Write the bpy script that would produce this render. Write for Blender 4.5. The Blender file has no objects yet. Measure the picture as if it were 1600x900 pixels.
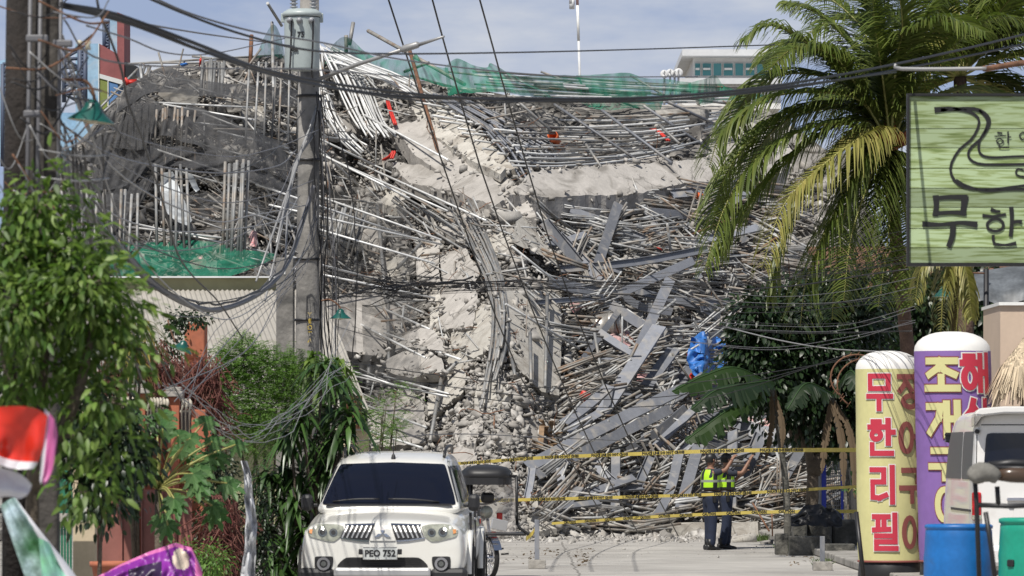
import bpy, bmesh, math, random
import numpy as np
from mathutils import Vector, Matrix, noise
random.seed(7); np.random.seed(7)
R = math.radians
C = bpy.context.scene.collection
SC = bpy.context.scene

# ---------------------------------------------------------------- camera, light, exposure
EYE = 1.77; F = 8000.0; HX, HY = 800.0, 704.0
cam_d = bpy.data.cameras.new('camera'); cam = bpy.data.objects.new('camera', cam_d); C.objects.link(cam)
cam.location = (0, 0, EYE); cam.rotation_euler = (R(90), 0, 0)
cam_d.sensor_width = 36; cam_d.lens = 180; cam_d.shift_y = (HY-450)/1600
cam_d.clip_start = 1; cam_d.clip_end = 6000
cam_d.dof.use_dof = True; cam_d.dof.focus_distance = 98; cam_d.dof.aperture_fstop = 9.0
SC.camera = cam
SUN_EL, SUN_AZ = 57.0, 206.0          # azimuth clockwise from +Y: the sun stands behind the camera, a little left
w = bpy.data.worlds.new('World'); SC.world = w; w.use_nodes = True
nt = w.node_tree; nt.nodes.clear()
out = nt.nodes.new('ShaderNodeOutputWorld'); bg = nt.nodes.new('ShaderNodeBackground')
sky = nt.nodes.new('ShaderNodeTexSky'); sky.sky_type = 'NISHITA'; sky.sun_disc = False
sky.sun_elevation = R(SUN_EL); sky.sun_rotation = R(SUN_AZ); sky.dust_density = 2.0
tc = nt.nodes.new('ShaderNodeTexCoord'); mp = nt.nodes.new('ShaderNodeMapping')
mp.inputs['Scale'].default_value = (11, 11, 40)
nz = nt.nodes.new('ShaderNodeTexNoise'); nz.inputs['Scale'].default_value = 1.3; nz.inputs['Detail'].default_value = 6
nz.inputs['Roughness'].default_value = .55
cr = nt.nodes.new('ShaderNodeValToRGB')
cr.color_ramp.elements[0].position = .40; cr.color_ramp.elements[0].color = (.37, .46, .66, 1)
cr.color_ramp.elements[1].position = .68; cr.color_ramp.elements[1].color = (.74, .76, .80, 1)
sc_ = nt.nodes.new('ShaderNodeVectorMath'); sc_.operation = 'SCALE'; sc_.inputs['Scale'].default_value = 15.4
sep = nt.nodes.new('ShaderNodeSeparateXYZ')
mr = nt.nodes.new('ShaderNodeMapRange'); mr.inputs['From Min'].default_value = .12; mr.inputs['From Max'].default_value = .55
mr.inputs['To Min'].default_value = 1.0; mr.inputs['To Max'].default_value = .12
mx = nt.nodes.new('ShaderNodeMix'); mx.data_type = 'RGBA'
L = nt.links.new
L(tc.outputs['Generated'], mp.inputs['Vector']); L(mp.outputs[0], nz.inputs['Vector']); L(nz.outputs['Fac'], cr.inputs[0])
L(cr.outputs[0], sc_.inputs[0]); L(tc.outputs['Generated'], sep.inputs[0]); L(sep.outputs['Z'], mr.inputs['Value'])
L(mr.outputs[0], mx.inputs['Factor']); L(sky.outputs[0], mx.inputs['A']); L(sc_.outputs[0], mx.inputs['B'])
L(mx.outputs['Result'], bg.inputs['Color']); bg.inputs['Strength'].default_value = .06
L(bg.outputs[0], out.inputs['Surface'])
sl = bpy.data.lights.new('sun', 'SUN'); sl.energy = 5.0; sl.angle = R(.5); sl.color = (1, .955, .88)
so = bpy.data.objects.new('sun', sl); C.objects.link(so)
sd = Vector((math.sin(R(SUN_AZ))*math.cos(R(SUN_EL)), math.cos(R(SUN_AZ))*math.cos(R(SUN_EL)), math.sin(R(SUN_EL))))
so.rotation_euler = sd.to_track_quat('Z', 'Y').to_euler(); so.location = (0, 0, 60)
SC.view_settings.view_transform = 'Standard'; SC.view_settings.look = 'None'
SC.view_settings.exposure = 0.0; SC.view_settings.gamma = 1
SC.cycles.transparent_max_bounces = 12; SC.cycles.max_bounces = 5
SC.cycles.diffuse_bounces = 2; SC.cycles.glossy_bounces = 2

# ---------------------------------------------------------------- helpers
def at(px, py, Y):                      # photo pixel (1600x900) at a distance Y
    return Vector(((px-HX)*Y/F, Y, EYE-(py-HY)*Y/F))
def lerp(a, b, t): return a+(b-a)*t
def U(a, b): return random.uniform(a, b)

class MB:
    def __init__(s): s.v = []; s.f = []; s.m = []; s.sm = []
    def add(s, vs, fs, mi=0, smooth=False):
        o = len(s.v); s.v.extend([tuple(p) for p in vs])
        for f in fs: s.f.append([i+o for i in f]); s.m.append(mi); s.sm.append(smooth)
        return s
    def box(s, c, d, rot=None, mi=0, bev=0):
        x, y, z = d[0]/2, d[1]/2, d[2]/2; c = Vector(c)
        if bev:
            bm = bmesh.new(); bmesh.ops.create_cube(bm, size=1)
            for v in bm.verts: v.co = Vector((v.co.x*d[0], v.co.y*d[1], v.co.z*d[2]))
            bmesh.ops.bevel(bm, geom=bm.edges[:], offset=bev, segments=2, profile=.5, affect='EDGES')
            bm.verts.index_update()
            vs = [v.co.copy() for v in bm.verts]; fs = [[v.index for v in f.verts] for f in bm.faces]; bm.free()
        else:
            vs = [Vector((a*x, b*y, e*z)) for e in (-1, 1) for b in (-1, 1) for a in (-1, 1)]
            fs = [(0, 2, 3, 1), (4, 5, 7, 6), (0, 1, 5, 4), (2, 6, 7, 3), (0, 4, 6, 2), (1, 3, 7, 5)]
        if rot is not None: vs = [rot @ v for v in vs]
        return s.add([c+v for v in vs], fs, mi, False)
    def prism(s, pts, off, mi=0, caps=True):
        n = len(pts); off = Vector(off); a = [Vector(p) for p in pts]; b = [p+off for p in a]
        fs = [(i, (i+1) % n, n+(i+1) % n, n+i) for i in range(n)]
        if caps: fs += [tuple(range(n-1, -1, -1)), tuple(range(n, 2*n))]
        return s.add(a+b, fs, mi)
    def tube(s, pts, r, n=6, mi=0, caps=True, smooth=True):
        pts = [Vector(p) for p in pts]; k = len(pts)
        rs = r if isinstance(r, (list, tuple)) else [r]*k
        vs = []; up = None
        for i, p in enumerate(pts):
            t = (pts[min(i+1, k-1)]-pts[max(i-1, 0)])
            t = t.normalized() if t.length > 1e-9 else Vector((0, 0, 1))
            if up is None: up = Vector((0, 0, 1)) if abs(t.z) < .9 else Vector((0, 1, 0))
            a = t.cross(up)
            if a.length < 1e-4: a = t.cross(Vector((1, .3, 0)))
            a.normalize(); b = a.cross(t).normalized(); up = b
            for j in range(n):
                w_ = 2*math.pi*j/n; vs.append(p+(a*math.cos(w_)+b*math.sin(w_))*rs[i])
        fs = [(i*n+j, i*n+(j+1) % n, (i+1)*n+(j+1) % n, (i+1)*n+j) for i in range(k-1) for j in range(n)]
        s.add(vs, fs, mi, smooth)
        if caps:
            o = len(s.v)-len(vs)
            s.f.append([o+j for j in range(n-1, -1, -1)]); s.m.append(mi); s.sm.append(False)
            s.f.append([o+(k-1)*n+j for j in range(n)]); s.m.append(mi); s.sm.append(False)
        return s
    def lathe(s, prof, c, n=20, axis='Z', mi=0, smooth=True, a0=0, a1=2*math.pi):
        c = Vector(c); vs = []; full = abs(a1-a0-2*math.pi) < 1e-6; m_ = n if full else n+1
        for r, h in prof:
            for j in range(m_):
                a = a0+(a1-a0)*j/n; x, y = r*math.cos(a), r*math.sin(a)
                vs.append(c+(Vector((x, y, h)) if axis == 'Z' else Vector((h, x, y)) if axis == 'X' else Vector((x, h, y))))
        fs = [(i*m_+j, i*m_+(j+1) % m_, (i+1)*m_+(j+1) % m_, (i+1)*m_+j) for i in range(len(prof)-1) for j in range(n if full else n)]
        return s.add(vs, fs, mi, smooth)
    def grid(s, P, mi=0, smooth=True, closed=False):    # P[i][j]
        m_, n = len(P), len(P[0]); vs = [p for row in P for p in row]
        fs = [(i*n+j, i*n+(j+1) % n, (i+1)*n+(j+1) % n, (i+1)*n+j) for i in range(m_-1) for j in range(n if closed else n-1)]
        return s.add(vs, fs, mi, smooth)
    def build(s, name, mat, parent=None, origin=None, link=True):
        me = bpy.data.meshes.new(name)
        if origin is None and parent is not None: origin = parent.get('_o', (0, 0, 0))
        if origin is None:
            a = np.array(s.v); origin = ((a[:, 0].min()+a[:, 0].max())/2, (a[:, 1].min()+a[:, 1].max())/2, a[:, 2].min())
        ox, oy, oz = origin
        me.from_pydata([(p[0]-ox, p[1]-oy, p[2]-oz) for p in s.v], [], s.f)
        for m_ in (mat if isinstance(mat, (list, tuple)) else [mat]): me.materials.append(m_)
        me.polygons.foreach_set('material_index', s.m); me.polygons.foreach_set('use_smooth', s.sm)
        me.update()
        o = bpy.data.objects.new(name, me); C.objects.link(o)
        if parent is not None: o.parent = parent; o['_o'] = tuple(origin)
        else: o.location = origin
        return o

def np_obj(name, V, Fq, mat, smooth=False, parent=None, origin=(0, 0, 0)):   # V (n,3), Fq (m,k) same-size faces
    me = bpy.data.meshes.new(name); V = np.asarray(V, dtype=np.float32)-np.array(origin, dtype=np.float32); Fq = np.asarray(Fq, dtype=np.int32); k = Fq.shape[1]
    me.vertices.add(len(V)); me.vertices.foreach_set('co', V.ravel())
    me.loops.add(Fq.size); me.loops.foreach_set('vertex_index', Fq.ravel())
    me.polygons.add(len(Fq)); me.polygons.foreach_set('loop_start', np.arange(0, Fq.size, k, dtype=np.int32))
    me.polygons.foreach_set('loop_total', np.full(len(Fq), k, dtype=np.int32))
    if smooth: me.polygons.foreach_set('use_smooth', np.ones(len(Fq), dtype=bool))
    me.update(calc_edges=True); me.validate()
    for m_ in (mat if isinstance(mat, (list, tuple)) else [mat]): me.materials.append(m_)
    o = bpy.data.objects.new(name, me); C.objects.link(o)
    if parent is not None: o.parent = parent; o['_o'] = tuple(origin)
    else: o.location = origin
    return o

def tag(o, label=None, cat=None, group=None, kind=None):
    if label: o['label'] = label
    if cat:
        o['category'] = cat
        if not kind: kind = 'thing'
    if group: o['group'] = group
    if kind: o['kind'] = kind
    return o
def thing(name, label, cat, loc=(0, 0, 0), group=None):
    o = bpy.data.objects.new(name, None); C.objects.link(o); o.empty_display_size = .3
    o.location = loc; o['_o'] = tuple(loc)
    return tag(o, label, cat, group)
def copy_tree(o, parent=None):
    c = o.copy(); C.objects.link(c); c.parent = parent
    for ch in list(o.children): copy_tree(ch, c)
    return c
def cr_pts(P, n):                       # Catmull-Rom through points, n samples
    P = [Vector(p) for p in P]
    if len(P) == 2: return [P[0].lerp(P[1], i/(n-1)) for i in range(n)]
    Q = [P[0]*2-P[1]]+P+[P[-1]*2-P[-2]]; out_ = []
    for i in range(n):
        t = i/(n-1)*(len(P)-1); k = min(int(t), len(P)-2); u = t-k
        a, b, c, d = Q[k:k+4]
        out_.append(.5*((2*b)+(c-a)*u+(2*a-5*b+4*c-d)*u*u+(3*b-a-3*c+d)*u**3))
    return out_

def mat(name, col, rough=.7, metal=0, var=.0, vscale=3, isl=0, obj=0, bump=0, bscale=20, hue=None, trans=0, alpha=1, spec=None, col2=None, dirt=None, coat=0, crack=0):
    """col mixed with noise (var), per-island (isl) and per-object (obj) brightness; dirt=(colour, amount, scale)"""
    m = bpy.data.materials.new(name); m.use_nodes = True; n = m.node_tree; ln = n.links.new
    b = n.nodes['Principled BSDF']; b.inputs['Roughness'].default_value = rough; b.inputs['Metallic'].default_value = metal
    if spec is not None: b.inputs['Specular IOR Level'].default_value = spec
    if coat: b.inputs['Coat Weight'].default_value = coat; b.inputs['Coat Roughness'].default_value = .06
    rgb = n.nodes.new('ShaderNodeRGB'); rgb.outputs[0].default_value = (*col, 1); cur = rgb.outputs[0]
    tcn = n.nodes.new('ShaderNodeTexCoord'); crd = tcn.outputs['Object']
    def mix(fac, a, b_, mode='MIX'):
        x = n.nodes.new('ShaderNodeMix'); x.data_type = 'RGBA'; x.blend_type = mode
        if isinstance(fac, (int, float)): x.inputs['Factor'].default_value = fac
        else: ln(fac, x.inputs['Factor'])
        ln(a, x.inputs['A'])
        if isinstance(b_, tuple): x.inputs['B'].default_value = (*b_, 1)
        else: ln(b_, x.inputs['B'])
        return x.outputs['Result']
    def noi(scale, det=5, lo=.35, hi=.65, dist=0):
        x = n.nodes.new('ShaderNodeTexNoise'); x.inputs['Scale'].default_value = scale; x.inputs['Detail'].default_value = det
        x.inputs['Distortion'].default_value = dist
        ln(crd, x.inputs['Vector']); r_ = n.nodes.new('ShaderNodeMapRange'); r_.inputs['From Min'].default_value = lo; r_.inputs['From Max'].default_value = hi
        ln(x.outputs['Fac'], r_.inputs['Value']); return r_.outputs[0]
    def scale_by(cur, src, amt):        # brightness * (1-amt .. 1+amt)
        r_ = n.nodes.new('ShaderNodeMapRange'); r_.inputs['To Min'].default_value = 1-amt; r_.inputs['To Max'].default_value = 1+amt
        ln(src, r_.inputs['Value']); s_ = n.nodes.new('ShaderNodeVectorMath'); s_.operation = 'SCALE'
        ln(cur, s_.inputs[0]); ln(r_.outputs[0], s_.inputs['Scale']); return s_.outputs[0]
    if isl or (col2 and isl):
        g = n.nodes.new('ShaderNodeNewGeometry')
        if col2: cur = mix(g.outputs['Random Per Island'], cur, col2)
        w1 = n.nodes.new('ShaderNodeTexWhiteNoise'); w1.noise_dimensions = '1D'; ln(g.outputs['Random Per Island'], w1.inputs['W'])
        cur = scale_by(cur, w1.outputs['Value'], isl)
    elif col2: cur = mix(noi(vscale*.5), cur, col2)
    if obj:
        oi = n.nodes.new('ShaderNodeObjectInfo'); cur = scale_by(cur, oi.outputs['Random'], obj)
    if var: cur = scale_by(cur, noi(vscale), var); cur = scale_by(cur, noi(vscale*7), var*.5)
    if dirt: cur = mix(noi(dirt[2], 8, 1-dirt[1]-.12, 1-dirt[1]+.08, 1.0), cur, dirt[0])
    if crack:
        nzc = n.nodes.new('ShaderNodeTexNoise'); nzc.inputs['Scale'].default_value = 1.5; nzc.inputs['Detail'].default_value = 4; ln(crd, nzc.inputs['Vector'])
        va = n.nodes.new('ShaderNodeVectorMath'); va.operation = 'MULTIPLY_ADD'; va.inputs[1].default_value = (.7, .7, .7); ln(nzc.outputs['Color'], va.inputs[0]); ln(crd, va.inputs[2])
        vo = n.nodes.new('ShaderNodeTexVoronoi'); vo.feature = 'DISTANCE_TO_EDGE'; vo.inputs['Scale'].default_value = crack; ln(va.outputs[0], vo.inputs['Vector'])
        r_ = n.nodes.new('ShaderNodeMapRange'); r_.inputs['From Max'].default_value = .018; r_.inputs['To Min'].default_value = .75; r_.inputs['To Max'].default_value = 0; ln(vo.outputs['Distance'], r_.inputs['Value'])
        mk = n.nodes.new('ShaderNodeMath'); mk.operation = 'MULTIPLY'; ln(r_.outputs[0], mk.inputs[0]); ln(noi(.9, 3, .45, .6), mk.inputs[1]); cur = mix(mk.outputs[0], cur, (.06, .055, .05))
    ln(cur, b.inputs['Base Color'])
    if bump:
        x = n.nodes.new('ShaderNodeTexNoise'); x.inputs['Scale'].default_value = bscale; x.inputs['Detail'].default_value = 6; ln(crd, x.inputs['Vector'])
        bp = n.nodes.new('ShaderNodeBump'); bp.inputs['Strength'].default_value = bump; bp.inputs['Distance'].default_value = .05
        ln(x.outputs['Fac'], bp.inputs['Height']); ln(bp.outputs[0], b.inputs['Normal'])
    sh = b.outputs[0]; o_ = n.nodes['Material Output']
    if trans:
        t_ = n.nodes.new('ShaderNodeBsdfTranslucent'); tl = mix(.5, cur, (col[0]*1.6+.02, col[1]*1.7+.02, col[2]*.7)); ln(tl, t_.inputs['Color'])
        ms = n.nodes.new('ShaderNodeMixShader'); ms.inputs[0].default_value = trans; ln(sh, ms.inputs[1]); ln(t_.outputs[0], ms.inputs[2]); sh = ms.outputs[0]
    if alpha < 1:
        tr = n.nodes.new('ShaderNodeBsdfTransparent'); ms = n.nodes.new('ShaderNodeMixShader')
        r_ = n.nodes.new('ShaderNodeMapRange'); r_.inputs['To Min'].default_value = max(0, alpha-.16); r_.inputs['To Max'].default_value = min(1, alpha+.16)
        ln(noi(2.2, 2, .4, .6), r_.inputs['Value']); ln(r_.outputs[0], ms.inputs[0]); ln(tr.outputs[0], ms.inputs[1]); ln(sh, ms.inputs[2]); sh = ms.outputs[0]
    if sh is not b.outputs[0]: ln(sh, o_.inputs['Surface'])
    m['nodes_'] = 1
    return m
def ob_tag(o, *a, **k): return tag(o, *a, **k)

M = {}
M['rubble'] = mat('rubble_dust', (.26, .248, .23), .95, var=.3, vscale=1.2, bump=1, bscale=6, dirt=((.07, .065, .06), .52, .9))
M['chunk'] = mat('broken_concrete', (.44, .425, .40), .92, var=.16, vscale=5, isl=.25, obj=.15, col2=(.31, .29, .265))
M['slab'] = mat('slab_concrete', (.37, .35, .325), .9, var=.10, vscale=1.5, obj=.12, bump=.35, bscale=9, dirt=((.21, .195, .175), .38, 1.4), crack=.8)
M['slab_tan'] = mat('slab_plaster', (.43, .41, .37), .9, var=.10, vscale=1.6, obj=.08, bump=.35, bscale=9, dirt=((.28, .255, .22), .4, 2.2), crack=1.0)
M['pipe'] = mat('galvanised_pipe', (.30, .305, .305), .55, .2, var=.2, vscale=2.5, isl=.3, obj=.4, dirt=((.26, .235, .205), .42, 2.5))
M['pipe_bright'] = mat('bright_galvanised_pipe', (.60, .605, .60), .4, .1, var=.15, vscale=2.5, obj=.25)
M['pipe_old'] = mat('dull_pipe', (.31, .295, .27), .6, .15, var=.2, vscale=3, isl=.3, obj=.3, dirt=((.22, .15, .10), .4, 3.0))
M['rust'] = mat('rusty_steel', (.19, .095, .055), .85, .1, var=.35, vscale=6, isl=.2)
M['beam'] = mat('grey_steel_primer', (.185, .195, .22), .55, .1, var=.12, vscale=1.5, obj=.35, dirt=((.34, .32, .29), .38, 2.2))
M['dark'] = mat('dark_void_debris', (.10, .095, .09), .95, var=.3, vscale=2, isl=.4)
M['road'] = mat('road_concrete', (.36, .345, .32), .9, var=.14, vscale=.35, bump=.25, bscale=40, dirt=((.27, .255, .235), .38, .5))
M['earth'] = mat('dusty_ground', (.2, .185, .16), .95, var=.2, vscale=.5, bump=.4, bscale=8)
M['greennet'] = mat('green_safety_net', (.006, .16, .095), .85, alpha=.6)
M['greennet_thin'] = mat('thin_green_net', (.008, .17, .10), .85, alpha=.5)
M['blacknet'] = mat('black_shade_net', (.045, .045, .047), .8, alpha=.72)
M['blackcable'] = mat('black_cable', (.018, .018, .02), .55)
M['greycable'] = mat('grey_cable', (.13, .13, .14), .5)
M['darkmetal'] = mat('dark_metal', (.03, .03, .032), .45, .4)
M['white'] = mat('white_paint', (.75, .75, .73), .5, var=.05)
M['red'] = mat('red_plastic', (.5, .03, .02), .5, var=.15, vscale=5)
M['orange'] = mat('orange_pvc', (.6, .12, .03), .5, var=.1)
M['pinkcloth'] = mat('pink_rag', (.5, .33, .32), .9, var=.2, vscale=8, dirt=((.5, .1, .12), .35, 9))
M['bluetarp'] = mat('blue_tarpaulin', (.03, .14, .42), .5, var=.2, vscale=5)
M['wood'] = mat('splintered_wood', (.26, .17, .10), .85, var=.3, vscale=8, isl=.3)
# ---------------------------------------------------------------- ground, road
g = MB(); g.add([(-900, -60, -.02), (900, -60, -.02), (900, 3500, -.02), (-900, 3500, -.02)], [(0, 1, 2, 3)])
tag(g.build('ground', M['earth'], origin=(0, 0, 0)), kind='structure')
g = MB(); g.add([(-3.2, -40, .0), (5.1, -40, .0), (5.1, 106, .0), (-3.2, 106, .0)], [(0, 1, 2, 3)])
tag(g.build('road', M['road'], origin=(0, 0, 0)), kind='structure')
# slab joints and long cracks of the road, as thin dark strips of tar 4 mm above it
M['tar'] = mat('joint_tar', (.20, .19, .175), .9, var=.2)
g = MB()
def strip(pts, w_, z=.004):
    for a, b in zip(pts[:-1], pts[1:]):
        a, b = Vector((a[0], a[1], z)), Vector((b[0], b[1], z)); d = (b-a); n_ = Vector((-d.y, d.x, 0)).normalized()*w_/2
        if n_.length == 0: continue
        g.add([a-n_, b-n_, b+n_, a+n_], [(0, 1, 2, 3)])
for yy in range(40, 104, 5): strip([(-3.1, yy), (-1.2, yy+.02), (1, yy-.03), (3, yy+.02), (5.0, yy)], .02)
rc = random.Random(3)
strip([(.95+rc.uniform(-.03, .03), 60+i*.8) for i in range(50)], .03)
for k in range(7):
    x, y = rc.uniform(-2, 5), rc.uniform(62, 100); p = [(x, y)]
    for i in range(9): x += rc.uniform(-.25, .3); y += rc.uniform(-.15, .5); p.append((x, y))
    strip(p, .012, .005)
tag(g.build('road_joint', M['tar'], origin=(0, 0, 0)), kind='structure')
# raised pavement with kerb at the right, sidewalk in the photo behind the second bollard
M['kerb'] = mat('kerb_concrete', (.30, .285, .26), .9, var=.15, vscale=2, bump=.3, dirt=((.14, .13, .115), .4, 1.5))
g = MB(); g.box((8.2, 77, .06), (6.2, 62, .12), bev=.02); tag(g.build('pavement', M['kerb'], origin=(0, 0, 0)), kind='structure')
g = MB(); g.box((-6.2, 60, .05), (6.0, 100, .10), bev=.02); tag(g.build('sidewalk', M['kerb'], origin=(0, 0, 0)), kind='structure')

# dusty rubble crumbs over the end of the road
def chunk_templates(n=24):
    T = []
    for k in range(n):
        bm = bmesh.new(); rr = random.Random(100+k)
        fl = rr.uniform(.14, .4) if k % 2 else rr.uniform(.5, .9)
        for sx in (-1, 1):
            for sy in (-1, 1):
                for sz in (-1, 1):
                    if rr.random() < .3: continue
                    bm.verts.new(Vector((sx*rr.uniform(.5, 1.15), sy*rr.uniform(.3, .85), sz*fl*rr.uniform(.75, 1))))
        if len(bm.verts) < 5:
            for i in range(3): bm.verts.new(Vector((rr.uniform(-1, 1), rr.uniform(-1, 1), rr.uniform(-1, 1)*fl)))
        bmesh.ops.convex_hull(bm, input=bm.verts[:]); bmesh.ops.triangulate(bm, faces=bm.faces[:])
        for v in [v for v in bm.verts if not v.link_faces]: bm.verts.remove(v)
        bm.verts.index_update(); T.append((np.array([v.co[:] for v in bm.verts]), np.array([[v.index for v in f.verts] for f in bm.faces]))); bm.free()
    return T
TPL = chunk_templates()
def rot_m(rr):
    a, b, c = rr.uniform(0, 6.28), rr.gauss(0, .6), rr.gauss(0, .6)
    return np.array((Matrix.Rotation(a, 3, 'Z') @ Matrix.Rotation(b, 3, 'X') @ Matrix.Rotation(c, 3, 'Y')))
def chunks(name, items, material, seed=1):      # items: (pos, size)
    rr = random.Random(seed); Vs, Fs, o = [], [], 0
    for p, s_ in items:
        T = TPL[rr.randrange(len(TPL))]; sc3 = np.array([rr.uniform(.6, 1.3), rr.uniform(.6, 1.3), rr.uniform(.5, 1.1)])*s_
        v = (T[0]*sc3) @ rot_m(rr).T+np.array(p[:]); Vs.append(v); Fs.append(T[1]+o); o += len(v)
    return np_obj(name, np.concatenate(Vs), np.concatenate(Fs), material)
rc = random.Random(11); it = []
for k in range(3500):
    y = 106-abs(rc.gauss(0, 3.2)); x = rc.uniform(-4, 8)
    it.append((Vector((x, y, .0)), min(.16, rc.lognormvariate(-3.3, .55))))
for k in range(500):
    y = rc.uniform(84, 106); x = rc.uniform(-3, 5)
    it.append((Vector((x, y, .0)), min(.05, rc.lognormvariate(-4.2, .4))))
tag(chunks('gravel', it, M['chunk'], 5), 'small crumbs of broken concrete spread over the end of the road', 'rubble', kind='stuff')
# ---------------------------------------------------------------- the collapsed building: mound
TOPX = [-60, 60, 150, 200, 250, 340, 420, 500, 560, 640, 700, 800, 1000, 1200, 1330, 1400]
TOPY = [420, 300, 190, 128, 104, 92, 88, 82, 110, 122, 132, 150, 170, 172, 260, 420]
def topy(px): return float(np.interp(px, TOPX, TOPY))
BOTX = [-60, 200, 560, 650, 800, 900, 1100, 1200, 1400]
BOTY = [900, 860, 835, 838, 842, 838, 836, 815, 810]
def boty(px): return float(np.interp(px, BOTX, BOTY))
def DD(px, py):                         # distance of the mound's surface behind a pixel
    y0 = boty(px); v = (y0-py)/735.0
    d0 = EYE*F/(y0-HY)*0.995 if y0 > 720 else 108
    d0 = max(99, min(d0, 110))
    d = d0+24*v
    d += 1.1*math.exp(-((px-1080)/170)**2-((py-560)/170)**2)       # hollow with the steel tangle
    d -= 1.6*math.exp(-((px-800)/70)**2-((py-560)/190)**2)         # ramp of slabs and dust in the middle
    d -= 1.2*math.exp(-((px-620)/60)**2-((py-200)/90)**2)
    d += 1.0*math.exp(-((px-330)/110)**2-((py-320)/90)**2)
    return d
def sp(px, py, lift=0): return at(px, py, DD(px, py)-lift)
rows, cols = 150, 230; P = []
for i in range(rows+14):
    row = []
    for j in range(cols+1):
        px = lerp(-60, 1400, j/cols); ty, by = topy(px), boty(px)
        if i <= rows:
            v = i/rows; py = lerp(by+14, ty, v); p = sp(px, py)
            q = Vector((p.x*.55, p.y*.55, p.z*.55)); a = 1.15*noise.fractal(q, .9, 2.1, 5)
            q2 = Vector((p.x*2.2, p.y*2.2, p.z*2.2)); a += .22*noise.noise(q2)+.45*noise.cell(Vector((p.x*1.5+4*noise.noise(q), p.y*.8, p.z*1.9)))-.2
            r_ = .35*abs(noise.noise(Vector((p.x*1.1+9, p.y*.9, p.z*1.1))))
            e = min(1, v*6, (1-v)*8+.15)
            p = p+Vector((noise.noise(q2+Vector((5, 5, 5)))*.1, (.55*a+r_+.35)*e, -.35*r_*e))
            if i == 0: p.z = -.3
        else:
            k = i-rows; t = P[rows][j]; p = t+Vector((0, 1.3*k, -t.z*(k/13)**1.3-.05*k+.25*noise.noise(Vector((t.x, k*1.0, 3)))))
        row.append(p)
    P.append(row)
g = MB(); g.grid(P, smooth=False); tag(g.build('rubble_mound', M['rubble'], origin=(0, 100, 0)), 'long slope of pulverised concrete under the collapsed building', 'rubble', kind='stuff')

NRM = Vector((0, -.42, .9)).normalized()
def dens(px, py):                      # how much loose broken concrete shows here
    d = .45
    if 620 < px < 900 and 440 < py < 840: d = 1.3
    if 690 < px < 880 and 590 < py < 840: d = 2.6
    if 560 < px < 820 and 120 < py < 420: d = 1.0
    if 600 < px < 830 and 190 < py < 330: d = .3
    if px > 900: d = .45
    if px < 440 and py > 440: d = .1
    if px > 820 and py < 250: d = .12
    if 784 < px < 880 and 450 < py < 600: d = .35
    if 640 < px < 760 and 370 < py < 520: d = .3
    return d
rc = random.Random(21); it = []
while len(it) < 26000:
    px, py = rc.uniform(80, 1330), rc.uniform(95, 842)
    if py < topy(px)+6 or py > boty(px) or rc.random() > dens(px, py)/2.6: continue
    s_ = min(.30, rc.lognormvariate(-3.05, .6))
    if 690 < px < 880 and 590 < py < 840: s_ = min(s_, .17)
    it.append((sp(px, py, rc.uniform(-.25, .22)), s_))
tag(chunks('rubble', it, M['chunk'], 3), 'loose broken concrete covering the slope of the collapsed building', 'rubble', kind='stuff')
g = MB(); rr = random.Random(91)
for k in range(420):
    px, py = rr.uniform(500, 1250), rr.uniform(110, 800)
    if py < topy(px)+10: continue
    p = sp(px, py, rr.uniform(.2, .7)); d = Vector((rr.gauss(0, 1), -abs(rr.gauss(0, .5)), rr.gauss(.2, .8))).normalized(); L_ = rr.uniform(.2, .9); q = [p]
    for i in range(5): d = (d+Vector((rr.gauss(0, .25), rr.gauss(0, .2), rr.gauss(-.1, .25)))).normalized(); q.append(q[-1]+d*L_/5)
    g.tube(q, rr.uniform(.006, .011), 4)
tag(g.build('rebar', M['rust'], origin=(0, 110, 0)), 'bent rusty reinforcing bars sticking out of the broken concrete', 'rebar', kind='stuff')
# larger single blocks
for k in range(90):
    while True:
        px, py = rc.uniform(110, 1300), rc.uniform(130, 825)
        if py < topy(px)+20 or (px < 430 and py > 430) or rc.random() > dens(px, py)/1.2: continue
        break
    o = chunks('concrete_block', [(sp(px, py, rc.uniform(.05, .35)), rc.uniform(.16, .32))], M['chunk'], 1000+k)
    me = o.data; c_ = np.zeros(len(me.vertices)*3, dtype=np.float32); me.vertices.foreach_get('co', c_); c_ = c_.reshape(-1, 3); m_ = c_.mean(0)
    me.vertices.foreach_set('co', (c_-m_).ravel()); o.location = m_.tolist()
    tag(o, 'jagged grey block of broken concrete lying among the rubble of the collapsed building', 'concrete block', 'jagged concrete blocks in the rubble')

# ---------------------------------------------------------------- slabs traced where they lie, each with its own thickness
def jag(pts, amp=2.2, seed=0, step=8):
    rr = random.Random(seed); o_ = []
    for a, b in zip(pts, pts[1:]+pts[:1]):
        n_ = max(1, int(math.hypot(b[0]-a[0], b[1]-a[1])/step))
        for i in range(n_):
            t = i/n_; o_.append((a[0]+(b[0]-a[0])*t+(rr.uniform(-amp, amp) if i else 0), a[1]+(b[1]-a[1])*t+(rr.uniform(-amp, amp) if i else 0)))
    return o_
def tri_prism(name, pts, off, material):
    bm = bmesh.new(); vs = [bm.verts.new(p) for p in pts]; f = bm.faces.new(vs)
    r_ = bmesh.ops.extrude_face_region(bm, geom=[f]); ex = [v for v in r_['geom'] if isinstance(v, bmesh.types.BMVert)]
    bmesh.ops.translate(bm, verts=ex, vec=off)
    bmesh.ops.triangulate(bm, faces=[f for f in bm.faces if len(f.verts) > 4]); bmesh.ops.recalc_face_normals(bm, faces=bm.faces[:])
    c_ = sum((v.co for v in bm.verts), Vector())/len(bm.verts)
    for v in bm.verts: v.co -= c_
    me = bpy.data.meshes.new(name); bm.to_mesh(me); bm.free(); me.materials.append(material)
    o = bpy.data.objects.new(name, me); C.objects.link(o); o.location = c_; return o
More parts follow.
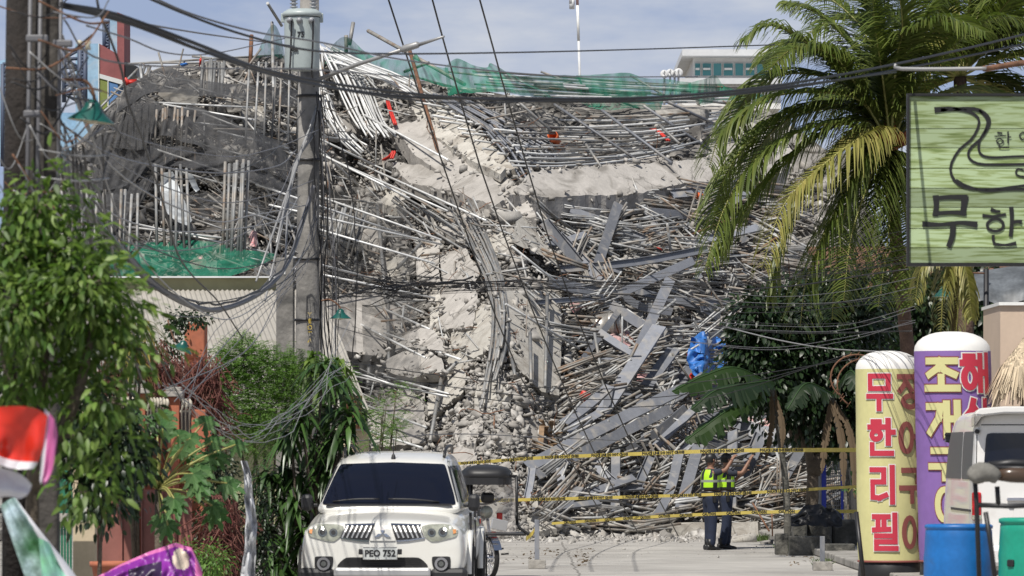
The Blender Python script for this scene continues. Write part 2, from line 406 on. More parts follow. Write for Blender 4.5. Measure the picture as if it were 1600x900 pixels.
def plane_fit(pts, lift):               # a flat plate near the surface: fit Y = a + b*px + c*py over its corners
    A = np.array([[1, p[0], p[1]] for p in pts]); y = np.array([DD(*p)-lift for p in pts])
    return np.linalg.lstsq(A, y, rcond=None)[0]
EDGE = []
def slab(pts, lift, thick, label, m_='slab', down=Vector((0, .45, -.9)), seed=0, amp=2.0, name='concrete_slab', cat='concrete slab', group=None, tilt=0):
    a = plane_fit(pts, lift+(.28 if thick > .2 and pts[0][1] > 340 else .12)); P_ = []
    for p in jag(pts, amp, seed):
        P_.append(at(p[0], p[1], a[0]+a[1]*p[0]+a[2]*p[1]+tilt*(p[1]-pts[0][1])*.01))
    if name == 'concrete_slab':
        rr = random.Random(seed+7)
        for p in P_:
            for k in range(3 if seed > 59 else 2):
                if rr.random() < (.7 if seed > 7 else .45): EDGE.append((p+Vector((rr.gauss(0, .09), -rr.uniform(.0, .12), rr.gauss(0, .08))), rr.uniform(.02, .10)))
        mp_ = sum(P_, Vector())/len(P_)
        for k in range(8 if seed > 59 else 6): q = rr.choice(P_); t_ = rr.uniform(0, 1); EDGE.append((q.lerp(mp_, t_)+Vector((rr.gauss(0, .1), -.05, .02)), rr.uniform(.012, .05)))
    return tag(tri_prism(name, P_, down.normalized()*thick, M[m_]), label, cat, group)
D0 = Vector((0, .2, -1)); D1 = Vector((0, .9, -.5))
slab([(690, 150), (1190, 168), (1240, 238), (1000, 262), (840, 275), (790, 240)], -.35, .25, 'wide flat floor slab lying under the sagging rows of pipes', 'slab', D0, 1)
slab([(832, 268), (1000, 255), (1235, 236), (1222, 270), (1062, 288), (1005, 302), (880, 308), (795, 304)], 1.5, .5, 'long pale slab edge below the sagging pipes, beside the palm', 'slab', D0, 2)
slab([(612, 196), (668, 186), (735, 232), (812, 292), (838, 338), (800, 345), (735, 300), (650, 244)], .55, .42, 'long grey slab sliding down to the right with a square cut dark edge', 'slab', D0, 3)
slab([(612, 254), (700, 262), (768, 276), (790, 312), (770, 322), (712, 300), (640, 286)], .7, .34, 'flat pale slab below the long sliding slab', 'slab', D0, 4)
slab([(632, 140), (668, 136), (770, 226), (806, 262), (790, 268), (700, 215), (655, 190)], .2, .3, 'steep tan slab strip above the long sliding slab', 'slab_tan', D0, 5)
slab([(676, 196), (700, 200), (790, 262), (782, 272), (740, 252), (680, 214)], .75, .2, 'narrow whitish broken slab edge between two sliding slabs', 'slab_tan', D0, 6)
slab([(880, 262), (960, 256), (990, 268), (905, 290)], .35, .12, 'small flat slab flake on the long pale slab edge', 'slab', D0, 7)
slab([(648, 374), (686, 371), (688, 442), (652, 436)], .35, .3, 'upright grey wall panel left of the cracked panels', 'slab', D1, 8)
slab([(688, 396), (728, 388), (750, 428), (742, 440), (692, 446)], .35, .3, 'small grey wall panel between the upright panel and pipe bundle', 'slab', D1, 9)
slab([(686, 448), (742, 452), (746, 470), (738, 512), (690, 516), (678, 508)], .45, .35, 'cracked grey wall panel with black fissures', 'slab', D1, 10)
slab([(674, 450), (688, 450), (684, 540), (670, 548)], .6, .3, 'narrow broken column left of the cracked wall panel', 'slab_tan', D1, 11)
slab([(806, 346), (818, 338), (868, 400), (872, 416), (838, 396), (800, 378)], .9, .08, 'thin tan plate standing on its corner beside the steel tangle', 'slab_tan', Vector((.5, .8, -.2)), 12)
slab([(784, 448), (877, 448), (877, 560), (874, 618), (846, 612), (800, 566), (786, 520)], .5, .35, 'tall tan wall slab with a straight right edge', 'slab_tan', D1, 13, 1.2)
slab([(636, 542), (640, 522), (656, 512), (678, 516), (692, 534), (694, 548)], 1.7, .9, 'half round dark concrete drum end', 'slab', Vector((-.3, .9, -.1)), 14, .6)
slab([(604, 562), (652, 540), (690, 560), (694, 580), (640, 590), (606, 580)], 1.5, .4, 'curved pale slab under the half round drum end', 'slab', D1, 15)
slab([(668, 606), (700, 574), (728, 580), (724, 612), (690, 640), (668, 650)], .4, .3, 'tan slab piece at the foot of the pipe bundle', 'slab_tan', D1, 16)
slab([(574, 640), (662, 596), (666, 690), (580, 700)], .3, .3, 'large shaded slab behind the small green shrub', 'slab', D1, 17)
slab([(700, 470), (770, 476), (776, 540), (740, 560), (706, 540)], .2, .3, 'tan slab behind the bent pipe bundle', 'slab_tan', D1, 18)
slab([(500, 470), (590, 456), (640, 500), (600, 560), (500, 540)], .2, .3, 'large grey slab behind the hanging cables', 'slab', D1, 19)
slab([(745, 775), (800, 778), (850, 812), (870, 826), (780, 838), (745, 815)], .6, .12, 'tiled tan slab lying flat at the foot of the rubble behind the tricycle', 'slab_tan', D0, 20)
for k, (a, b, c_, d) in enumerate([(700, 545, 742, 585), (738, 590, 790, 640), (620, 600, 655, 640), (690, 330, 760, 372), (745, 362, 800, 396),
        (590, 290, 640, 330), (560, 345, 610, 385), (500, 330, 560, 372), (430, 300, 470, 340), (580, 400, 640, 440), (860, 320, 930, 345), (700, 650, 760, 690),
        (770, 650, 850, 700), (690, 700, 750, 740), (505, 180, 560, 215), (560, 140, 600, 170), (395, 410, 440, 440), (300, 400, 345, 430),
        (250, 150, 300, 175), (375, 165, 420, 195), (320, 140, 372, 170), (150, 240, 210, 270), (960, 395, 1030, 420), (1180, 600, 1240, 640), (1130, 640, 1190, 670),
        (1010, 620, 1060, 650), (905, 430, 960, 470), (1150, 575, 1210, 605), (1210, 640, 1270, 680), (890, 600, 930, 640)]):
    rr = random.Random(50+k); w_ = (c_-a)*.5; h_ = (d-b)*.5; cx, cy = (a+c_)/2, (b+d)/2; n_ = rr.choice([4, 5, 5, 6]); a0 = rr.uniform(0, 6)
    pts = [(cx+w_*1.1*math.cos(a0+6.283*i/n_)*rr.uniform(.75, 1.2), cy+h_*1.1*math.sin(a0+6.283*i/n_)*rr.uniform(.75, 1.2)) for i in range(n_)]
    slab(pts, rr.uniform(.2, .7), rr.uniform(.12, .3), 'broken piece of thin floor slab among the crumbled concrete of the mound', rr.choice(['slab', 'slab_tan']), D0, 60+k, 2.4,
         group='broken floor slab pieces in the rubble', tilt=rr.uniform(-.8, .8))
tag(chunks('slab_crumbs', EDGE, M['chunk'], 17), 'crumbled concrete along the broken edges of the slabs', 'rubble', kind='stuff')
# square beams of concrete at the foot of the heap
def bar(name, a, b, w_, h_, m_, label, cat, group=None, seed=0):
    a, b = Vector(a), Vector(b); d = (b-a); q = d.to_track_quat('X', 'Z').to_matrix(); g = MB(); rr = random.Random(seed)
    n_ = max(2, int(d.length/.35)); rowsP = []
    for i in range(n_+1):
        p = a+d*(i/n_); row = []
        for (s1, s2) in ((-1, -1), (1, -1), (1, 1), (-1, 1)):
            j = Vector((rr.uniform(-.02, .02), rr.uniform(-.03, .03), rr.uniform(-.025, .025)))
            row.append(p+q @ Vector((0, s1*w_/2, s2*h_/2))+j)
        rowsP.append(row)
    g.grid(rowsP, smooth=False, closed=True)
    g.f.append([0, 1, 2, 3]); g.m.append(0); g.sm.append(False); k = n_*4; g.f.append([k+3, k+2, k+1, k]); g.m.append(0); g.sm.append(False)
    return tag(g.build(name, m_), label, cat, group)
bar('concrete_beam', at(900, 830, 106.6), at(1186, 826, 106.0), .3, .26, M['slab_tan'], 'long broken concrete beam lying on the ground behind the police tape', 'concrete beam')
bar('concrete_beam', at(812, 790, 107.0), at(940, 803, 105.5), .28, .2, M['slab'], 'grey concrete beam with a squared end lying beside the tricycle', 'concrete beam')
bar('concrete_beam', at(830, 770, 108.5), at(925, 748, 109.5), .4, .35, M['slab_tan'], 'short weathered concrete beam half buried under grey steel beams', 'concrete beam')

# ---------------------------------------------------------------- scaffold pipes
npipe = [0]
stuffP, stuffO = MB(), MB()
def wpath(pts, lift0, lift1, n=7):      # pixel path -> points hovering over the mound
    q = cr_pts([Vector((p[0], p[1], 0)) for p in pts], n); o_ = []
    for i, p in enumerate(q): o_.append(sp(p.x, p.y, lerp(lift0, lift1, i/(n-1))))
    return o_
def straighten(P_):                     # pipes are stiff: keep the ends, keep most of the bow in x/z only
    a, b = P_[0], P_[-1]; n_ = len(P_)
    return [Vector((p.x*a.lerp(b, i/(n_-1)).y/p.y, a.lerp(b, i/(n_-1)).y, EYE+(p.z-EYE)*a.lerp(b, i/(n_-1)).y/p.y)) for i, p in enumerate(P_)]
def pipe(P_, label, group, m_='pipe', r=.026, cat='pipe', name='scaffold_pipe'):
    g = MB(); g.tube(P_, r, 6); npipe[0] += 1
    return tag(g.build(name, M[m_]), label, cat, group)
def fam(A, B, n_, label, group, lift=(.3, .8), j=3, m_='pipe', trim=.12, seed=0, r=.026, old=.15, bend=1.0, npt=8, power=1.0):
    rr = random.Random(seed)
    for i in range(n_):
        t = (i+.5+rr.uniform(-.35, .35))/n_; t = t**power
        pts = [(lerp(a[0], b[0], t)+rr.uniform(-j, j), lerp(a[1], b[1], t)+rr.uniform(-j, j)) for a, b in zip(A, B)]
        q = cr_pts([Vector((*p, 0)) for p in pts], 21); s0 = int(rr.uniform(0, trim)*20); s1 = 20-int(rr.uniform(0, trim)*20)
        q = [(p.x, p.y) for p in q[s0:s1+1]]
        l0, l1 = rr.uniform(*lift), rr.uniform(*lift)
        P_ = straighten(wpath(q, l0, l1, npt))
        pipe(P_, label, group, 'pipe_old' if rr.random() < old else m_, r*rr.uniform(.9, 1.12))
# A sagging rows on the right
fam([(640, 152), (800, 178), (1000, 180), (1190, 168)], [(770, 258), (880, 262), (1010, 246), (1160, 205)], 27,
    'thin grey pipe in the sagging rows above the long pale slab', 'scaffold pipes sagging in rows under the green net', (1.0, 1.7), 3, 'pipe_bright', seed=1, trim=.25, old=.15, r=.029)
fam([(735, 186), (830, 190), (1000, 196), (1170, 180)], [(800, 246), (900, 245), (1040, 236), (1180, 190)], 10,
    'thin grey pipe in the sagging rows above the long pale slab', 'scaffold pipes sagging in rows under the green net', (1.5, 1.9), 4, seed=2, trim=.4, old=.1)
fam([(690, 108), (850, 118), (1000, 128), (1190, 138)], [(700, 146), (850, 156), (1000, 160), (1190, 160)], 13,
    'pale pipe lying under the torn green net along the skyline', 'pipes under the green net on the skyline', (.75, 1.15), 2, 'pipe_bright', seed=21, trim=.45, old=.1)
# A2 cross poles on them
for k, (a, b) in enumerate([((866, 163), (995, 250)), ((940, 172), (1050, 255)), ((1005, 165), (1112, 236)), ((1040, 158), (1135, 202)), ((800, 150), (862, 205)), ((905, 210), (940, 262)), ((1030, 195), (1062, 225))]):
    pipe(straighten(wpath([a, b], 2.0, 2.0, 3)), 'dark thick scaffold pole crossing the sagging pipe rows', 'scaffold poles across the sagging rows', 'beam' if k < 4 else 'pipe', .036, 'scaffold pole', 'scaffold_pole')
# B bundle from the pole top towards the slabs
fam([(498, 70), (520, 120), (548, 180), (566, 212)], [(545, 95), (580, 135), (600, 190), (624, 214)], 13,
    'shiny pipe in the steep fan of pipes right of the transformer pole', 'scaffold pipes fanning down beside the transformer pole', (.9, 1.5), 3, 'pipe_bright', seed=3, old=.03)
fam([(488, 150), (505, 185), (530, 215), (560, 245)], [(505, 80), (512, 150), (545, 205), (575, 230)], 9,
    'shiny pipe in the steep fan of pipes right of the transformer pole', 'scaffold pipes fanning down beside the transformer pole', (1.0, 1.6), 4, 'pipe_bright', seed=4, old=.05)
fam([(503, 62), (560, 92), (640, 130), (700, 168)], [(500, 98), (560, 112), (610, 128), (660, 158)], 12,
    'long pipe sloping down along the skyline right of the transformer', 'scaffold pipes along the skyline beside the transformer', (.3, .9), 4, 'pipe_bright', seed=5, old=.05)
# C bluish bundle over the steep tan slab
fam([(655, 140), (730, 185), (790, 225), (835, 262)], [(720, 150), (790, 180), (860, 215), (905, 235)], 22,
    'blue grey pipe in the slanting bundle left of the sagging rows', 'slanting bundle of blue grey pipes', (.9, 1.4), 3, 'beam', seed=6, old=.1, trim=.3)
fam([(750, 190), (790, 240), (812, 280), (828, 310)], [(775, 195), (815, 235), (835, 265), (850, 290)], 6,
    'blue grey pipe in the slanting bundle left of the sagging rows', 'slanting bundle of blue grey pipes', (1.1, 1.5), 3, 'beam', seed=7, old=.1, trim=.3)
# D bundle in the middle, bending down
fam([(690, 306), (735, 390), (765, 450), (770, 520), (750, 640)], [(735, 310), (768, 380), (790, 450), (795, 530), (775, 600)], 16,
    'long bent pipe in the bundle running down the middle of the heap', 'bent bundle of pipes in the middle of the heap', (1.0, 1.5), 2.5, seed=8, old=.2, trim=.25, npt=12)
fam([(625, 285), (700, 330), (800, 400), (890, 470)], [(600, 305), (690, 370), (780, 430), (850, 500)], 7,
    'long straight pipe slanting across the middle of the heap', 'long slanting pipes across the middle', (1.2, 1.6), 5, seed=9, old=.3)
# E the long rails that run from the black net to the right
for k, (a, b) in enumerate([((240, 232), (440, 300)), ((235, 255), (470, 322)), ((240, 160), (395, 168)), ((255, 163), (400, 188)), ((290, 190), (560, 220)), ((310, 138), (380, 157)),
        ((325, 228), (402, 248)), ((400, 288), (640, 370)), ((420, 320), (690, 382)), ((470, 350), (680, 412)), ((340, 205), (450, 232)), ((480, 300), (690, 375)),
        ((380, 330), (560, 385)), ((450, 400), (600, 440)), ((460, 420), (680, 466)), ((560, 465), (672, 515)), ((550, 500), (670, 562)), ((600, 520), (720, 562)),
        ((520, 570), (640, 610)), ((540, 585), (700, 620)), ((575, 635), (666, 668)), ((560, 668), (660, 700)), ((600, 588), (702, 616)), ((570, 180), (700, 250)),
        ((495, 215), (585, 258)), ((500, 240), (640, 310)), ((560, 255), (760, 345)), ((520, 250), (700, 330)), ((800, 385), (880, 450)), ((790, 475), (905, 545)), ((470, 205), (560, 290)), ((190, 345), (420, 395)), ((160, 350), (350, 372))]):
    pipe(straighten(wpath([a, b], 1.7, 1.7, 3)), 'long bright rail pipe sloping down to the right across the left half', 'long sloping rail pipes on the left half', 'pipe_bright', .027)
# F upright groups
def uprights(x0, x1, y0, y1, n_, lean, label, group, seed, lift=(.9, 1.1), r=.034, m_='pipe'):
    rr = random.Random(seed)
    for i in range(n_):
        x = lerp(x0, x1, (i+.5)/n_)+rr.uniform(-1.5, 1.5); l_ = rr.uniform(*lift)
        a, b = (x+lean+rr.uniform(-4, 4), y0+rr.uniform(-4, 4)), (x+rr.uniform(-3, 3), y1+rr.uniform(-5, 5))
        Pa = sp(*b, l_); Pb = at(a[0], a[1], Pa.y+.6); pipe([Pa, Pb], label, group, 'pipe_old' if rr.random() < .2 else m_, r)
uprights(312, 350, 96, 150, 9, 2, 'upright pale pipe in the short row at the top of the left skyline', 'upright pipes on the left skyline', 1)
uprights(216, 234, 104, 122, 4, 3, 'stubby white post at the left end of the skyline', 'stubby white posts on the skyline', 2, r=.04)
uprights(345, 385, 252, 400, 7, 6, 'upright pipe in the tight row above the small green net', 'upright pipes above the small green net', 3, r=.036)
uprights(244, 300, 260, 400, 6, -4, 'upright pipe beside the pale sheet above the small green net', 'upright pipes beside the pale sheet', 4, r=.034)
uprights(106, 215, 300, 420, 12, 2, 'grey upright pipe at the far left behind the leafy tree', 'upright pipes behind the leafy tree', 5, r=.034)
uprights(500, 560, 320, 400, 7, 22, 'leaning pipe in the row behind the hanging cables', 'leaning pipes behind the cables', 6, r=.034, m_='pipe')
uprights(585, 612, 282, 300, 5, -10, 'short pipe stub below the pale slabs', 'short pipe stubs below the slabs', 7, r=.034)
uprights(240, 300, 170, 250, 8, 5, 'upright pipe behind the black net', 'upright pipes behind the black net', 8, r=.03, m_='pipe_old')
uprights(380, 480, 100, 230, 8, 6, 'tall thin post standing left of the transformer pole', 'thin posts left of the transformer pole', 9, r=.026)
for a, b, r_ in [((589, 320), (603, 470), .045), ((550, 345), (558, 400), .04), ((556, 400), (552, 450), .04), ((658, 380), (620, 420), .04), ((606, 470), (608, 600), .04),
                 ((580, 510), (575, 600), .04), ((715, 565), (690, 590), .045), ((690, 590), (672, 690), .045), ((622, 330), (660, 372), .035), ((800, 560), (805, 588), .04), ((828, 520), (830, 595), .04), ((855, 460), (852, 605), .04)]:
    pipe([sp(*a, 1.3), sp(*b, 1.3)], 'thick bent grey pole among the hanging cables and rails', 'thick bent poles in the middle', 'pipe', r_, 'scaffold pole', 'scaffold_pole')
# skyline pieces
for a, b, r_, m_ in [((575, 48), (726, 132), .05, 'pipe_old'), ((552, 35), (546, 70), .05, 'pipe'), ((640, 78), (693, 268), .05, 'rust'), ((693, 268), (700, 288), .04, 'rust'), ((632, 112), (670, 98), .04, 'pipe_old'),
                     ((418, 5), (440, 40), .04, 'pipe'), ((425, 35), (428, 180), .04, 'pipe'), ((393, 55), (391, 100), .05, 'rust'), ((541, 55), (541, 85), .05, 'pipe_old')]:
    A_, B_ = at(*a, DD(max(a[0], 200), max(a[1], topy(a[0])))-.6), at(*b, DD(b[0], max(b[1], topy(b[0])))-.6)
    pipe([A_, B_], 'single bent pole sticking up over the skyline near the transformer', 'poles sticking up over the skyline', m_, r_, 'scaffold pole', 'scaffold_pole')
for k, (a, b) in enumerate([((845, 112), (1000, 170)), ((985, 118), (1040, 150)), ((1010, 145), (1180, 168)), ((640, 118), (760, 150)), ((200, 100), (330, 92)), ((330, 92), (440, 86)), ((150, 175), (215, 108)), ((155, 180), (190, 152)),
                            ((700, 112), (860, 130)), ((760, 128), (1010, 150)), ((880, 130), (1190, 150)), ((300, 88), (420, 100)), ((230, 98), (345, 98))]):
    pipe(straighten(wpath([a, b], .5, .5, 3)), 'long pipe lying along the top edge of the wreck against the sky', 'pipes along the skyline', 'pipe', .03)
# G tangle on the right: individuals in front, the rest as one mass
def tangle_item(rr, front):
    while True:
        px, py = rr.uniform(845, 1330), rr.uniform(300, 830)
        if 860 < px < 1200 and py < 305: continue
        if px > 1230 and py < 560: continue
        if px < 880 and 440 < py < 650: continue
        break
    if py < 470: a = rr.gauss(R(6), R(17))
    elif py < 620: a = rr.gauss(R(-8), R(22))
    else: a = rr.gauss(R(-16), R(19))
    if rr.random() < .12: a += R(rr.choice([55, 70, -60]))
    Lp = rr.uniform(60, 190) if front else rr.uniform(40, 150); dx, dy = math.cos(a)*Lp/2, math.sin(a)*Lp/2
    a_, b_ = (px-dx, py+dy*-1*-1), (px+dx, py-dy*-1*-1)
    a_ = (px-dx, py-dy); b_ = (px+dx, py+dy)
    b_ = (min(b_[0], 1338), b_[1]); a_ = (max(a_[0], 838), a_[1])
    l_ = rr.uniform(.8, 1.9) if front else rr.uniform(-.3, 1.5)
    Pm = DD(px, min(py, 828))-l_; ty = rr.gauss(0, .35)
    A_, B_ = at(a_[0], min(a_[1], 832), Pm-ty), at(b_[0], min(b_[1], 832), Pm+ty)
    for q in (A_, B_): q.z = max(q.z, .06)
    mid = (A_+B_)/2+Vector((rr.uniform(-.05, .05), 0, rr.uniform(-.12, .08)))
    return [A_, mid, B_] if rr.random() < .35 else [A_, B_]
def cluster(rr, front):
    q = tangle_item(rr, front); n_ = rr.choice([1, 1, 2, 4, 6]); o_ = [q]
    for i in range(n_-1):
        s_ = Vector((rr.uniform(-.15, .15), rr.uniform(-.1, .1), .075*(i+1)+rr.uniform(-.02, .03))); e = Vector((rr.uniform(-.2, .2), 0, rr.uniform(-.05, .05)))
        o_.append([p+s_+e*(j/(len(q)-1)) for j, p in enumerate(q)])
    return o_
rr = random.Random(77); n_left = max(0, 296-npipe[0])
for k in range(n_left):
    pipe(tangle_item(rr, True), 'grey pipe lying loose in the tangle of steel on the right side of the heap', 'loose pipes in the steel tangle', 'pipe' if rr.random() < .7 else ('pipe_old' if rr.random() < .8 else 'rust'), rr.uniform(.026, .036))
for k in range(680):
    r_ = rr.uniform(.018, .034); S_ = stuffP if rr.random() < .55 else stuffO
    for q in cluster(rr, False): S_.tube(q, r_, 5)
# more loose pipes and bars over the left half
for k in range(850):
    px, py = rr.uniform(110, 830), rr.uniform(100, 700)
    if py < topy(px)+12 or (px < 440 and py > 425) or (px > 620 and py > 590): continue
    if px > 690 and 440 < py and rr.random() < .75: continue
    if 610 < px < 830 and 180 < py < 330: continue
    a = rr.gauss(R(20), R(14)) if rr.random() < .6 else rr.gauss(R(75), R(25)); Lp = rr.uniform(25, 100)
    dx, dy = math.cos(a)*Lp/2, math.sin(a)*Lp/2; l_ = rr.uniform(0, .9); Pm = DD(px, py)-l_
    (stuffP if rr.random() < .5 else stuffO).tube([at(px-dx, py-dy, Pm+.1), at(px+dx, py+dy, Pm-.1)], rr.uniform(.012, .03), 5)
tag(stuffP.build('pipe_tangle', M['pipe'], origin=(0, 110, 0)), 'countless further grey pipes buried in the heap', 'pipes', kind='stuff')
tag(stuffO.build('old_pipe_tangle', M['pipe_old'], origin=(0, 110, 0)), 'countless dull brownish bars and pipes buried in the heap', 'pipes', kind='stuff')

# ---------------------------------------------------------------- steel beams: open channels
def channel(a, b, w_, face=0.0, bow=None, t=.006, dep=.06):
    a, b = Vector(a), Vector(b); g = MB(); d = (b-a).normalized(); tocam = Vector((0, -1, .35)).normalized()
    s1 = d.cross(tocam).normalized(); s2 = s1.cross(d).normalized()
    q = Matrix.Rotation(face, 3, d); s1, s2 = q @ s1, q @ s2
    prof = [(-w_/2, 0), (-w_/2, dep), (w_/2, dep), (w_/2, 0), (w_/2-t*2, 0), (w_/2-t*2, dep-t), (-w_/2+t*2, dep-t), (-w_/2+t*2, 0)]
    if face > 1.5: pass
    pts = [a, b] if bow is None else [a, a.lerp(b, .5)+Vector(bow), b]
    pts = cr_pts(pts, 7) if bow is not None else pts
    n_ = len(prof); rowsP = [[p+s1*u+s2*v for u, v in prof] for p in pts]
    g.grid(rowsP, smooth=False, closed=True); k = (len(pts)-1)*n_
    for base, fl in ((0, 1), (k, -1)):
        for q4 in ((0, 1, 6, 7), (1, 2, 5, 6), (2, 3, 4, 5)):
            g.f.append([base+i for i in (q4 if fl == 1 else q4[::-1])]); g.m.append(0); g.sm.append(False)
    return g
BEAMS = [((965, 320), (930, 424), 15, 1.2), ((876, 420), (1108, 388), 12, 1.6), ((930, 476), (1082, 408), 13, 1.3), ((1046, 438), (972, 600), 16, 1.6), ((1030, 512), (938, 652), 22, 1.9),
    ((1052, 548), (1010, 606), 20, 1.6), ((1104, 532), (1062, 602), 17, 1.3), ((1034, 516), (1134, 522), 13, .9), ((822, 732), (1076, 604), 19, 2.0), ((836, 744), (1046, 640), 16, 1.7),
    ((880, 664), (952, 606), 17, 1.5), ((884, 676), (948, 640), 12, 1.2), ((948, 640), (954, 606), 12, 1.2), ((924, 716), (972, 762), 15, 1.5), ((996, 762), (1018, 710), 14, 1.5), ((963, 706), (962, 812), 14, 1.1),
    ((1062, 708), (1028, 808), 15, 1.5), ((1092, 698), (1064, 796), 18, 1.8), ((1190, 676), (1150, 772), 20, 1.6), ((1146, 676), (1144, 802), 16, 1.2), ((874, 718), (880, 780), 12, 1.2), ((832, 728), (824, 776), 11, 1.2),
    ((1052, 302), (1184, 300), 17, 1.3), ((990, 456), (1110, 484), 13, 1.2), ((1000, 470), (1140, 470), 11, 1.0), ((1098, 476), (1130, 498), 22, 1.2), ((850, 345), (905, 412), 17, 1.3), ((872, 366), (938, 436), 15, 1.1),
    ((955, 476), (1040, 524), 15, 1.4), ((1036, 640), (1100, 588), 15, 1.5), ((978, 708), (1070, 640), 16, 1.4), ((1024, 700), (1092, 634), 13, 1.7), ((926, 705), (980, 668), 14, 1.5), ((965, 762), (1006, 760), 10, 1.2),
    ((1180, 652), (1258, 600), 18, 1.0), ((1096, 655), (1190, 640), 15, 1.0), ((1158, 668), (1250, 672), 22, 1.1), ((920, 340), (1010, 375), 14, .9), ((1010, 330), (1110, 345), 12, .9), ((890, 330), (950, 350), 16, .8),
    ((870, 440), (960, 450), 14, .9), ((1060, 420), (1130, 400), 13, 1.0), ((1120, 350), (1170, 380), 14, .9), ((935, 520), (1000, 560), 13, .8), ((1030, 700), (1120, 716), 14, .9), ((900, 780), (990, 748), 13, 1.1),
    ((1080, 745), (1180, 700), 12, 1.1), ((1240, 640), (1320, 620), 14, .8), ((1200, 705), (1290, 690), 15, 1.0), ((1000, 620), (1010, 690), 12, .9), ((1110, 560), (1180, 545), 12, .9), ((1040, 800), (1100, 760), 12, 1.2)]
rr = random.Random(5)
for k in range(46):
    px, py = rr.uniform(860, 1300), rr.uniform(325, 800)
    if px > 1200 and py < 580: continue
    a = rr.gauss(R(8), R(24)) if py < 480 else rr.gauss(R(-22), R(26)); Lp = rr.uniform(60, 150)
    dx, dy = math.cos(a)*Lp/2, math.sin(a)*Lp/2; BEAMS.append(((px-dx, py-dy), (px+dx, py+dy), rr.uniform(8, 15), rr.uniform(.3, 1.1)))
for k, (a, b, wpx, l_) in enumerate(BEAMS):
    l_ += .75 if k < 50 else .3
    A_, B_ = sp(a[0], min(a[1], 828), l_), sp(b[0], min(b[1], 828), l_)
    mY = (A_.y+B_.y)/2; A_ = at(a[0], a[1], lerp(A_.y, mY, .5)); B_ = at(b[0], b[1], lerp(B_.y, mY, .5))
    for q in (A_, B_): q.z = max(q.z, .05)
    face = rr.choice([0, 0, .25, -.3, .5, 2.9, 3.3]); bow = None if rr.random() < .6 else (rr.uniform(-.08, .08), 0, rr.uniform(-.14, .1))
    g = channel(A_, B_, wpx*mY/F*1.02, face, bow); pv = 'bent ' if bow else ''
    lab = {8: 'long wide grey steel beam rising to the right above the upper police tape', 18: 'broad upright grey steel beam right of the two officers', 4: 'short wide grey channel with torn upper end near the steel drum',
           1: 'long grey steel beam lying almost level across the middle of the tangle', 0: 'upright grey steel beam leaning in the top of the tangle', 22: 'pale steel beam lying level under the end of the long pale slab'}.get(k)
    tag(g.build('steel_beam', M['beam']), lab or pv+'grey steel channel lying in the tangle on the right of the heap', 'steel beam', None if lab else pv+'grey steel beams in the tangle')
# ---------------------------------------------------------------- nets, tarpaulins and odd things on the wreck
def net(name, top, bot, n_u, n_v, lt, lb, fold, m_, label, cat, group=None, seed=0, fs=5.0, sag=0):
    """sheet hung between two pixel polylines, folded in depth"""
    tx, ty = cr_pts([Vector((*p, 0)) for p in top], n_u), cr_pts([Vector((*p, 0)) for p in bot], n_u); P_ = []
    for i in range(n_u):
        row = []
        for j in range(n_v):
            v = j/(n_v-1); a = tx[i].lerp(ty[i], v); px, py = a.x, a.y+sag*math.sin(v*math.pi)
            pyc = max(py, topy(px)+2); l_ = lerp(lt, lb, v)
            p = at(px, py, DD(px, pyc)-l_); k = i/n_u*fs*6.28
            f_ = math.sin(k+1.5*math.sin(v*2+seed))*.5+.5*math.sin(k*2.3+seed+v*3)+noise.noise(Vector((p.x*1.0, v*1.5, seed)))*1.2+.12*noise.noise(Vector((p.x*5, p.z*3, seed)))
            p += Vector((0, -fold*f_*(.35+.65*v), fold*.25*noise.noise(Vector((p.x*2, v*3, seed+5))))); row.append(p)
        P_.append(row)
    g = MB(); g.grid(P_); o = g.build(name, M[m_]); return tag(o, label, cat, group)
net('safety_net', [(508, 92), (524, 66), (546, 60), (575, 84), (604, 92), (640, 93), (650, 84), (664, 100), (700, 106)], [(508, 100), (540, 96), (575, 104), (600, 118), (625, 122), (650, 124), (670, 128), (690, 134), (706, 138)], 60, 10, .9, 1.1, .16, 'greennet',
    'green safety net draped over the skyline just right of the transformer', 'safety net', 'green safety nets along the skyline', 1)
net('safety_net', [(695, 105), (712, 92), (735, 100), (760, 106), (768, 99), (800, 116), (850, 118), (905, 118)], [(700, 150), (730, 146), (760, 144), (790, 146), (830, 150), (870, 154), (900, 158), (925, 168)], 70, 14, .9, 1.0, .16, 'greennet',
    'long green safety net spread over pipes in the middle of the skyline', 'safety net', 'green safety nets along the skyline', 2)
net('safety_net', [(900, 118), (940, 116), (980, 114), (1010, 122), (1040, 124), (1080, 128)], [(928, 170), (960, 172), (1000, 168), (1030, 172), (1040, 156), (1080, 146)], 60, 14, .9, 1.0, .14, 'greennet',
    'green safety net with a torn corner, left of the white rooftop building', 'safety net', 'green safety nets along the skyline', 3)
net('safety_net', [(1075, 130), (1100, 124), (1118, 118), (1132, 134), (1160, 142), (1200, 150)], [(1080, 150), (1095, 163), (1120, 160), (1140, 160), (1170, 156), (1200, 160)], 50, 10, .9, 1.0, .14, 'greennet',
    'green safety net with a small peak below the white rooftop building', 'safety net', 'green safety nets along the skyline', 4)
net('safety_net', [(404, 78), (412, 60), (424, 40), (432, 42), (440, 60)], [(398, 92), (410, 88), (424, 86), (436, 90), (446, 92)], 30, 10, .9, 1.0, .1, 'greennet',
    'small green net hanging from a pole left of the transformer', 'safety net', None, 5)
net('safety_net', [(162, 388), (210, 380), (255, 378), (320, 376), (372, 388), (430, 396)], [(180, 432), (215, 434), (260, 433), (320, 433), (372, 428), (428, 404)], 70, 14, 1.5, 1.7, .12, 'greennet_thin',
    'green net screen hanging just above the corrugated roof', 'safety net', None, 6, sag=2)
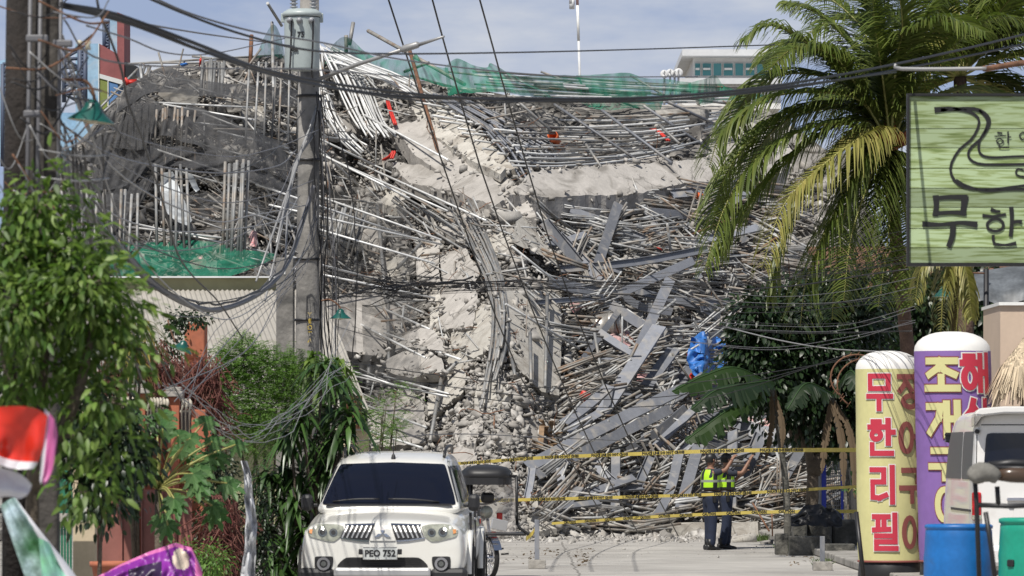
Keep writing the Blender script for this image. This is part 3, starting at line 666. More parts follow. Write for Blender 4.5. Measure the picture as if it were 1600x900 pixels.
net('shade_net', [(196, 135), (228, 118), (260, 104), (300, 122), (350, 130), (410, 134), (480, 142)], [(180, 180), (228, 148), (262, 144), (300, 150), (350, 152), (410, 160), (482, 170)], 90, 12, 2.0, 2.2, .14, 'blacknet',
    'black net with a peaked top spread over the left skyline', 'shade net', 'black nets over the left half', 7)
net('shade_net', [(150, 200), (185, 150), (215, 138), (256, 168), (300, 166), (380, 196), (440, 222)], [(120, 250), (160, 256), (200, 228), (245, 210), (300, 226), (400, 262), (470, 292)], 100, 24, 2.1, 2.3, .3, 'blacknet',
    'large black net draped in deep folds below the left skyline', 'shade net', 'black nets over the left half', 8, fs=8)
net('shade_net', [(196, 170), (205, 165), (228, 160), (250, 168)], [(175, 228), (200, 232), (225, 232), (240, 205)], 40, 16, 2.4, 2.6, .3, 'blacknet',
    'narrow black net gathered in tight vertical folds behind the green lamp', 'shade net', 'black nets over the left half', 9, fs=6)
net('shade_net', [(96, 236), (160, 234), (232, 230), (300, 230), (380, 250), (470, 292)], [(100, 320), (150, 300), (200, 290), (245, 262), (330, 268), (460, 306)], 100, 20, 2.1, 2.4, .26, 'blacknet',
    'long black net sagging level across the left side above the upright pipes', 'shade net', 'black nets over the left half', 10, fs=6)
net('shade_net', [(120, 300), (170, 295), (220, 280), (250, 262)], [(128, 392), (170, 386), (200, 350), (222, 318)], 50, 24, 2.2, 2.4, .2, 'blacknet',
    'torn black net hanging behind the leafy tree', 'shade net', 'black nets over the left half', 11, fs=6)
M['veil'] = mat('thin_grey_net', (.08, .08, .08), .85, alpha=.26)
net('shade_net', [(496, 300), (540, 290), (585, 300), (640, 330)], [(500, 560), (560, 600), (610, 660), (662, 692)], 60, 40, 2.3, 2.4, .22, 'veil',
    'thin grey net veil hanging over the wreck right of the transformer pole', 'shade net', 'black nets over the left half', 12, fs=4)
net('shade_net', [(250, 300), (320, 300), (400, 310), (440, 330)], [(250, 345), (330, 350), (400, 360), (440, 392)], 60, 20, 2.1, 2.2, .2, 'veil',
    'thin grey net veil hanging left of the transformer pole', 'shade net', 'black nets over the left half', 13, fs=4)
def cloth(name, cx, cy, w_, h_, m_, label, cat, seed, lift=1.0, amp=.18):
    n_ = 26; P_ = []
    for i in range(n_):
        row = []
        for j in range(n_):
            u, v = i/(n_-1)*2-1, j/(n_-1)*2-1; rr_ = 1+.35*noise.noise(Vector((math.atan2(v, u)*1.2, seed, 0)))
            k = max(abs(u), abs(v)); L_ = math.hypot(u, v) or 1; u2, v2 = u*k/L_*rr_, v*k/L_*rr_
            px, py = cx+u2*w_/2, cy+v2*h_/2; p = sp(px, min(py, 828), lift+.2*(1-k))
            p.z = max(.05, p.z); q = p*2.6; f_ = abs(noise.noise(q+Vector((seed, 0, 0))))*2+noise.noise(p*7)*.5
            row.append(p+Vector((0, -amp*f_, amp*.6*noise.noise(q+Vector((0, 9, 0))))))
        P_.append(row)
    g = MB(); g.grid(P_, smooth=True); return tag(g.build(name, M[m_]), label, cat)
cloth('tarpaulin', 1104, 556, 62, 70, 'bluetarp', 'crumpled blue tarpaulin caught on steel beams beside the dark tree', 'tarpaulin', 1, 2.7, .26)
cloth('tarpaulin', 1126, 574, 50, 30, 'bluetarp', 'small flap of blue tarpaulin reaching into the dark tree', 'tarpaulin', 2, 2.8, .2)
cloth('rag', 968, 530, 42, 26, 'pinkcloth', 'pink patterned rag on the rubble beside the steel drum', 'rag', 3)
cloth('rag', 904, 478, 26, 18, 'pinkcloth', 'pale pink rag near the left edge of the steel tangle', 'rag', 4)
cloth('rag', 1010, 592, 34, 14, 'pinkcloth', 'pink rag under the bent steel beams below the drum', 'rag', 5)
cloth('rag', 310, 412, 26, 18, 'pinkcloth', 'pink rag behind the small green net', 'rag', 6, 1.2)
cloth('rag', 396, 372, 12, 24, 'pinkcloth', 'pink rag hanging beside the upright pipes', 'rag', 7, 1.4)
cloth('rag', 1180, 668, 60, 30, 'pinkcloth', 'pale pink sheet among the beams under the banana leaves', 'rag', 8, .9)
def patch(name, pts, lift, thick, m_, label, cat):
    return slab(pts, lift, thick, label, m_, D1, hash(label) % 97 if False else len(label), 1.2, name, cat)
M['tin'] = mat('tin_sheet', (.34, .35, .35), .45, .4, var=.15, vscale=2, dirt=((.25, .2, .15), .3, 2))
M['palewall'] = mat('pale_painted_sheet', (.5, .53, .55), .7, var=.1, vscale=2)
patch('metal_sheet', [(252, 270), (270, 268), (300, 345), (292, 352), (268, 340), (250, 320)], 1.5, .03, 'palewall', 'bluish white sheet standing between the upright pipes at left', 'sheet')
patch('metal_sheet', [(288, 270), (300, 272), (312, 296), (306, 300)], 1.5, .03, 'palewall', 'small pale sheet hanging from the rail above the green net', 'sheet')
patch('plywood_sheet', [(252, 140), (300, 138), (310, 152), (306, 166), (262, 160), (246, 148)], 1.2, .05, 'slab_tan', 'pale tan wall piece seen through the black net', 'wall piece')
patch('plywood_sheet', [(352, 156), (376, 160), (378, 172), (356, 176)], 1.2, .05, 'slab_tan', 'small tan wall piece right of the black net', 'wall piece')
# steel drum
t_ = thing('steel_drum', 'dented shiny steel drum lying on its side among beams and rags', 'drum', sp(948, 512, .9))
o = Vector(t_['_o']); ax = Vector((.8, -.25, .2)).normalized(); q_ = ax.to_track_quat('Z', 'Y').to_matrix()
g = MB(); prof = [(.02, -.45), (.33, -.45), (.35, -.43), (.34, -.15), (.36, -.13), (.34, -.11), (.34, .15), (.36, .17), (.34, .19), (.35, .43), (.33, .45), (.30, .42), (.30, -.4)]
g.lathe(prof, (0, 0, 0), 24); g.v = [tuple(q_ @ Vector(v)*(1-.1*max(0, noise.noise(Vector(v)*3)))+o) for v in g.v]
M['drum'] = mat('old_steel_drum', (.42, .40, .37), .4, .6, var=.25, vscale=4); g.build('drum_shell', M['drum'], t_)
g = MB(); g.lathe([(.33, .30), (.335, .33)], (0, 0, 0), 24); g.v = [tuple(q_ @ (Vector(v)*1.04)+o) for v in g.v]; g.build('rust_band', M['rust'], t_)
# orange pvc pipe end and red straps
t_ = thing('drain_pipe', 'short orange drain pipe end poking out below the sagging pipes', 'drain pipe', sp(876, 231, .8)); o = Vector(t_['_o'])
g = MB(); g.lathe([(.10, 0), (.10, .5), (.13, .52), (.13, .68), (.115, .68), (.09, .5), (.08, .1)], (0, 0, 0), 16); q_ = Vector((-.35, -1, .45)).normalized().to_track_quat('Z', 'Y').to_matrix()
g.v = [tuple(q_ @ Vector(v)+o) for v in g.v]; g.build('pipe_body', M['orange'], t_)
for pts, lab in [([(606, 158), (610, 172), (618, 194)], 'red ribbon strip hanging in the gap above the long sliding slab'), ([(616, 236), (610, 244), (600, 250)], 'red ribbon strip under the edge of the long sliding slab'),
                 ([(616, 238), (612, 248)], 'tiny red ribbon end under the edge of the long sliding slab'), ([(1016, 200), (1030, 206), (1045, 220)], 'red wire bundle in the sagging pipe rows')]:
    g = MB(); q = [sp(p[0], p[1], 1.1) for p in pts]; q = cr_pts(q, 8)
    for dx in (-.03, .02): g.tube([p+Vector((dx, 0, 0)) for p in q], .028, 5)
    tag(g.build('ribbon', M['red']), lab, 'ribbon')
# splintered wooden stack at the heap's foot
t_ = thing('wood_pile', 'splintered brown boards piled at the foot of the dusty ramp', 'wood pile', sp(858, 690, .6)); rr = random.Random(4)
for k in range(16):
    a = sp(rr.uniform(842, 868), rr.uniform(668, 705), rr.uniform(.4, 1.0)); d = Vector((rr.uniform(-.3, .5), rr.uniform(-.4, .3), rr.uniform(-.5, .45))).normalized()*rr.uniform(.25, .5)
    g = MB(); g.box((0, 0, 0), (d.length*2, .11, .022), rot=d.to_track_quat('X', 'Z').to_matrix()); g.v = [tuple(Vector(v)+a) for v in g.v]; g.build('board', M['wood'], t_)
# coloured scraps
for k, (px, py, m_, lab) in enumerate([(1094, 308, 'orange', 'small orange scrap near the end of the long pale slab'), (913, 620, 'red', 'flat red board under the lower left steel beams'), (1030, 388, 'red', 'small red scrap in the upper tangle'),
                                  (1078, 560, 'red', 'red plastic scrap left of the blue tarpaulin'), (1084, 592, 'red', 'red plastic scrap below the blue tarpaulin'), (200, 118, 'red', 'red plastic scrap at the left end of the skyline'),
                                  (205, 128, 'red', 'lower red plastic scrap at the left end of the skyline'), (312, 98, 'red', 'red cloth scrap on the top edge of the left skyline'), (288, 100, 'bluetarp', 'blue cloth scrap on the top edge of the left skyline')]):
    o = chunks('plastic_scrap', [(sp(px, max(py, topy(px)+1), 1.5), .13)], M[m_], 300+k); me = o.data
    c_ = np.array([v.co[:] for v in me.vertices]); m0 = c_.mean(0); me.vertices.foreach_set('co', (c_-m0).ravel().astype(np.float32)); o.location = m0.tolist(); tag(o, lab, 'scrap')
# ---------------------------------------------------------------- far buildings, mast, billboard
M['farwhite'] = mat('far_white_wall', (.74, .73, .70), .8, var=.06)
M['farroof'] = mat('far_roof', (.62, .63, .64), .6, var=.08, vscale=1)
M['tealglass'] = mat('teal_glass', (.07, .26, .27), .15, spec=.6)
Y0 = 190; t = thing('rooftop_building', 'white upper storey with teal windows behind the green nets', 'building', at(1150, 704, Y0))
def pbox(x0, y0, x1, y1, Y, dep, name, m_, par, bev=0):     # box whose front face covers pixels at Y
    a, b = at(x0, y0, Y), at(x1, y1, Y); g = MB(); g.box(((a.x+b.x)/2, Y+dep/2, (a.z+b.z)/2), (abs(b.x-a.x), dep, abs(a.z-b.z)), bev=bev); return g.build(name, M[m_] if isinstance(m_, str) else m_, par)
pbox(1083, 86, 1216, 720, Y0, 9, 'wall', 'farwhite', t)
pbox(1066, 77, 1226, 87, Y0-1.0, 11, 'roof', 'farroof', t)
pbox(1060, 122, 1222, 131, Y0-2.2, 2.2, 'ledge', 'farroof', t)
pbox(1066, 131, 1220, 170, Y0-1.8, 1.8, 'parapet', 'farwhite', t)
for k, (a, b) in enumerate([(1085, 1095), (1097, 1112), (1114, 1128), (1130, 1146), (1148, 1162), (1164, 1180), (1182, 1197), (1199, 1215)]):
    f_ = pbox(a, 98, b, 119, Y0-.06, .06, 'window', 'farwhite', t); pbox(a+1, 99, b-1, 118, Y0-.09, .03, 'pane', 'tealglass', f_)
    if k in (0, 1, 3, 5, 7): pbox(a+2, 106, b-2, 109, Y0-.35, .2, 'open_sash', 'farwhite', f_)
for k, (cx, r_) in enumerate([(1038, 6.5), (1047, 6), (1054, 5.5), (1060, 7)]):
    p = at(cx, 116-(k % 2)*2, 182); t = thing('satellite_dish', ['leftmost', 'second', 'third', 'rightmost'][k]+' of the four grey satellite dishes on the skyline', 'satellite dish', p, 'satellite dishes on the skyline'); rr_ = r_*182/F
    g = MB(); g.lathe([(.02, .0), (rr_*.6, -.03), (rr_, -.10), (rr_, -.13), (.02, -.05)], p, 16, 'Y'); g.build('dish', M['farroof'], t)
    g = MB(); g.tube([p, p+Vector((0, .1, -1.3))], .04, 5); g.tube([p, p+Vector((0, -.5, .1))], .02, 4); g.build('mast', M['farroof'], t)
M['mast'] = mat('mast_paint', (.55, .36, .34), .6, var=.05); Ym = 260; b_, t2 = at(906, 120, Ym), at(901, -40, Ym)
t = thing('radio_mast', 'thin red and white radio mast rising behind the green nets', 'mast', at(906, 700, Ym)); g = MB(); g.tube([at(906.5, 700, Ym), b_, lerp(b_, t2, .35)], .07, 5); g.build('mast_section', M['farroof'], t)
g = MB(); g.tube([lerp(b_, t2, .35), lerp(b_, t2, .7)], .075, 5); g.build('mast_section', M['white'], t); g = MB(); g.tube([lerp(b_, t2, .7), t2], .08, 5); g.build('mast_section', M['mast'], t)
for k in range(3):
    g = MB(); g.lathe([(.0, -.3), (.14, -.3), (.14, .3), (.0, .3)], lerp(b_, t2, .72+k*.05)+Vector((-.28, 0, 0)), 8); g.build('antenna', M['farroof'], t)
# painted theatre-like billboard building at the far left
M['bill_blue'] = mat('sky_blue_paint', (.22, .38, .55), .75, var=.14, vscale=1.5, col2=(.30, .46, .60), dirt=((.45, .5, .55), .3, 1.2)); M['bill_red'] = mat('maroon_paint', (.27, .09, .09), .8, var=.12, vscale=1.2)
M['bill_green'] = mat('olive_paint', (.19, .23, .06), .8, var=.12); M['bill_blue2'] = mat('mid_blue_paint', (.09, .2, .4), .8, var=.12); M['bill_white'] = mat('white_line_paint', (.6, .62, .62), .8)
Yb = 150; t = thing('painted_building', 'blue building with maroon, olive and blue painted panels at the far left', 'building', at(150, 704, Yb))
def ppoly(name, pts, Y, dep, m_, par):
    g = MB(); P_ = [at(*p, Y) for p in pts]; bm = bmesh.new(); f = bm.faces.new([bm.verts.new(p) for p in P_]); r_ = bmesh.ops.extrude_face_region(bm, geom=[f])
    bmesh.ops.translate(bm, verts=[v for v in r_['geom'] if isinstance(v, bmesh.types.BMVert)], vec=(0, dep, 0)); bmesh.ops.recalc_face_normals(bm, faces=bm.faces[:]); bm.verts.index_update()
    g.add([v.co.copy() for v in bm.verts], [[v.index for v in f.verts] for f in bm.faces]); bm.free(); return g.build(name, M[m_] if isinstance(m_, str) else m_, par)
ppoly('wall', [(118, 68), (154, 68), (154, 260), (118, 260)], Yb, 3, 'bill_blue', t)
ppoly('tower', [(172, 30), (183, 19), (183, 90), (172, 84)], Yb+.3, 3, 'bill_blue', t)
ppoly('tower', [(0, 95), (16, 90), (18, 250), (0, 250)], Yb+.3, 3, 'bill_blue', t)
ppoly('red_panel', [(155, 68), (183, 84), (183, 19), (194, 24), (194, 126), (155, 115)], Yb, 2.4, 'bill_red', t)
ppoly('white_line', [(155, 115), (194, 126), (194, 133), (155, 122)], Yb-.03, 2.4, 'bill_white', t)
ppoly('green_panel', [(156, 122), (168, 127), (168, 166), (156, 175)], Yb, 2.4, 'bill_green', t)
ppoly('blue_panel', [(169, 128), (184, 131), (184, 150), (169, 164)], Yb, 2.4, 'bill_blue2', t)
ppoly('white_line', [(168, 126), (169.5, 126), (169.5, 166), (168, 166)], Yb-.05, .5, 'bill_white', t)
ppoly('white_line', [(153.5, 68), (155, 68), (155, 176), (153.5, 176)], Yb-.05, .5, 'bill_white', t)
ppoly('lower_wall', [(60, 176), (190, 176), (190, 480), (60, 480)], Yb+1, 3, 'bill_blue', t)
M['truss'] = mat('blue_grey_steel', (.07, .09, .14), .6)
def truss(x0, x1, y0, y1, Y, lab, seg=9):
    t = thing('steel_truss', lab, 'truss', at((x0+x1)/2, y1, Y)); g = MB()
    for x in (x0, x1): g.tube([at(x, y0, Y), at(x, y1, Y)], .07, 5)
    g.build('post', M['truss'], t); g = MB()
    for i in range(seg):
        a, b = lerp(y0, y1, i/seg), lerp(y0, y1, (i+1)/seg); g.tube([at(x0, a, Y), at(x1, a, Y)], .05, 4); g.tube([at(x0 if i % 2 else x1, a, Y), at(x1 if i % 2 else x0, b, Y)], .04, 4)
    g.build('lattice', M['truss'], t)
truss(163, 173, 34, 80, 151, 'narrow steel lattice bracing the tall end of the painted building', 5)
truss(125, 133, 74, 170, 148, 'tall dark steel lattice in front of the blue wall', 9)
truss(100, 124, 78, 160, 148.5, 'wide dark steel lattice behind the left utility pole', 6)
truss(4, 14, 100, 260, 148, 'steel lattice at the left edge behind the utility pole', 9)
ppoly('dark_gable', [(196, 96), (215, 104), (213, 118), (196, 118)], 149, 2, 'darkmetal', t)

# ---------------------------------------------------------------- house with corrugated roof at left
M['olive'] = mat('olive_plaster', (.30, .29, .17), .85, var=.12, vscale=1, dirt=((.2, .19, .12), .3, 1.2)); M['corr'] = mat('cream_corrugated_sheet', (.34, .32, .285), .7, var=.08, vscale=.8, dirt=((.26, .235, .20), .3, .9))
t = thing('corrugated_roof_house', 'low building with cream corrugated roof and olive parapet behind the orange pillars', 'house', at(320, 704, 90))
a, b = at(40, 454, 92), at(500, 452, 92); n_ = 600; P_ = []
for i in range(n_+1):
    x = lerp(a.x, b.x, i/n_); wv = .013*math.sin(i/n_*6.283*60); P_.append([Vector((x, 91.8, a.z+wv)), Vector((x+.55, 88, a.z-1.05+wv)), Vector((x+1.1, 84, a.z-2.2+wv))])
g = MB(); g.grid(P_); g.build('roof', M['corr'], t)
pbox(150, 433, 452, 453, 91.9, .35, 'parapet', 'olive', t); pbox(148, 431.5, 454, 434, 91.75, .6, 'coping', 'farroof', t)
g = MB(); x0, x1 = at(120, 0, 84.4).x, at(480, 0, 84.4).x; g.box(((x0+x1)/2, 88.4, 1.05), (x1-x0, 7.4, 2.1)); g.build('wall', M['olive'], t)

# ---------------------------------------------------------------- street front at left: orange pillars, grilles, gates
M['terra'] = mat('terracotta_paint', (.40, .13, .07), .8, var=.12, vscale=3, dirt=((.22, .10, .07), .3, 2.5)); M['cap'] = mat('grey_capstone', (.33, .31, .28), .9, var=.2, vscale=5)
M['cream'] = mat('cream_wall', (.52, .43, .30), .85, var=.08, vscale=3, dirt=((.38, .31, .22), .3, 3)); M['gate'] = mat('faded_red_sheet', (.27, .105, .085), .6, var=.15, vscale=1.5, dirt=((.18, .07, .05), .35, 2))
M['grille'] = mat('ivory_balusters', (.5, .46, .38), .8, var=.15); M['blind'] = mat('grey_blinds', (.2, .21, .22), .8, var=.2, vscale=6)
Yp = 57
def pillar(x0, x1, y0, lab, capw=4, cap=True):
    t = thing('brick_pillar', lab, 'pillar', at((x0+x1)/2, 704+EYE*F/Yp, Yp)); a = at(x0, y0, Yp); b = at(x1, 704+EYE*F/Yp, Yp)
    g = MB(); g.box(((a.x+b.x)/2, Yp+.09, a.z/2), (b.x-a.x, .18, a.z), bev=.008)
    for z in (.75, 1.3): g.box(((a.x+b.x)/2, Yp+.09, z), (b.x-a.x+.012, .192, .03))
    g.build('shaft', M['terra'], t)
    if cap:
        g = MB(); g.box(((a.x+b.x)/2, Yp+.09, a.z+.03), (b.x-a.x+capw*2*Yp/F, .30, .06), bev=.01); g.box(((a.x+b.x)/2, Yp+.09, a.z+.085), (b.x-a.x+capw*Yp/F, .24, .05), bev=.01); g.build('capital', M['cap'], t)
pillar(208, 227, 615, 'terracotta pillar with grey capital, leftmost of the row behind the papaya', 9)
pillar(262, 280, 620, 'terracotta pillar with grey capital between two grilled windows', 6)
pillar(299, 321, 640, 'terracotta pillar at the right end of the row beside the red vines', 3, False)
t = thing('chimney_block', 'tall orange wall block rising out of the red vines', 'wall block', at(304, 704, 66)); pbox(288, 503, 320, 560, 66, .6, 'block', 'terra', t, .02); pbox(288, 560, 320, 900, 66.02, .5, 'base', 'terra', t)
def grille(x0, x1, y0, y1, lab):
    t = thing('grilled_window', lab, 'window', at((x0+x1)/2, y1, Yp+.05)); pbox(x0, y0+18, x1, y1, Yp+.16, .05, 'blind', 'blind', t)
    pbox(x0-1, y1, x1+1, y1+3, Yp, .2, 'sill', 'grille', t); n_ = max(3, int((x1-x0)/4.2))
    for i in range(n_):
        x = lerp(x0+2, x1-2, i/(n_-1)); a, b = at(x, y0, Yp-.02), at(x, y0+17, Yp-.02); g = MB()
        g.tube([a, a+Vector((.015, -.03, -.03)), lerp(a, b, .5)+Vector((.02, -.05, 0)), b+Vector((0, -.01, 0)), at(x, y1, Yp+.06)], [.012, .018, .018, .010, .005], 6); g.build('baluster', M['grille'], t)
    pbox(x0-1, y0+17, x1+1, y0+20, Yp-.02, .06, 'frame', 'grille', t)
grille(165, 208, 620, 668, 'grilled window with ivory balusters left of the leftmost terracotta pillar')
grille(229, 262, 622, 676, 'grilled window with ivory balusters between the terracotta pillars')
grille(282, 298, 624, 680, 'narrow grilled window beside the rightmost terracotta pillar')
t = thing('house_wall', 'shaded plaster wall running behind the terracotta pillars', 'wall', at(230, 704, Yp+.5)); g = MB(); a, b = at(120, 690, Yp+.4), at(330, 900, Yp+.4); g.box(((a.x+b.x)/2, Yp+.5, 1.05), (b.x-a.x, .2, 2.1)); g.build('wall', M['terra'], t)
t = thing('sheet_gate', 'faded red sheet metal gate between the cream pillar and terracotta pillars', 'gate', at(220, 954, Yp-.2))
for k, (x0, x1) in enumerate([(150, 218), (220, 276)]):
    gt = pbox(x0, 765, x1, 952, Yp-.25, .03, 'gate_leaf', 'gate', t)
    for x in (x0+1, x1-1, (x0+x1)/2+6): pbox(x-1, 764, x+1, 952, Yp-.285, .03, 'rail', 'gate', gt)
pbox(277, 764, 300, 952, Yp-.25, .03, 'side_leaf', 'gate', t)
t = thing('gate_post', 'cream plastered gate post left of the red gate', 'gate post', at(130, 954, 52)); pbox(114, 770, 149, 980, 52, .24, 'post', 'cream', t, .012); pbox(111, 640, 146, 771, 52.3, .2, 'upper_post', 'cream', t, .01)
pbox(124, 798, 137, 815, 51.99, .01, 'number_plate', 'cap', t)
M['greenpaint'] = mat('green_gate_paint', (.02, .14, .08), .5, var=.15)
t = thing('green_gate', 'green slatted gate left of the cream gate post', 'gate', at(92, 954, 51.5))
for i in range(9): pbox(72+i*4.6, 800, 75.2+i*4.6, 985, 51.5, .03, 'slat', 'greenpaint', t)
pbox(72, 735, 113, 802, 51.55, .03, 'upper_sheet', 'greenpaint', t); pbox(72, 802, 114, 815, 51.42, .06, 'rail', 'cap', t)
t = thing('clay_pot', 'brown clay pot half hidden behind the purple banner', 'pot', at(178, 930, 44)); o = Vector(t['_o']); g = MB(); g.lathe([(.13, 0), (.17, .12), (.19, .24), (.21, .25), (.21, .29), (.18, .29), (.17, .1)], o, 20); g.build('pot', M['terra'], t)
t = thing('white_wrap', 'long strip of torn white sheeting hanging beside the shrubs', 'sheeting', at(392, 900, 50)); P_ = []
for i in range(14):
    row = []
    for j in range(40):
        u, v = i/13, j/39; x = lerp(376+6*v, 386+22*v, u)+6*math.sin(v*5)+3*noise.noise(Vector((v*6, u, 0))); y = lerp(720, 955, v)
        row.append(at(x, y, 50+.18*noise.noise(Vector((u*3, v*9, 2)))+.06*noise.noise(Vector((u*9, v*30, 2)))))
    P_.append(row)
g = MB(); g.grid(P_); M['wrap'] = mat('white_plastic_sheet', (.55, .56, .58), .45, var=.1); g.build('sheet', M['wrap'], t)
t = thing('tin_canopy', 'small grey tin canopy poking out of the leafy tree', 'canopy', at(150, 560, 54)); g = MB()
g.add([at(80, 545, 54), at(192, 562, 54.4), at(160, 543, 56.5), at(96, 532, 56)], [(0, 1, 2, 3)]); g.add([at(80, 549, 54), at(192, 565, 54.4), at(192, 562, 54.4), at(80, 545, 54)], [(0, 1, 2, 3)]); g.build('sheet', M['tin'], t)
# brown slatted fence and low wall seen behind the car's roof
t = thing('reed_fence', 'small rusty corrugated sheet standing above the low wall behind the car', 'sheet', at(554, 670, 74))
P_ = [[at(lerp(538, 566, i/60), 618, 74)+Vector((0, .02*math.sin(i*1.2), 0)), at(lerp(538, 566, i/60), 670, 74)+Vector((0, .02*math.sin(i*1.2), 0))] for i in range(61)]; g = MB(); g.grid(P_); g.build('sheet', M['rust'], t)
t = thing('low_wall', 'pale low wall end behind the car beside the small shrub', 'wall', at(550, 860, 74.3)); pbox(536, 672, 576, 860, 74.3, .3, 'wall', 'cream', t, .02); pbox(532, 666, 578, 673, 74.2, .4, 'coping', 'cap', t, .02)

# ---------------------------------------------------------------- right background: shaded houses, beige wall, awning, thatch
M['shedwall'] = mat('shade_dark_wall', (.05, .05, .048), .9, var=.3, vscale=1.5); M['beige'] = mat('beige_wall', (.55, .43, .33), .85, var=.04); M['awning'] = mat('grey_awning', (.10, .11, .12), .5, var=.3, vscale=3)  # shedwall: the house's shade is put into this dark wall colour
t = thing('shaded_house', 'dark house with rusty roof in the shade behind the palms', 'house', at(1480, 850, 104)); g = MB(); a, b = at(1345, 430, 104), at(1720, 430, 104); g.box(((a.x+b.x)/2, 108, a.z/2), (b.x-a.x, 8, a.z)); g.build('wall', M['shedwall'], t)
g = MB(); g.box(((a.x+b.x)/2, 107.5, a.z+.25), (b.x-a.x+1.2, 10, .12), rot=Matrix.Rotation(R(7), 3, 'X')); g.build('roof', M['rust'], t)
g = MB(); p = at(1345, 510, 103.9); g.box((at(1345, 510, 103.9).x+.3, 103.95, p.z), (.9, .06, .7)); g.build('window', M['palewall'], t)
t = thing('back_building', 'grey concrete building edge behind the palm fronds', 'building', at(1290, 800, 128)); g = MB(); a, b = at(1240, 240, 128), at(1345, 240, 128); g.box(((a.x+b.x)/2, 131, a.z/2), (b.x-a.x, 6, a.z)); g.build('wall', M['slab'], t)
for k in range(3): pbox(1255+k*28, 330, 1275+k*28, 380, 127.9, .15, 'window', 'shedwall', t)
t = thing('awning', 'bulging grey awning under the green sign', 'awning', at(1560, 470, 76)); P_ = []
for i in range(30):
    row = []
    for j in range(12):
        u, v = i/29, j/11; x = lerp(1522, 1680, u); y = 414+60*v-6*math.sin(u*math.pi)*(1-v)-8*math.sin(u*3.14*5)*v*.6; row.append(at(x, y+(1-u)*12*(1-v), 77.2-1.2*v-.3*math.sin(v*3.1)+.05*noise.noise(Vector((u*9, v*4, 1)))))
    P_.append(row)
g = MB(); g.grid(P_); g.build('cover', M['awning'], t)
for x in (1541, 1640): g = MB(); g.tube([at(x, 425, 76.3), at(x, 704+EYE*F/76.3, 76.3)], .035, 8); g.build('post', M['darkmetal'], t)
t = thing('beige_box_wall', 'plain beige wall block right of the purple balloon', 'wall', at(1590, 850, 69)); pbox(1563, 475, 1680, 960, 69, 2.5, 'wall', 'beige', t, .01); 
pbox(1561, 472, 1682, 477, 68.95, 2.6, 'coping', 'white', t)
M['thatch'] = mat('dry_thatch', (.50, .41, .29), .95, isl=.45)
t = thing('thatched_umbrella', 'dry straw thatched parasol right of the purple balloon', 'parasol', at(1600, 704+EYE*F/67.6, 67.6)); o = Vector(t['_o']); g = MB(); g.tube([o, o+Vector((0, 0, 2.9))], .05, 8); g.build('pole', M['wood'], t); g = MB(); rr = random.Random(9)
apex = at(1600, 528, 67.6)
for k in range(1500):
    an = rr.uniform(0, 6.283); s0 = rr.uniform(0, .55); R_ = .62; a = apex+Vector((math.cos(an)*R_*s0, math.sin(an)*R_*s0, -.75*s0)); ln_ = rr.uniform(.25, .5); ea = an+rr.uniform(-.12, .12)
    b = a+Vector((math.cos(ea)*ln_*.45, math.sin(ea)*ln_*.45, -ln_*rr.uniform(.75, 1.25))); s_ = Vector((-math.sin(an), math.cos(an), 0))*rr.uniform(.008, .02); g.add([a-s_, a+s_, b+s_*.4, b-s_*.4], [(0, 1, 2, 3)])
g.build('thatch', M['thatch'], t)
# blue post and wire fence panel by the dark tree
M['bluepaint'] = mat('blue_post_paint', (.02, .04, .36), .5)
t = thing('fence_panel', 'blue post with grey wire mesh panel behind the tree trunks', 'fence', at(1290, 840, 96)); pbox(1284, 690, 1291, 846, 96, .08, 'post', 'bluepaint', t); pbox(1276, 704, 1284, 846, 96.05, .06, 'side_post', 'tin', t)
g = MB()
for k in range(8): g.tube([at(1292+k*3, 700, 96.1), at(1292+k*3, 800, 96.1)], .006, 4)
for k in range(18): g.tube([at(1291, 700+k*5.6, 96.1), at(1314, 700+k*5.6, 96.1)], .006, 4)
g.build('wire_mesh', M['tin'], t); pbox(1314, 690, 1318, 846, 96, .06, 'post', 'bluepaint', t)
# ---------------------------------------------------------------- utility poles, transformer, lamps
M['polecon'] = mat('weathered_pole_concrete', (.23, .22, .205), .9, var=.2, vscale=2.5, bump=.3, bscale=14, dirt=((.09, .088, .085), .42, 1.6))
M['polewood2'] = mat('stained_grey_pole', (.062, .056, .05), .9, var=.3, vscale=3, bump=.4, bscale=20, dirt=((.04, .036, .032), .45, 2)); M['polewood'] = mat('dark_creosote_wood', (.018, .014, .012), .9, var=.3, vscale=3, bump=.6, bscale=30)
M['tranny'] = mat('transformer_paint', (.36, .41, .41), .4, var=.06, dirt=((.27, .30, .29), .3, 3)); M['ceramic'] = mat('grey_insulator', (.30, .31, .33), .25)
M['lampgreen'] = mat('teal_enamel', (.008, .075, .062), .35, var=.1); M['lampin'] = mat('cream_enamel', (.6, .55, .42), .4); M['conduit'] = mat('grey_conduit', (.3, .3, .3), .45, .3)
GZ = lambda Y: HY+EYE*F/Y
t = thing('utility_pole', 'tall round grey concrete utility pole carrying the transformer', 'utility pole', at(478, GZ(67), 67)); o = Vector(t['_o']); g = MB()
top = at(484, -60, 67); g.tube([o, lerp(o, top, .3), lerp(o, top, .6), top], [.175, .16, .145, .12], 20); g.build('pole_shaft', M['polecon'], t)
for y in (150, 250, 405, 500):
    r_ = .165; p = at(479+(500-y)*.01, y, 67); g = MB(); g.lathe([(r_-.02, -.015), (r_+.006, -.015), (r_+.006, .015), (r_-.02, .015)], p, 20); g.build('steel_band', M['darkmetal'], t)
M['yellowpaint'] = mat('faded_yellow_paint', (.5, .36, .05), .8, dirt=((.25, .24, .22), .45, 14))
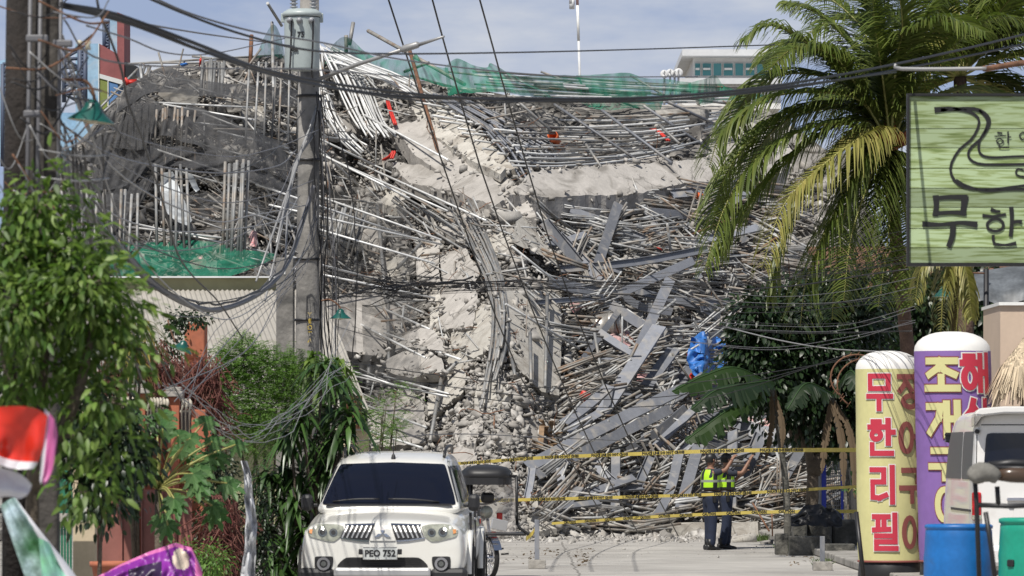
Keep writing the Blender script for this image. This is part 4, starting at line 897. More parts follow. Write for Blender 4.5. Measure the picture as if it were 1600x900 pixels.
def text(s, size, loc, name, m_, parent, font=None, rot=(R(90), 0, 0), ext=.002, offset=0, align='CENTER', sx=1.0, res=3, shear=0):
    cu = bpy.data.curves.new(name, 'FONT'); cu.body = s; cu.size = size; cu.extrude = ext; cu.offset = offset; cu.align_x = align; cu.align_y = 'CENTER'; cu.resolution_u = res; cu.shear = shear
    ob = bpy.data.objects.new(name, cu); C.objects.link(ob); bpy.context.view_layer.update(); dg = bpy.context.evaluated_depsgraph_get(); me = bpy.data.meshes.new_from_object(ob.evaluated_get(dg)); bpy.data.objects.remove(ob)
    o2 = bpy.data.objects.new(name, me); C.objects.link(o2); me.materials.clear(); me.materials.append(M[m_] if isinstance(m_, str) else m_)
    from mathutils import Euler
    mt_ = Matrix.Translation(Vector(loc)) @ Euler(rot).to_matrix().to_4x4() @ Matrix.Diagonal((sx, 1, 1, 1)); me.transform(mt_)
    if parent is not None: me.transform(Matrix.Translation(-Vector(parent.get('_o', (0, 0, 0))))); o2.parent = parent; o2['_o'] = parent.get('_o', (0, 0, 0))
    return o2
for k, ch in enumerate('YEOTA'): text(ch, .085, at(484, 492+k*10, 66.82), 'painted_letter', 'yellowpaint', t, ext=.004, offset=.002)
t2 = thing('concrete_column', 'square dark concrete column standing just behind the transformer pole', 'column', at(466, GZ(67.8), 67.8)); g = MB(); a, b = at(431, 402, 67.6), at(458, 402, 67.6)
g.box(((a.x+b.x)/2, 67.9, a.z/2), (b.x-a.x, .45, a.z), bev=.015); g.build('shaft', M['polecon'], t2)
t2 = thing('concrete_column', 'second dark concrete column peeking out right of the transformer pole', 'column', at(494, GZ(67.8), 67.8)); a, b = at(486, 405, 67.6), at(502, 405, 67.6); g = MB(); g.box(((a.x+b.x)/2, 67.9, a.z/2), (b.x-a.x, .45, a.z), bev=.015); g.build('shaft', M['polecon'], t2)
# transformer: centre x 471, tank 442..501, 20..110 px
Yt = 66.45; tb, tt = at(472, 110, Yt), at(472, 22, Yt); H_ = tt.z-tb.z; rt = .235
t = thing('pole_transformer', 'pale grey cylindrical transformer can mounted on the concrete pole', 'transformer', tb)
g = MB(); g.lathe([(.02, 0), (rt*.93, 0), (rt*.96, .03), (rt*.98, H_*.5), (rt, H_-.05)], tb, 32); g.build('tank', M['tranny'], t)
g = MB(); g.lathe([(rt, -.04), (rt+.02, -.035), (rt+.025, 0), (rt+.015, .02), (rt*.8, .06), (.02, .07)], tb+Vector((0, 0, H_)), 32); g.build('lid', M['tranny'], t)
for x in (453, 468, 487):
    p = at(x, 32, Yt-.21); g = MB(); g.lathe([(.0, -.09), (.022, -.09), (.03, -.05), (.022, -.03), (.04, -.01), (.045, .02), (.03, .05)], p+Vector((0, -.03, 0)), 10, 'Y'); g.build('low_voltage_bushing', M['ceramic'], t)
for x in (459, 490):
    p = at(x, 18, Yt); g = MB(); prof = []
    for i in range(6): prof += [(.028, i*.045), (.052, i*.045+.01), (.055, i*.045+.018), (.028, i*.045+.026)]
    g.lathe(prof+[(.012, .28), (.012, .34), (0, .34)], p, 14); g.build('high_voltage_bushing', M['ceramic'], t)
for x in (442, 502): p = at(x, 28, Yt); g = MB(); g.box(p, (.05, .06, .12), bev=.01); g.build('lifting_lug', M['tranny'], t)
g = MB(); g.box(at(478, 65, Yt+.28), (.14, .2, .5), bev=.01); g.build('bracket', M['tranny'], t)
text('75', .095, at(470, 54, Yt-.236), 'rating_number', 'darkmetal', t, ext=.002, offset=.003); text('1098', .055, at(459, 78, Yt-.232), 'serial_number', 'darkmetal', t, ext=.002, offset=.004, rot=(R(90), 0, R(-14)))
g = MB()
for x, x2 in ((456, 455), (489, 489)): g.tube(cr_pts([at(x, 30, Yt-.3), at(x2, 55, Yt-.27), at(x2-1, 90, Yt-.25), at(x2-2, 112, Yt-.25), at(x2+2, 135, Yt+.3)], 10), .012, 6)
g.build('drop_lead', M['blackcable'], t)
def lamp(px, py, Y, wpx, lab, base, arm, ang=0):
    """green enamel street lamp: shade rim centre at px,py ; arm = pixel path from the pole to the neck"""
    t = thing('street_lamp', lab, 'street lamp', at(px, py, Y)); o = Vector(t['_o']); r_ = wpx/2*Y/F; q = Matrix.Rotation(ang, 3, 'Y')
    g = MB(); g.lathe([(r_, 0), (r_*.96, r_*.06), (r_*.5, r_*.42), (r_*.36, r_*.62), (r_*.34, r_*.75), (r_*.16, r_*.9), (.0, r_*.95)], (0, 0, 0), 28); g.v = [tuple(q @ Vector(v)+o) for v in g.v]; g.build('lamp_shade', M['lampgreen'], t)
    g = MB(); g.lathe([(r_*.985, .001), (r_*.93, r_*.05), (r_*.46, r_*.38), (r_*.01, r_*.55)], (0, 0, 0), 28); g.v = [tuple(q @ Vector(v)+o) for v in g.v]; g.build('shade_lining', M['lampin'], t)
    g = MB(); g.lathe([(.0, -r_*.12), (r_*.22, -r_*.08), (r_*.3, r_*.08), (r_*.22, r_*.4)], (0, 0, 0), 14); g.v = [tuple(q @ Vector(v)+o) for v in g.v]; g.build('bulb', M['lampin'], t)
    g = MB(); g.tube(cr_pts([at(a[0], a[1], Y) for a in arm], 14), r_*.07, 8); g.build('arm', M['rust'], t)
lamp(142, 190, 30, 74, 'green enamel street lamp hanging from a curved arm on the left pole', None, [(98, 125), (120, 124), (138, 130), (147, 150), (146, 164)], R(7))
lamp(1475, 464, 74, 37, 'green enamel street lamp on a rusty arm under the green sign', None, [(1538, 427), (1510, 426), (1486, 425), (1478, 433), (1476, 445)])
t = thing('lamp_post', 'thin dark post holding the lamp arm under the green sign', 'post', at(1541, GZ(74.2), 74.2)); g = MB(); g.tube([at(1541, GZ(74.2), 74.2), at(1541, 420, 74.2)], .04, 8); g.build('post', M['darkmetal'], t)
lamp(532, 498, 64, 34, 'small teal lamp shade hanging among the wires right of the concrete pole', None, [(502, 470), (515, 468), (530, 478), (532, 488)])
lamp(283, 548, 50, 36, 'teal lamp shade leaning among the dry vines beside the orange block', None, [(262, 500), (268, 520), (274, 535)], R(20))
# left utility poles in front
t = thing('utility_pole', 'dark wooden utility pole at the left edge wrapped in wires', 'utility pole', at(28, GZ(30.5), 30.5)); g = MB(); g.tube([at(28, GZ(30.5), 30.5), at(30, 300, 30.5), at(33, -60, 30.5)], [.10, .095, .085], 14); g.build('pole_shaft', M['polewood'], t)
t = thing('utility_pole', 'grey concrete utility pole beside the dark wooden one at left', 'utility pole', at(66, GZ(30.2), 30.2)); g = MB(); a = at(66, GZ(30.2), 30.2); b = at(74, -60, 30.2)
g.box(((a.x+b.x)/2, 30.2, (a.z+b.z)/2), (.17, .15, b.z-a.z), rot=Matrix.Rotation(math.atan2(b.x-a.x, b.z-a.z)*.2, 3, 'Y'), bev=.02); g.build('pole_shaft', M['polewood2'], t)
for x in (44, 60, 92): g = MB(); g.tube([at(x-4, 420, 30.05), at(x, 200, 30.05), at(x+4, -40, 30.05)], .012, 6); g.build('conduit', M['greycable'], t)
for x, y, w_, lab in [(58, 60, 34, 'upper'), (50, 178, 26, 'middle'), (98, 68, 30, 'right hand')]:
    p = at(x, y, 29.9); t = thing('terminal_box', lab+' grey cable terminal box clamped to the left poles', 'terminal box', p); g = MB(); g.box(p, (w_*30/F, .06, .04), bev=.008); g.build('case', M['greycable'], t)
t = thing('porcelain_insulator', 'white insulator clamp on the wires right of the left poles', 'insulator', at(132, 70, 30.6)); g = MB(); p = at(132, 70, 30.6)
for dx in (-.03, .02): g.lathe([(0, -.03), (.02, -.03), (.012, 0), (.022, .02), (0, .03)], p+Vector((dx, 0, 0)), 10)
g.build('insulator_body', M['lampin'], t)

# ---------------------------------------------------------------- cables, each its own object
def cable(pts, r, label, m_='blackcable', group=None, n=26, name='cable', cat='cable', wob=0, seed=0, sides=6):
    """pts: (px, py, Y)"""
    q = cr_pts([Vector(p) for p in pts], n); g = MB(); P_ = []
    for i, p in enumerate(q):
        v = at(p.x, p.y, p.z)
        if wob: v += Vector((noise.noise(Vector((i*.5, seed, 0))), 0, noise.noise(Vector((i*.5, seed, 7)))))*wob
        P_.append(v)
    g.tube(P_, r, sides); return tag(g.build(name, M[m_]), label, cat, group)
cable([(96, 6, 30), (180, 22, 31), (300, 66, 32), (450, 122, 34), (620, 150, 36), (800, 154, 38), (1000, 153, 40), (1180, 138, 43), (1340, 112, 46), (1500, 78, 50), (1640, 44, 54)], .0125, 'topmost thick black cable sagging across the whole picture', n=60)
cable([(96, 10, 30), (200, 36, 31), (330, 84, 32), (470, 122, 34), (640, 146, 36), (800, 157, 38), (1000, 158, 40), (1180, 144, 43), (1340, 120, 46), (1500, 90, 50), (1640, 60, 54)], .0115, 'second thick black cable sagging across the picture just under the topmost', n=60)
cable([(96, 4, 30), (220, 40, 31), (380, 104, 32), (520, 138, 34), (690, 160, 36), (860, 158, 38), (1060, 154, 40), (1250, 132, 43), (1400, 113, 46)], .007, 'thinner black cable twisting round the thick pair', n=60)
cable([(100, 30, 30), (150, 90, 31), (300, 106, 33), (470, 108, 36), (640, 120, 40)], .006, 'thin grey cable from the left poles to the transformer', 'greycable')
cable([(216, -10, 34), (290, 22, 35), (380, 54, 36), (480, 78, 38), (600, 84, 42), (800, 82, 50), (1000, 77, 60), (1210, 70, 70)], .009, 'dark cable from the top left edge running level above the nets', 'blackcable', n=50)
cable([(222, -12, 34), (300, 22, 35), (400, 50, 36), (500, 66, 38), (640, 95, 42), (860, 118, 50), (1090, 120, 60)], .007, 'dark cable from the top left edge sinking towards the green nets', 'greycable', n=50)
cable([(100, 10, 31), (190, 30, 36), (300, 50, 44), (460, 72, 66)], .008, 'thin dark cable from the left poles to the transformer lid', 'greycable')
cable([(135, 40, 31), (200, 60, 34), (258, 82, 38), (330, 84, 44), (445, 60, 66)], .006, 'thin wire with a dark splice near the skyline at left', 'greycable')
cable([(604, -10, 70), (650, 132, 74), (707, 300, 80), (800, 560, 88), (880, 700, 95), (960, 838, 104)], .013, 'left one of three straight black guy wires crossing the heap', n=12)
cable([(673, -10, 70), (706, 110, 74), (762, 296, 80), (850, 530, 88), (925, 700, 95), (1000, 838, 104)], .013, 'middle one of three straight black guy wires crossing the heap', n=12)
cable([(747, -10, 70), (772, 80, 74), (800, 180, 80), (880, 440, 88), (985, 690, 95), (1060, 838, 104)], .013, 'right one of three straight black guy wires crossing the heap', n=12)
t = cable([(95, 250, 32), (130, 320, 34), (180, 380, 38), (235, 440, 44), (300, 478, 50), (350, 482, 54), (410, 455, 60), (450, 410, 64), (478, 330, 66.4), (490, 290, 66.6)], .030, 'thick twisted grey cable loop hanging between the left poles and concrete pole', 'greycable', n=60)
cable([(96, 246, 32), (133, 318, 34), (184, 386, 38), (238, 448, 44), (302, 470, 50), (352, 474, 54), (412, 447, 60), (452, 402, 64), (480, 325, 66.4)], .012, 'dark cable wound along the thick twisted loop', 'blackcable', n=60, wob=.03)
rr = random.Random(31)
for k in range(11):
    y0, d_ = rr.uniform(20, 280), rr.uniform(40, 240); x1, y1 = rr.uniform(462, 500), rr.uniform(150, 400); ym = max(y0, y1)+d_*rr.uniform(.3, 1)*.8; ym = min(ym, 520)
    cable([(rr.uniform(70, 105), y0, 31), (rr.uniform(150, 200), lerp(y0, ym, .7), 37), (rr.uniform(250, 340), ym, 48), (rr.uniform(390, 430), lerp(y1, ym, .75), 60), (x1, y1, 66.5)], rr.uniform(.004, .008),
          'thin loose cable slung between the left poles and the concrete pole', rr.choice(['greycable', 'blackcable', 'conduit']), 'loose cables slung between the two poles', 30)
cable([(150, -10, 31), (156, 20, 31), (172, 60, 31.5), (190, 110, 32), (200, 160, 33), (222, 215, 34), (236, 260, 36), (256, 320, 38), (275, 390, 42), (300, 430, 46), (340, 470, 50), (380, 530, 56)], .008, 'long black cable falling in a wavy line in front of the black nets', n=40)
for k in range(34):
    a = (rr.uniform(-20, 100), rr.uniform(0, 330)); c_ = rr.uniform(20, 70); b = (a[0]+rr.uniform(40, 140), a[1]+rr.uniform(-70, 90))
    cable([(a[0], a[1], 29.7), ((a[0]+b[0])/2, max(a[1], b[1])+c_*rr.uniform(-.3, .9), 29.8), (min(b[0], 170), b[1], 30.4)], rr.uniform(.003, .007), 'thin wire tangled round the poles at the left edge', rr.choice(['greycable', 'blackcable', 'conduit', 'rust']), 'wires tangled round the left poles', 14)
for k in range(9):
    x = rr.uniform(104, 180); cable([(x-12, rr.uniform(190, 260), 31), (x+rr.uniform(-10, 15), rr.uniform(330, 380), 33), (x+rr.uniform(0, 50), rr.uniform(420, 520), 36), (x+rr.uniform(60, 140), rr.uniform(560, 640), 44)], rr.uniform(.005, .009),
          'dark wire drooping from the left poles into the leaves', rr.choice(['greycable', 'blackcable']), 'dark wires drooping into the leaves', 24)
for k in range(10):
    x = 492+rr.uniform(0, 60)*(.4 if k < 8 else 1); cable([(x*.35+495*.65, rr.uniform(140, 180), 66.6), (x+rr.uniform(-4, 4), rr.uniform(260, 320), 66.8), (x+rr.uniform(-8, 12), rr.uniform(430, 480), 67), (x+rr.uniform(-10, 20), rr.uniform(540, 680), 67.4)], rr.uniform(.004, .010),
          'black wire hanging down beside the concrete transformer pole', rr.choice(['blackcable', 'blackcable', 'greycable']), 'wires hanging beside the concrete pole', 20, wob=.03, seed=k)
for k, (x1, y1) in enumerate([(400, 440), (414, 470), (432, 380), (445, 430)]):
    cable([(495-k, 166+k*14, 66.8), (470-k*5, 240+k*12, 66.3), (x1, y1, 64)], .014, 'pale straight stay cable leaning left from the concrete pole', 'conduit', 'pale stay cables left of the concrete pole', 8)
for k in range(6):
    cable([(rr.uniform(488, 500), 300+k*8, 66.8), (rr.uniform(470, 490), 380, 66.5), (rr.uniform(440, 470), 440, 66), (rr.uniform(330, 420), rr.uniform(490, 560), 60), (rr.uniform(250, 330), rr.uniform(560, 640), 52)], rr.uniform(.003, .007), 'cable leaving the concrete pole down towards the lower left', 'greycable', 'cables from the concrete pole to the lower left', 26)
# wires over the middle and right
for k in range(14):
    y0, y1 = rr.uniform(395, 470), rr.uniform(372, 545); s_ = rr.uniform(6, 34)
    cable([(rr.uniform(500, 520), y0, 67), (640, lerp(y0, 440, .6)+s_*.4, 69), (820, 440+rr.uniform(-6, 8)+s_*.2, 71), (1000, lerp(440, y1, .4)+s_*.5, 72), (1200, lerp(440, y1, .75)+s_*.4, 71), (1425, y1-20, 68)], rr.uniform(.003, .005),
          'thin dark wire running level from the concrete pole towards the green sign', 'blackcable', 'thin wires running level across the heap', 34)
cable([(510, 470, 67), (600, 448, 69), (700, 444, 70), (830, 438, 71), (1000, 443, 72), (1180, 452, 71), (1420, 420, 68)], .010, 'thick black cable running level across the middle of the heap', n=40, wob=.02)
cable([(600, 452, 68.9), (640, 446, 69.4), (700, 440, 70), (740, 434, 70.2)], .014, 'short thick black cable piece twisted over the level cable', n=14, wob=.05)
for k in range(9):
    cable([(rr.uniform(560, 600), 430+rr.uniform(-22, 22), 68.5), (rr.uniform(600, 640), 452+rr.uniform(-22, 22), 68.8), (rr.uniform(560, 660), 450+rr.uniform(-30, 30), 69), (rr.uniform(600, 720), 440+rr.uniform(-16, 30), 69.3)], rr.uniform(.004, .008), 'black wire in the knot of cables right of the concrete pole', 'blackcable', 'wires in the cable knot', 14, wob=.08, seed=k)
for k in range(6):
    y0 = 466+k*18+rr.uniform(-14, 14); cable([(1060, y0-10, 76), (1200, y0+rr.uniform(-2, 16), 73), (1320, y0+rr.uniform(-8, 6)-k*2, 70), (1430, y0-22-k*4, 66)], .004, 'thin wire passing in front of the dark tree towards the green sign', 'greycable', 'thin wires in front of the dark tree', 18)
cable([(1130, 510, 74), (1220, 532, 72), (1300, 545, 71), (1380, 550, 70), (1440, 560, 69)], .009, 'grey cable bundle passing just above the yellow balloon', 'conduit', n=18)
for k, y in enumerate((588, 604, 616)): cable([(500, 560+k*14, 68), (700, y, 74), (900, y+20, 80), (1100, y+8, 84), (1340, 560-k*6, 80)], .007, 'faint thin wire crossing the lower half of the heap', 'blackcable', 'faint thin wires over the lower heap', 24)
cable([(550, 690, 72), (700, 678, 78), (860, 684, 84), (1010, 690, 88)], .008, 'faint level wire low over the dusty ramp', 'greycable', n=12)
for k in range(8): cable([(rr.uniform(520, 560), rr.uniform(500, 590), 56), (500+rr.uniform(-10, 14), 600+rr.uniform(-16, 30), 54), (440+rr.uniform(-14, 14), 655+rr.uniform(-14, 30), 52), (380+rr.uniform(-14, 14), 672+rr.uniform(-10, 20), 50), (330, 665+rr.uniform(-30, 14), 48), (270+rr.uniform(-20, 20), 600, 46)], rr.uniform(.002, .0045), 'pale grey cable sagging over the feathery green bush', 'conduit', 'pale cables over the green bush', 26, wob=.03, seed=k)
# pole-mounted lamp arm reaching right (grey pipe with tip)
t = thing('pole_bracket', 'long grey street lamp arm reaching right from the transformer pole', 'lamp arm', at(495, 126, 66.8)); g = MB(); g.tube([at(493, 126, 66.8), at(560, 100, 66.2), at(628, 78, 65.6)], [.028, .026, .024], 10); g.build('arm_tube', M['conduit'], t)
g = MB(); g.tube([at(626, 79, 65.6), at(632, 76, 65.6), at(652, 70, 65.5), at(656, 69, 65.5)], [.03, .05, .045, .02], 10); g.build('clamp', M['conduit'], t); g = MB(); g.tube([at(654, 70, 65.5), at(694, 57, 65.2)], [.025, .015], 8); g.build('tip', M['conduit'], t)
# barbed wire coil behind the yellow balloon and next to the thatch
for k, (cx, cy, r_) in enumerate([(1338, 590, 40), (1352, 600, 44), (1610, 560, 60)]):
    q = [at(cx+r_*math.cos(a), cy+r_*.9*math.sin(a), 73+k*.2) for a in [2.2+i*.16 for i in range(22)]]; g = MB(); g.tube(q, .012, 5)
    for p in q[::2]: g.tube([p+Vector((-.03, 0, -.04)), p+Vector((.03, 0, .04))], .005, 4)
    tag(g.build('barbed_wire', M['rust']), ['outer rusty barbed wire hoop left of the yellow balloon', 'inner rusty barbed wire hoop left of the yellow balloon', 'rusty barbed wire over the thatched parasol'][k], 'barbed wire')
cable([(1400, 100, 45), (1403, 107, 45), (1460, 108, 45), (1541, 107, 45), (1545, 107, 45)], .017, 'shiny grey horizontal pipe above the green sign', 'conduit', n=8, name='sign_pipe', cat='pipe', sides=12)
cable([(1538, 107, 45), (1545, 107, 45), (1600, 98, 44.5), (1660, 95, 44)], .026, 'rusty end piece of the pipe above the green sign', 'rust', n=8, name='sign_pipe', cat='pipe', sides=12)
# ---------------------------------------------------------------- vehicles
from mathutils.bvhtree import BVHTree
M['lilac'] = mat('lilac_strap', (.35, .25, .55), .7); M['carwhite'] = mat('pearl_white_car_paint', (.72, .71, .665), .28, coat=.7, var=.015, spec=.5); M['glassdark'] = mat('dark_tinted_glass', (.004, .005, .012), .06, spec=.6)
M['blackplas'] = mat('black_plastic', (.018, .018, .02), .5); M['tyre'] = mat('tyre_rubber', (.022, .022, .022), .85, bump=.3); M['chrome'] = mat('chrome', (.7, .7, .72), .12, 1.0); M['silver'] = mat('silver_trim', (.5, .5, .5), .35, .5)
M['lens'] = mat('clear_headlight_lens', (.30, .31, .26), .08, spec=.8, var=.25, vscale=9); M['amber'] = mat('amber_lens', (.6, .26, .10), .15); M['redlens'] = mat('red_tail_lens', (.45, .01, .015), .1, var=.3, vscale=14); M['vanwhite'] = mat('white_van_paint', (.74, .73, .71), .35, coat=.4, dirt=((.42, .38, .33), .3, 1.2))
M['vanglass'] = mat('dusty_grey_glass', (.09, .095, .10), .45, spec=.25); M['platewhite'] = mat('number_plate_white', (.52, .54, .53), .5, dirt=((.35, .37, .37), .3, 12)); M['reflector'] = mat('lamp_reflector', (.25, .26, .25), .15, .8)
class Car:
    """body meshes in local space (x right, y away, z up); details are pressed onto the body by ray casting"""
    def __init__(s, root, yaw): s.root = root; s.o = Vector(root['_o']); s.q = Matrix.Rotation(yaw, 3, 'Z'); s.bvh = None
    def W(s, v): return s.q @ Vector(v)
    def put(s, me_obj): me_obj.parent = s.root; me_obj['_o'] = tuple(s.o); return me_obj
    def loft(s, name, stations, m_, sub=2, capf=True, capb=True, keep=True, crease=None):
        bm = bmesh.new(); rings = []
        for y, prof in stations:
            full = [Vector((x, y if not isinstance(y, (list, tuple)) else y[i], z)) for i, (x, z) in enumerate(prof)]
            mir = [Vector((-p.x, p.y, p.z)) for p in full[::-1] if abs(p.x) > 1e-6]
            rings.append([bm.verts.new(p) for p in full+mir])
        n = len(rings[0])
        for a, b in zip(rings[:-1], rings[1:]):
            for i in range(n): bm.faces.new((a[i], a[(i+1) % n], b[(i+1) % n], b[i]))
        if capf: bm.faces.new(rings[0][::-1])
        if capb: bm.faces.new(rings[-1])
        bmesh.ops.recalc_face_normals(bm, faces=bm.faces[:]); me = bpy.data.meshes.new(name); bm.to_mesh(me); bm.free()
        ob = bpy.data.objects.new(name, me); C.objects.link(ob); md = ob.modifiers.new('s', 'SUBSURF'); md.levels = sub; md.render_levels = sub
        bpy.context.view_layer.update(); dg = bpy.context.evaluated_depsgraph_get(); me2 = bpy.data.meshes.new_from_object(ob.evaluated_get(dg)); bpy.data.objects.remove(ob)
        me2.polygons.foreach_set('use_smooth', [True]*len(me2.polygons)); me2.materials.append(M[m_])
        bvh = BVHTree.FromPolygons([v.co.copy() for v in me2.vertices], [list(p.vertices) for p in me2.polygons])
        me2.transform(s.q.to_4x4()); ob = bpy.data.objects.new(name, me2); C.objects.link(ob); s.put(ob); return bvh, ob
    def press(s, name, poly, bvhs, m_, axis='y', out=.006, thick=.02, par=None, side=1, seg=.035, rnd=0):
        """poly in (x,z) for axis y, in (y,z) for axis x"""
        if rnd:
            P_ = []; n_ = len(poly)
            for i, p in enumerate(poly):
                a, b = Vector(poly[i-1]), Vector(poly[(i+1) % n_]); p = Vector(p); d1, d2 = (a-p), (b-p); r1, r2 = min(rnd, d1.length*.45), min(rnd, d2.length*.45)
                A_, B_ = p+d1.normalized()*r1, p+d2.normalized()*r2; P_ += [A_, A_.lerp(p, .6).lerp(B_.lerp(p, .6), .5), B_]
            poly = [tuple(p) for p in P_]
        bm = bmesh.new(); f = bm.faces.new([bm.verts.new((p[0], 0, p[1])) for p in poly]); bmesh.ops.triangulate(bm, faces=bm.faces[:])
        for _ in range(5):
            ed = [e for e in bm.edges if e.calc_length() > seg*2]
            if not ed: break
            bmesh.ops.subdivide_edges(bm, edges=ed, cuts=1); bmesh.ops.triangulate(bm, faces=[f for f in bm.faces if len(f.verts) > 3])
        last = 0
        for v in bm.verts:
            best = None
            for bv in bvhs:
                if axis == 'y': h = bv.ray_cast(Vector((v.co.x, -3, v.co.z)), Vector((0, 1, 0)))
                else: h = bv.ray_cast(Vector((side*4, v.co.x, v.co.z)), Vector((-side, 0, 0)))
                if h[0] is not None and (best is None or h[3] < best[3]): best = h
            v_ = best[0] if best else None
            v.tag = v_ is None
            if v_ is not None: last = v_.y if axis == 'y' else v_.x; nv = best[1]
            if axis == 'y': v.co = Vector((v.co.x, last-out, v.co.z))
            else: v.co = Vector((last+side*out, v.co.x, v.co.z))
        r_ = bmesh.ops.extrude_face_region(bm, geom=bm.faces[:]); bmesh.ops.translate(bm, verts=[v for v in r_['geom'] if isinstance(v, bmesh.types.BMVert)], vec=(0, thick, 0) if axis == 'y' else (-side*thick, 0, 0))
        bmesh.ops.recalc_face_normals(bm, faces=bm.faces[:]); bmesh.ops.rotate(bm, verts=bm.verts[:], cent=(0, 0, 0), matrix=s.q)
        me = bpy.data.meshes.new(name); bm.to_mesh(me); bm.free(); me.materials.append(M[m_]); ob = bpy.data.objects.new(name, me); C.objects.link(ob)
        if par is None: s.put(ob)
        else: ob.parent = par
        return ob
    def mb(s, g, name, m_, par=None):
        g.v = [tuple(s.q @ Vector(v)+s.o) for v in g.v]; ob = g.build(name, M[m_] if isinstance(m_, str) else m_, s.root if par is None else par, origin=tuple(s.o)); return ob
    def wheel(s, x, y, r, w_, out_side, m_hub='silver'):
        g = MB(); n = 40; prof = [(r*.62, -w_/2), (r*.9, -w_/2), (r*.97, -w_*.42), (r, -w_*.3), (r, w_*.3), (r*.97, w_*.42), (r*.9, w_/2), (r*.62, w_/2)]
        g.lathe(prof, (x, y, r), n, 'X')
        for i in range(n):
            a = 6.2832*i/n; g.box((x, y+math.cos(a)*r*1.0, r+math.sin(a)*r*1.0), (w_*.8, .012, .03), rot=Matrix.Rotation(a, 3, 'X'))
        wt = s.mb(g, 'wheel', 'tyre'); g = MB(); g.lathe([(.01, out_side*w_*.3), (r*.2, out_side*w_*.34), (r*.6, out_side*w_*.40), (r*.64, out_side*w_*.46), (r*.62, out_side*w_*.2), (.01, out_side*w_*.1)], (x, y, r), 24, 'X')
        for i in range(6):
            a = 6.2832*i/6; g.box((x+out_side*w_*.4, y+math.cos(a)*r*.35, r+math.sin(a)*r*.35), (.03, r*.5, .05), rot=Matrix.Rotation(a, 3, 'X'))
        s.mb(g, 'rim', m_hub, wt)
Yc = 55.6; root = thing('parked_car', 'pearl white sport utility car with dark windscreen parked facing the viewer', 'car', ((597.5-800)*Yc/F, Yc, 0)); car = Car(root, R(-2.2))
ST = [(0.02, [(0, .87), (.40, .868), (.70, .86), (.79, .83), (.81, .72), (.81, .58), (.77, .43), (.40, .40), (0, .40)]),
      (.05, [(0, .96), (.42, .955), (.72, .94), (.83, .90), (.86, .74), (.86, .56), (.83, .38), (.4, .35), (0, .35)]),
      (.15, [(0, 1.01), (.44, 1.005), (.74, .985), (.85, .93), (.89, .77), (.89, .57), (.87, .38), (.4, .33), (0, .33)]),
      (.34, [(0, 1.04), (.44, 1.03), (.73, 1.0), (.84, .93), (.895, .80), (.905, .60), (.88, .40), (.4, .33), (0, .33)]),
      (.70, [(0, 1.085), (.44, 1.075), (.745, 1.04), (.855, .97), (.92, .84), (.925, .62), (.90, .42), (.4, .33), (0, .33)]),
      (1.15, [(0, 1.13), (.44, 1.12), (.76, 1.085), (.86, 1.01), (.90, .86), (.905, .64), (.88, .42), (.4, .33), (0, .33)]),
      (1.6, [(0, 1.16), (.44, 1.15), (.78, 1.11), (.86, 1.03), (.89, .88), (.895, .66), (.87, .42), (.4, .33), (0, .33)]),
      (3.0, [(0, 1.18), (.44, 1.17), (.79, 1.13), (.865, 1.05), (.90, .90), (.90, .66), (.87, .42), (.4, .33), (0, .33)]),
      (3.7, [(0, 1.18), (.44, 1.17), (.79, 1.14), (.87, 1.05), (.925, .90), (.925, .66), (.89, .42), (.4, .33), (0, .33)]),
      (4.5, [(0, 1.15), (.44, 1.14), (.74, 1.10), (.82, 1.02), (.86, .88), (.86, .66), (.84, .42), (.4, .36), (0, .36)]),
      (4.66, [(0, 1.0), (.4, 1.0), (.66, .97), (.74, .92), (.77, .8), (.77, .64), (.72, .5), (.4, .45), (0, .45)])]
b1, _ = car.loft('body', ST, 'carwhite', 3)
def gh(y, zt, wt, zb, wb):
    return (y, [(0, zt), (wt*.55, zt-.005), (wt*.86, zt-.02), (wt, zt-.06), (lerp(wt, wb, .45), lerp(zt, zb, .5)), (wb-.01, zb+.03), (wb, zb-.06), (.3, zb-.08), (0, zb-.08)])
GH = [gh(1.02, 1.15, .76, 1.10, .79), gh(1.14, 1.22, .75, 1.12, .80), gh(1.45, 1.44, .70, 1.12, .81), gh(1.78, 1.635, .65, 1.12, .82), gh(2.0, 1.70, .64, 1.12, .82), gh(2.5, 1.755, .64, 1.12, .82), gh(3.3, 1.775, .64, 1.13, .82), gh(4.0, 1.74, .62, 1.14, .80), gh(4.4, 1.66, .56, 1.14, .76), gh(4.56, 1.25, .62, 1.12, .72)]
b2, _ = car.loft('cabin', GH, 'carwhite', 3)
BV = [b1, b2]
car.press('windscreen', [(-.745, 1.175), (.745, 1.175), (.715, 1.28), (.62, 1.54), (.585, 1.62), (0, 1.64), (-.585, 1.62), (-.62, 1.54), (-.715, 1.28)], BV, 'glassdark', out=.022, thick=.03, rnd=.03, seg=.02)
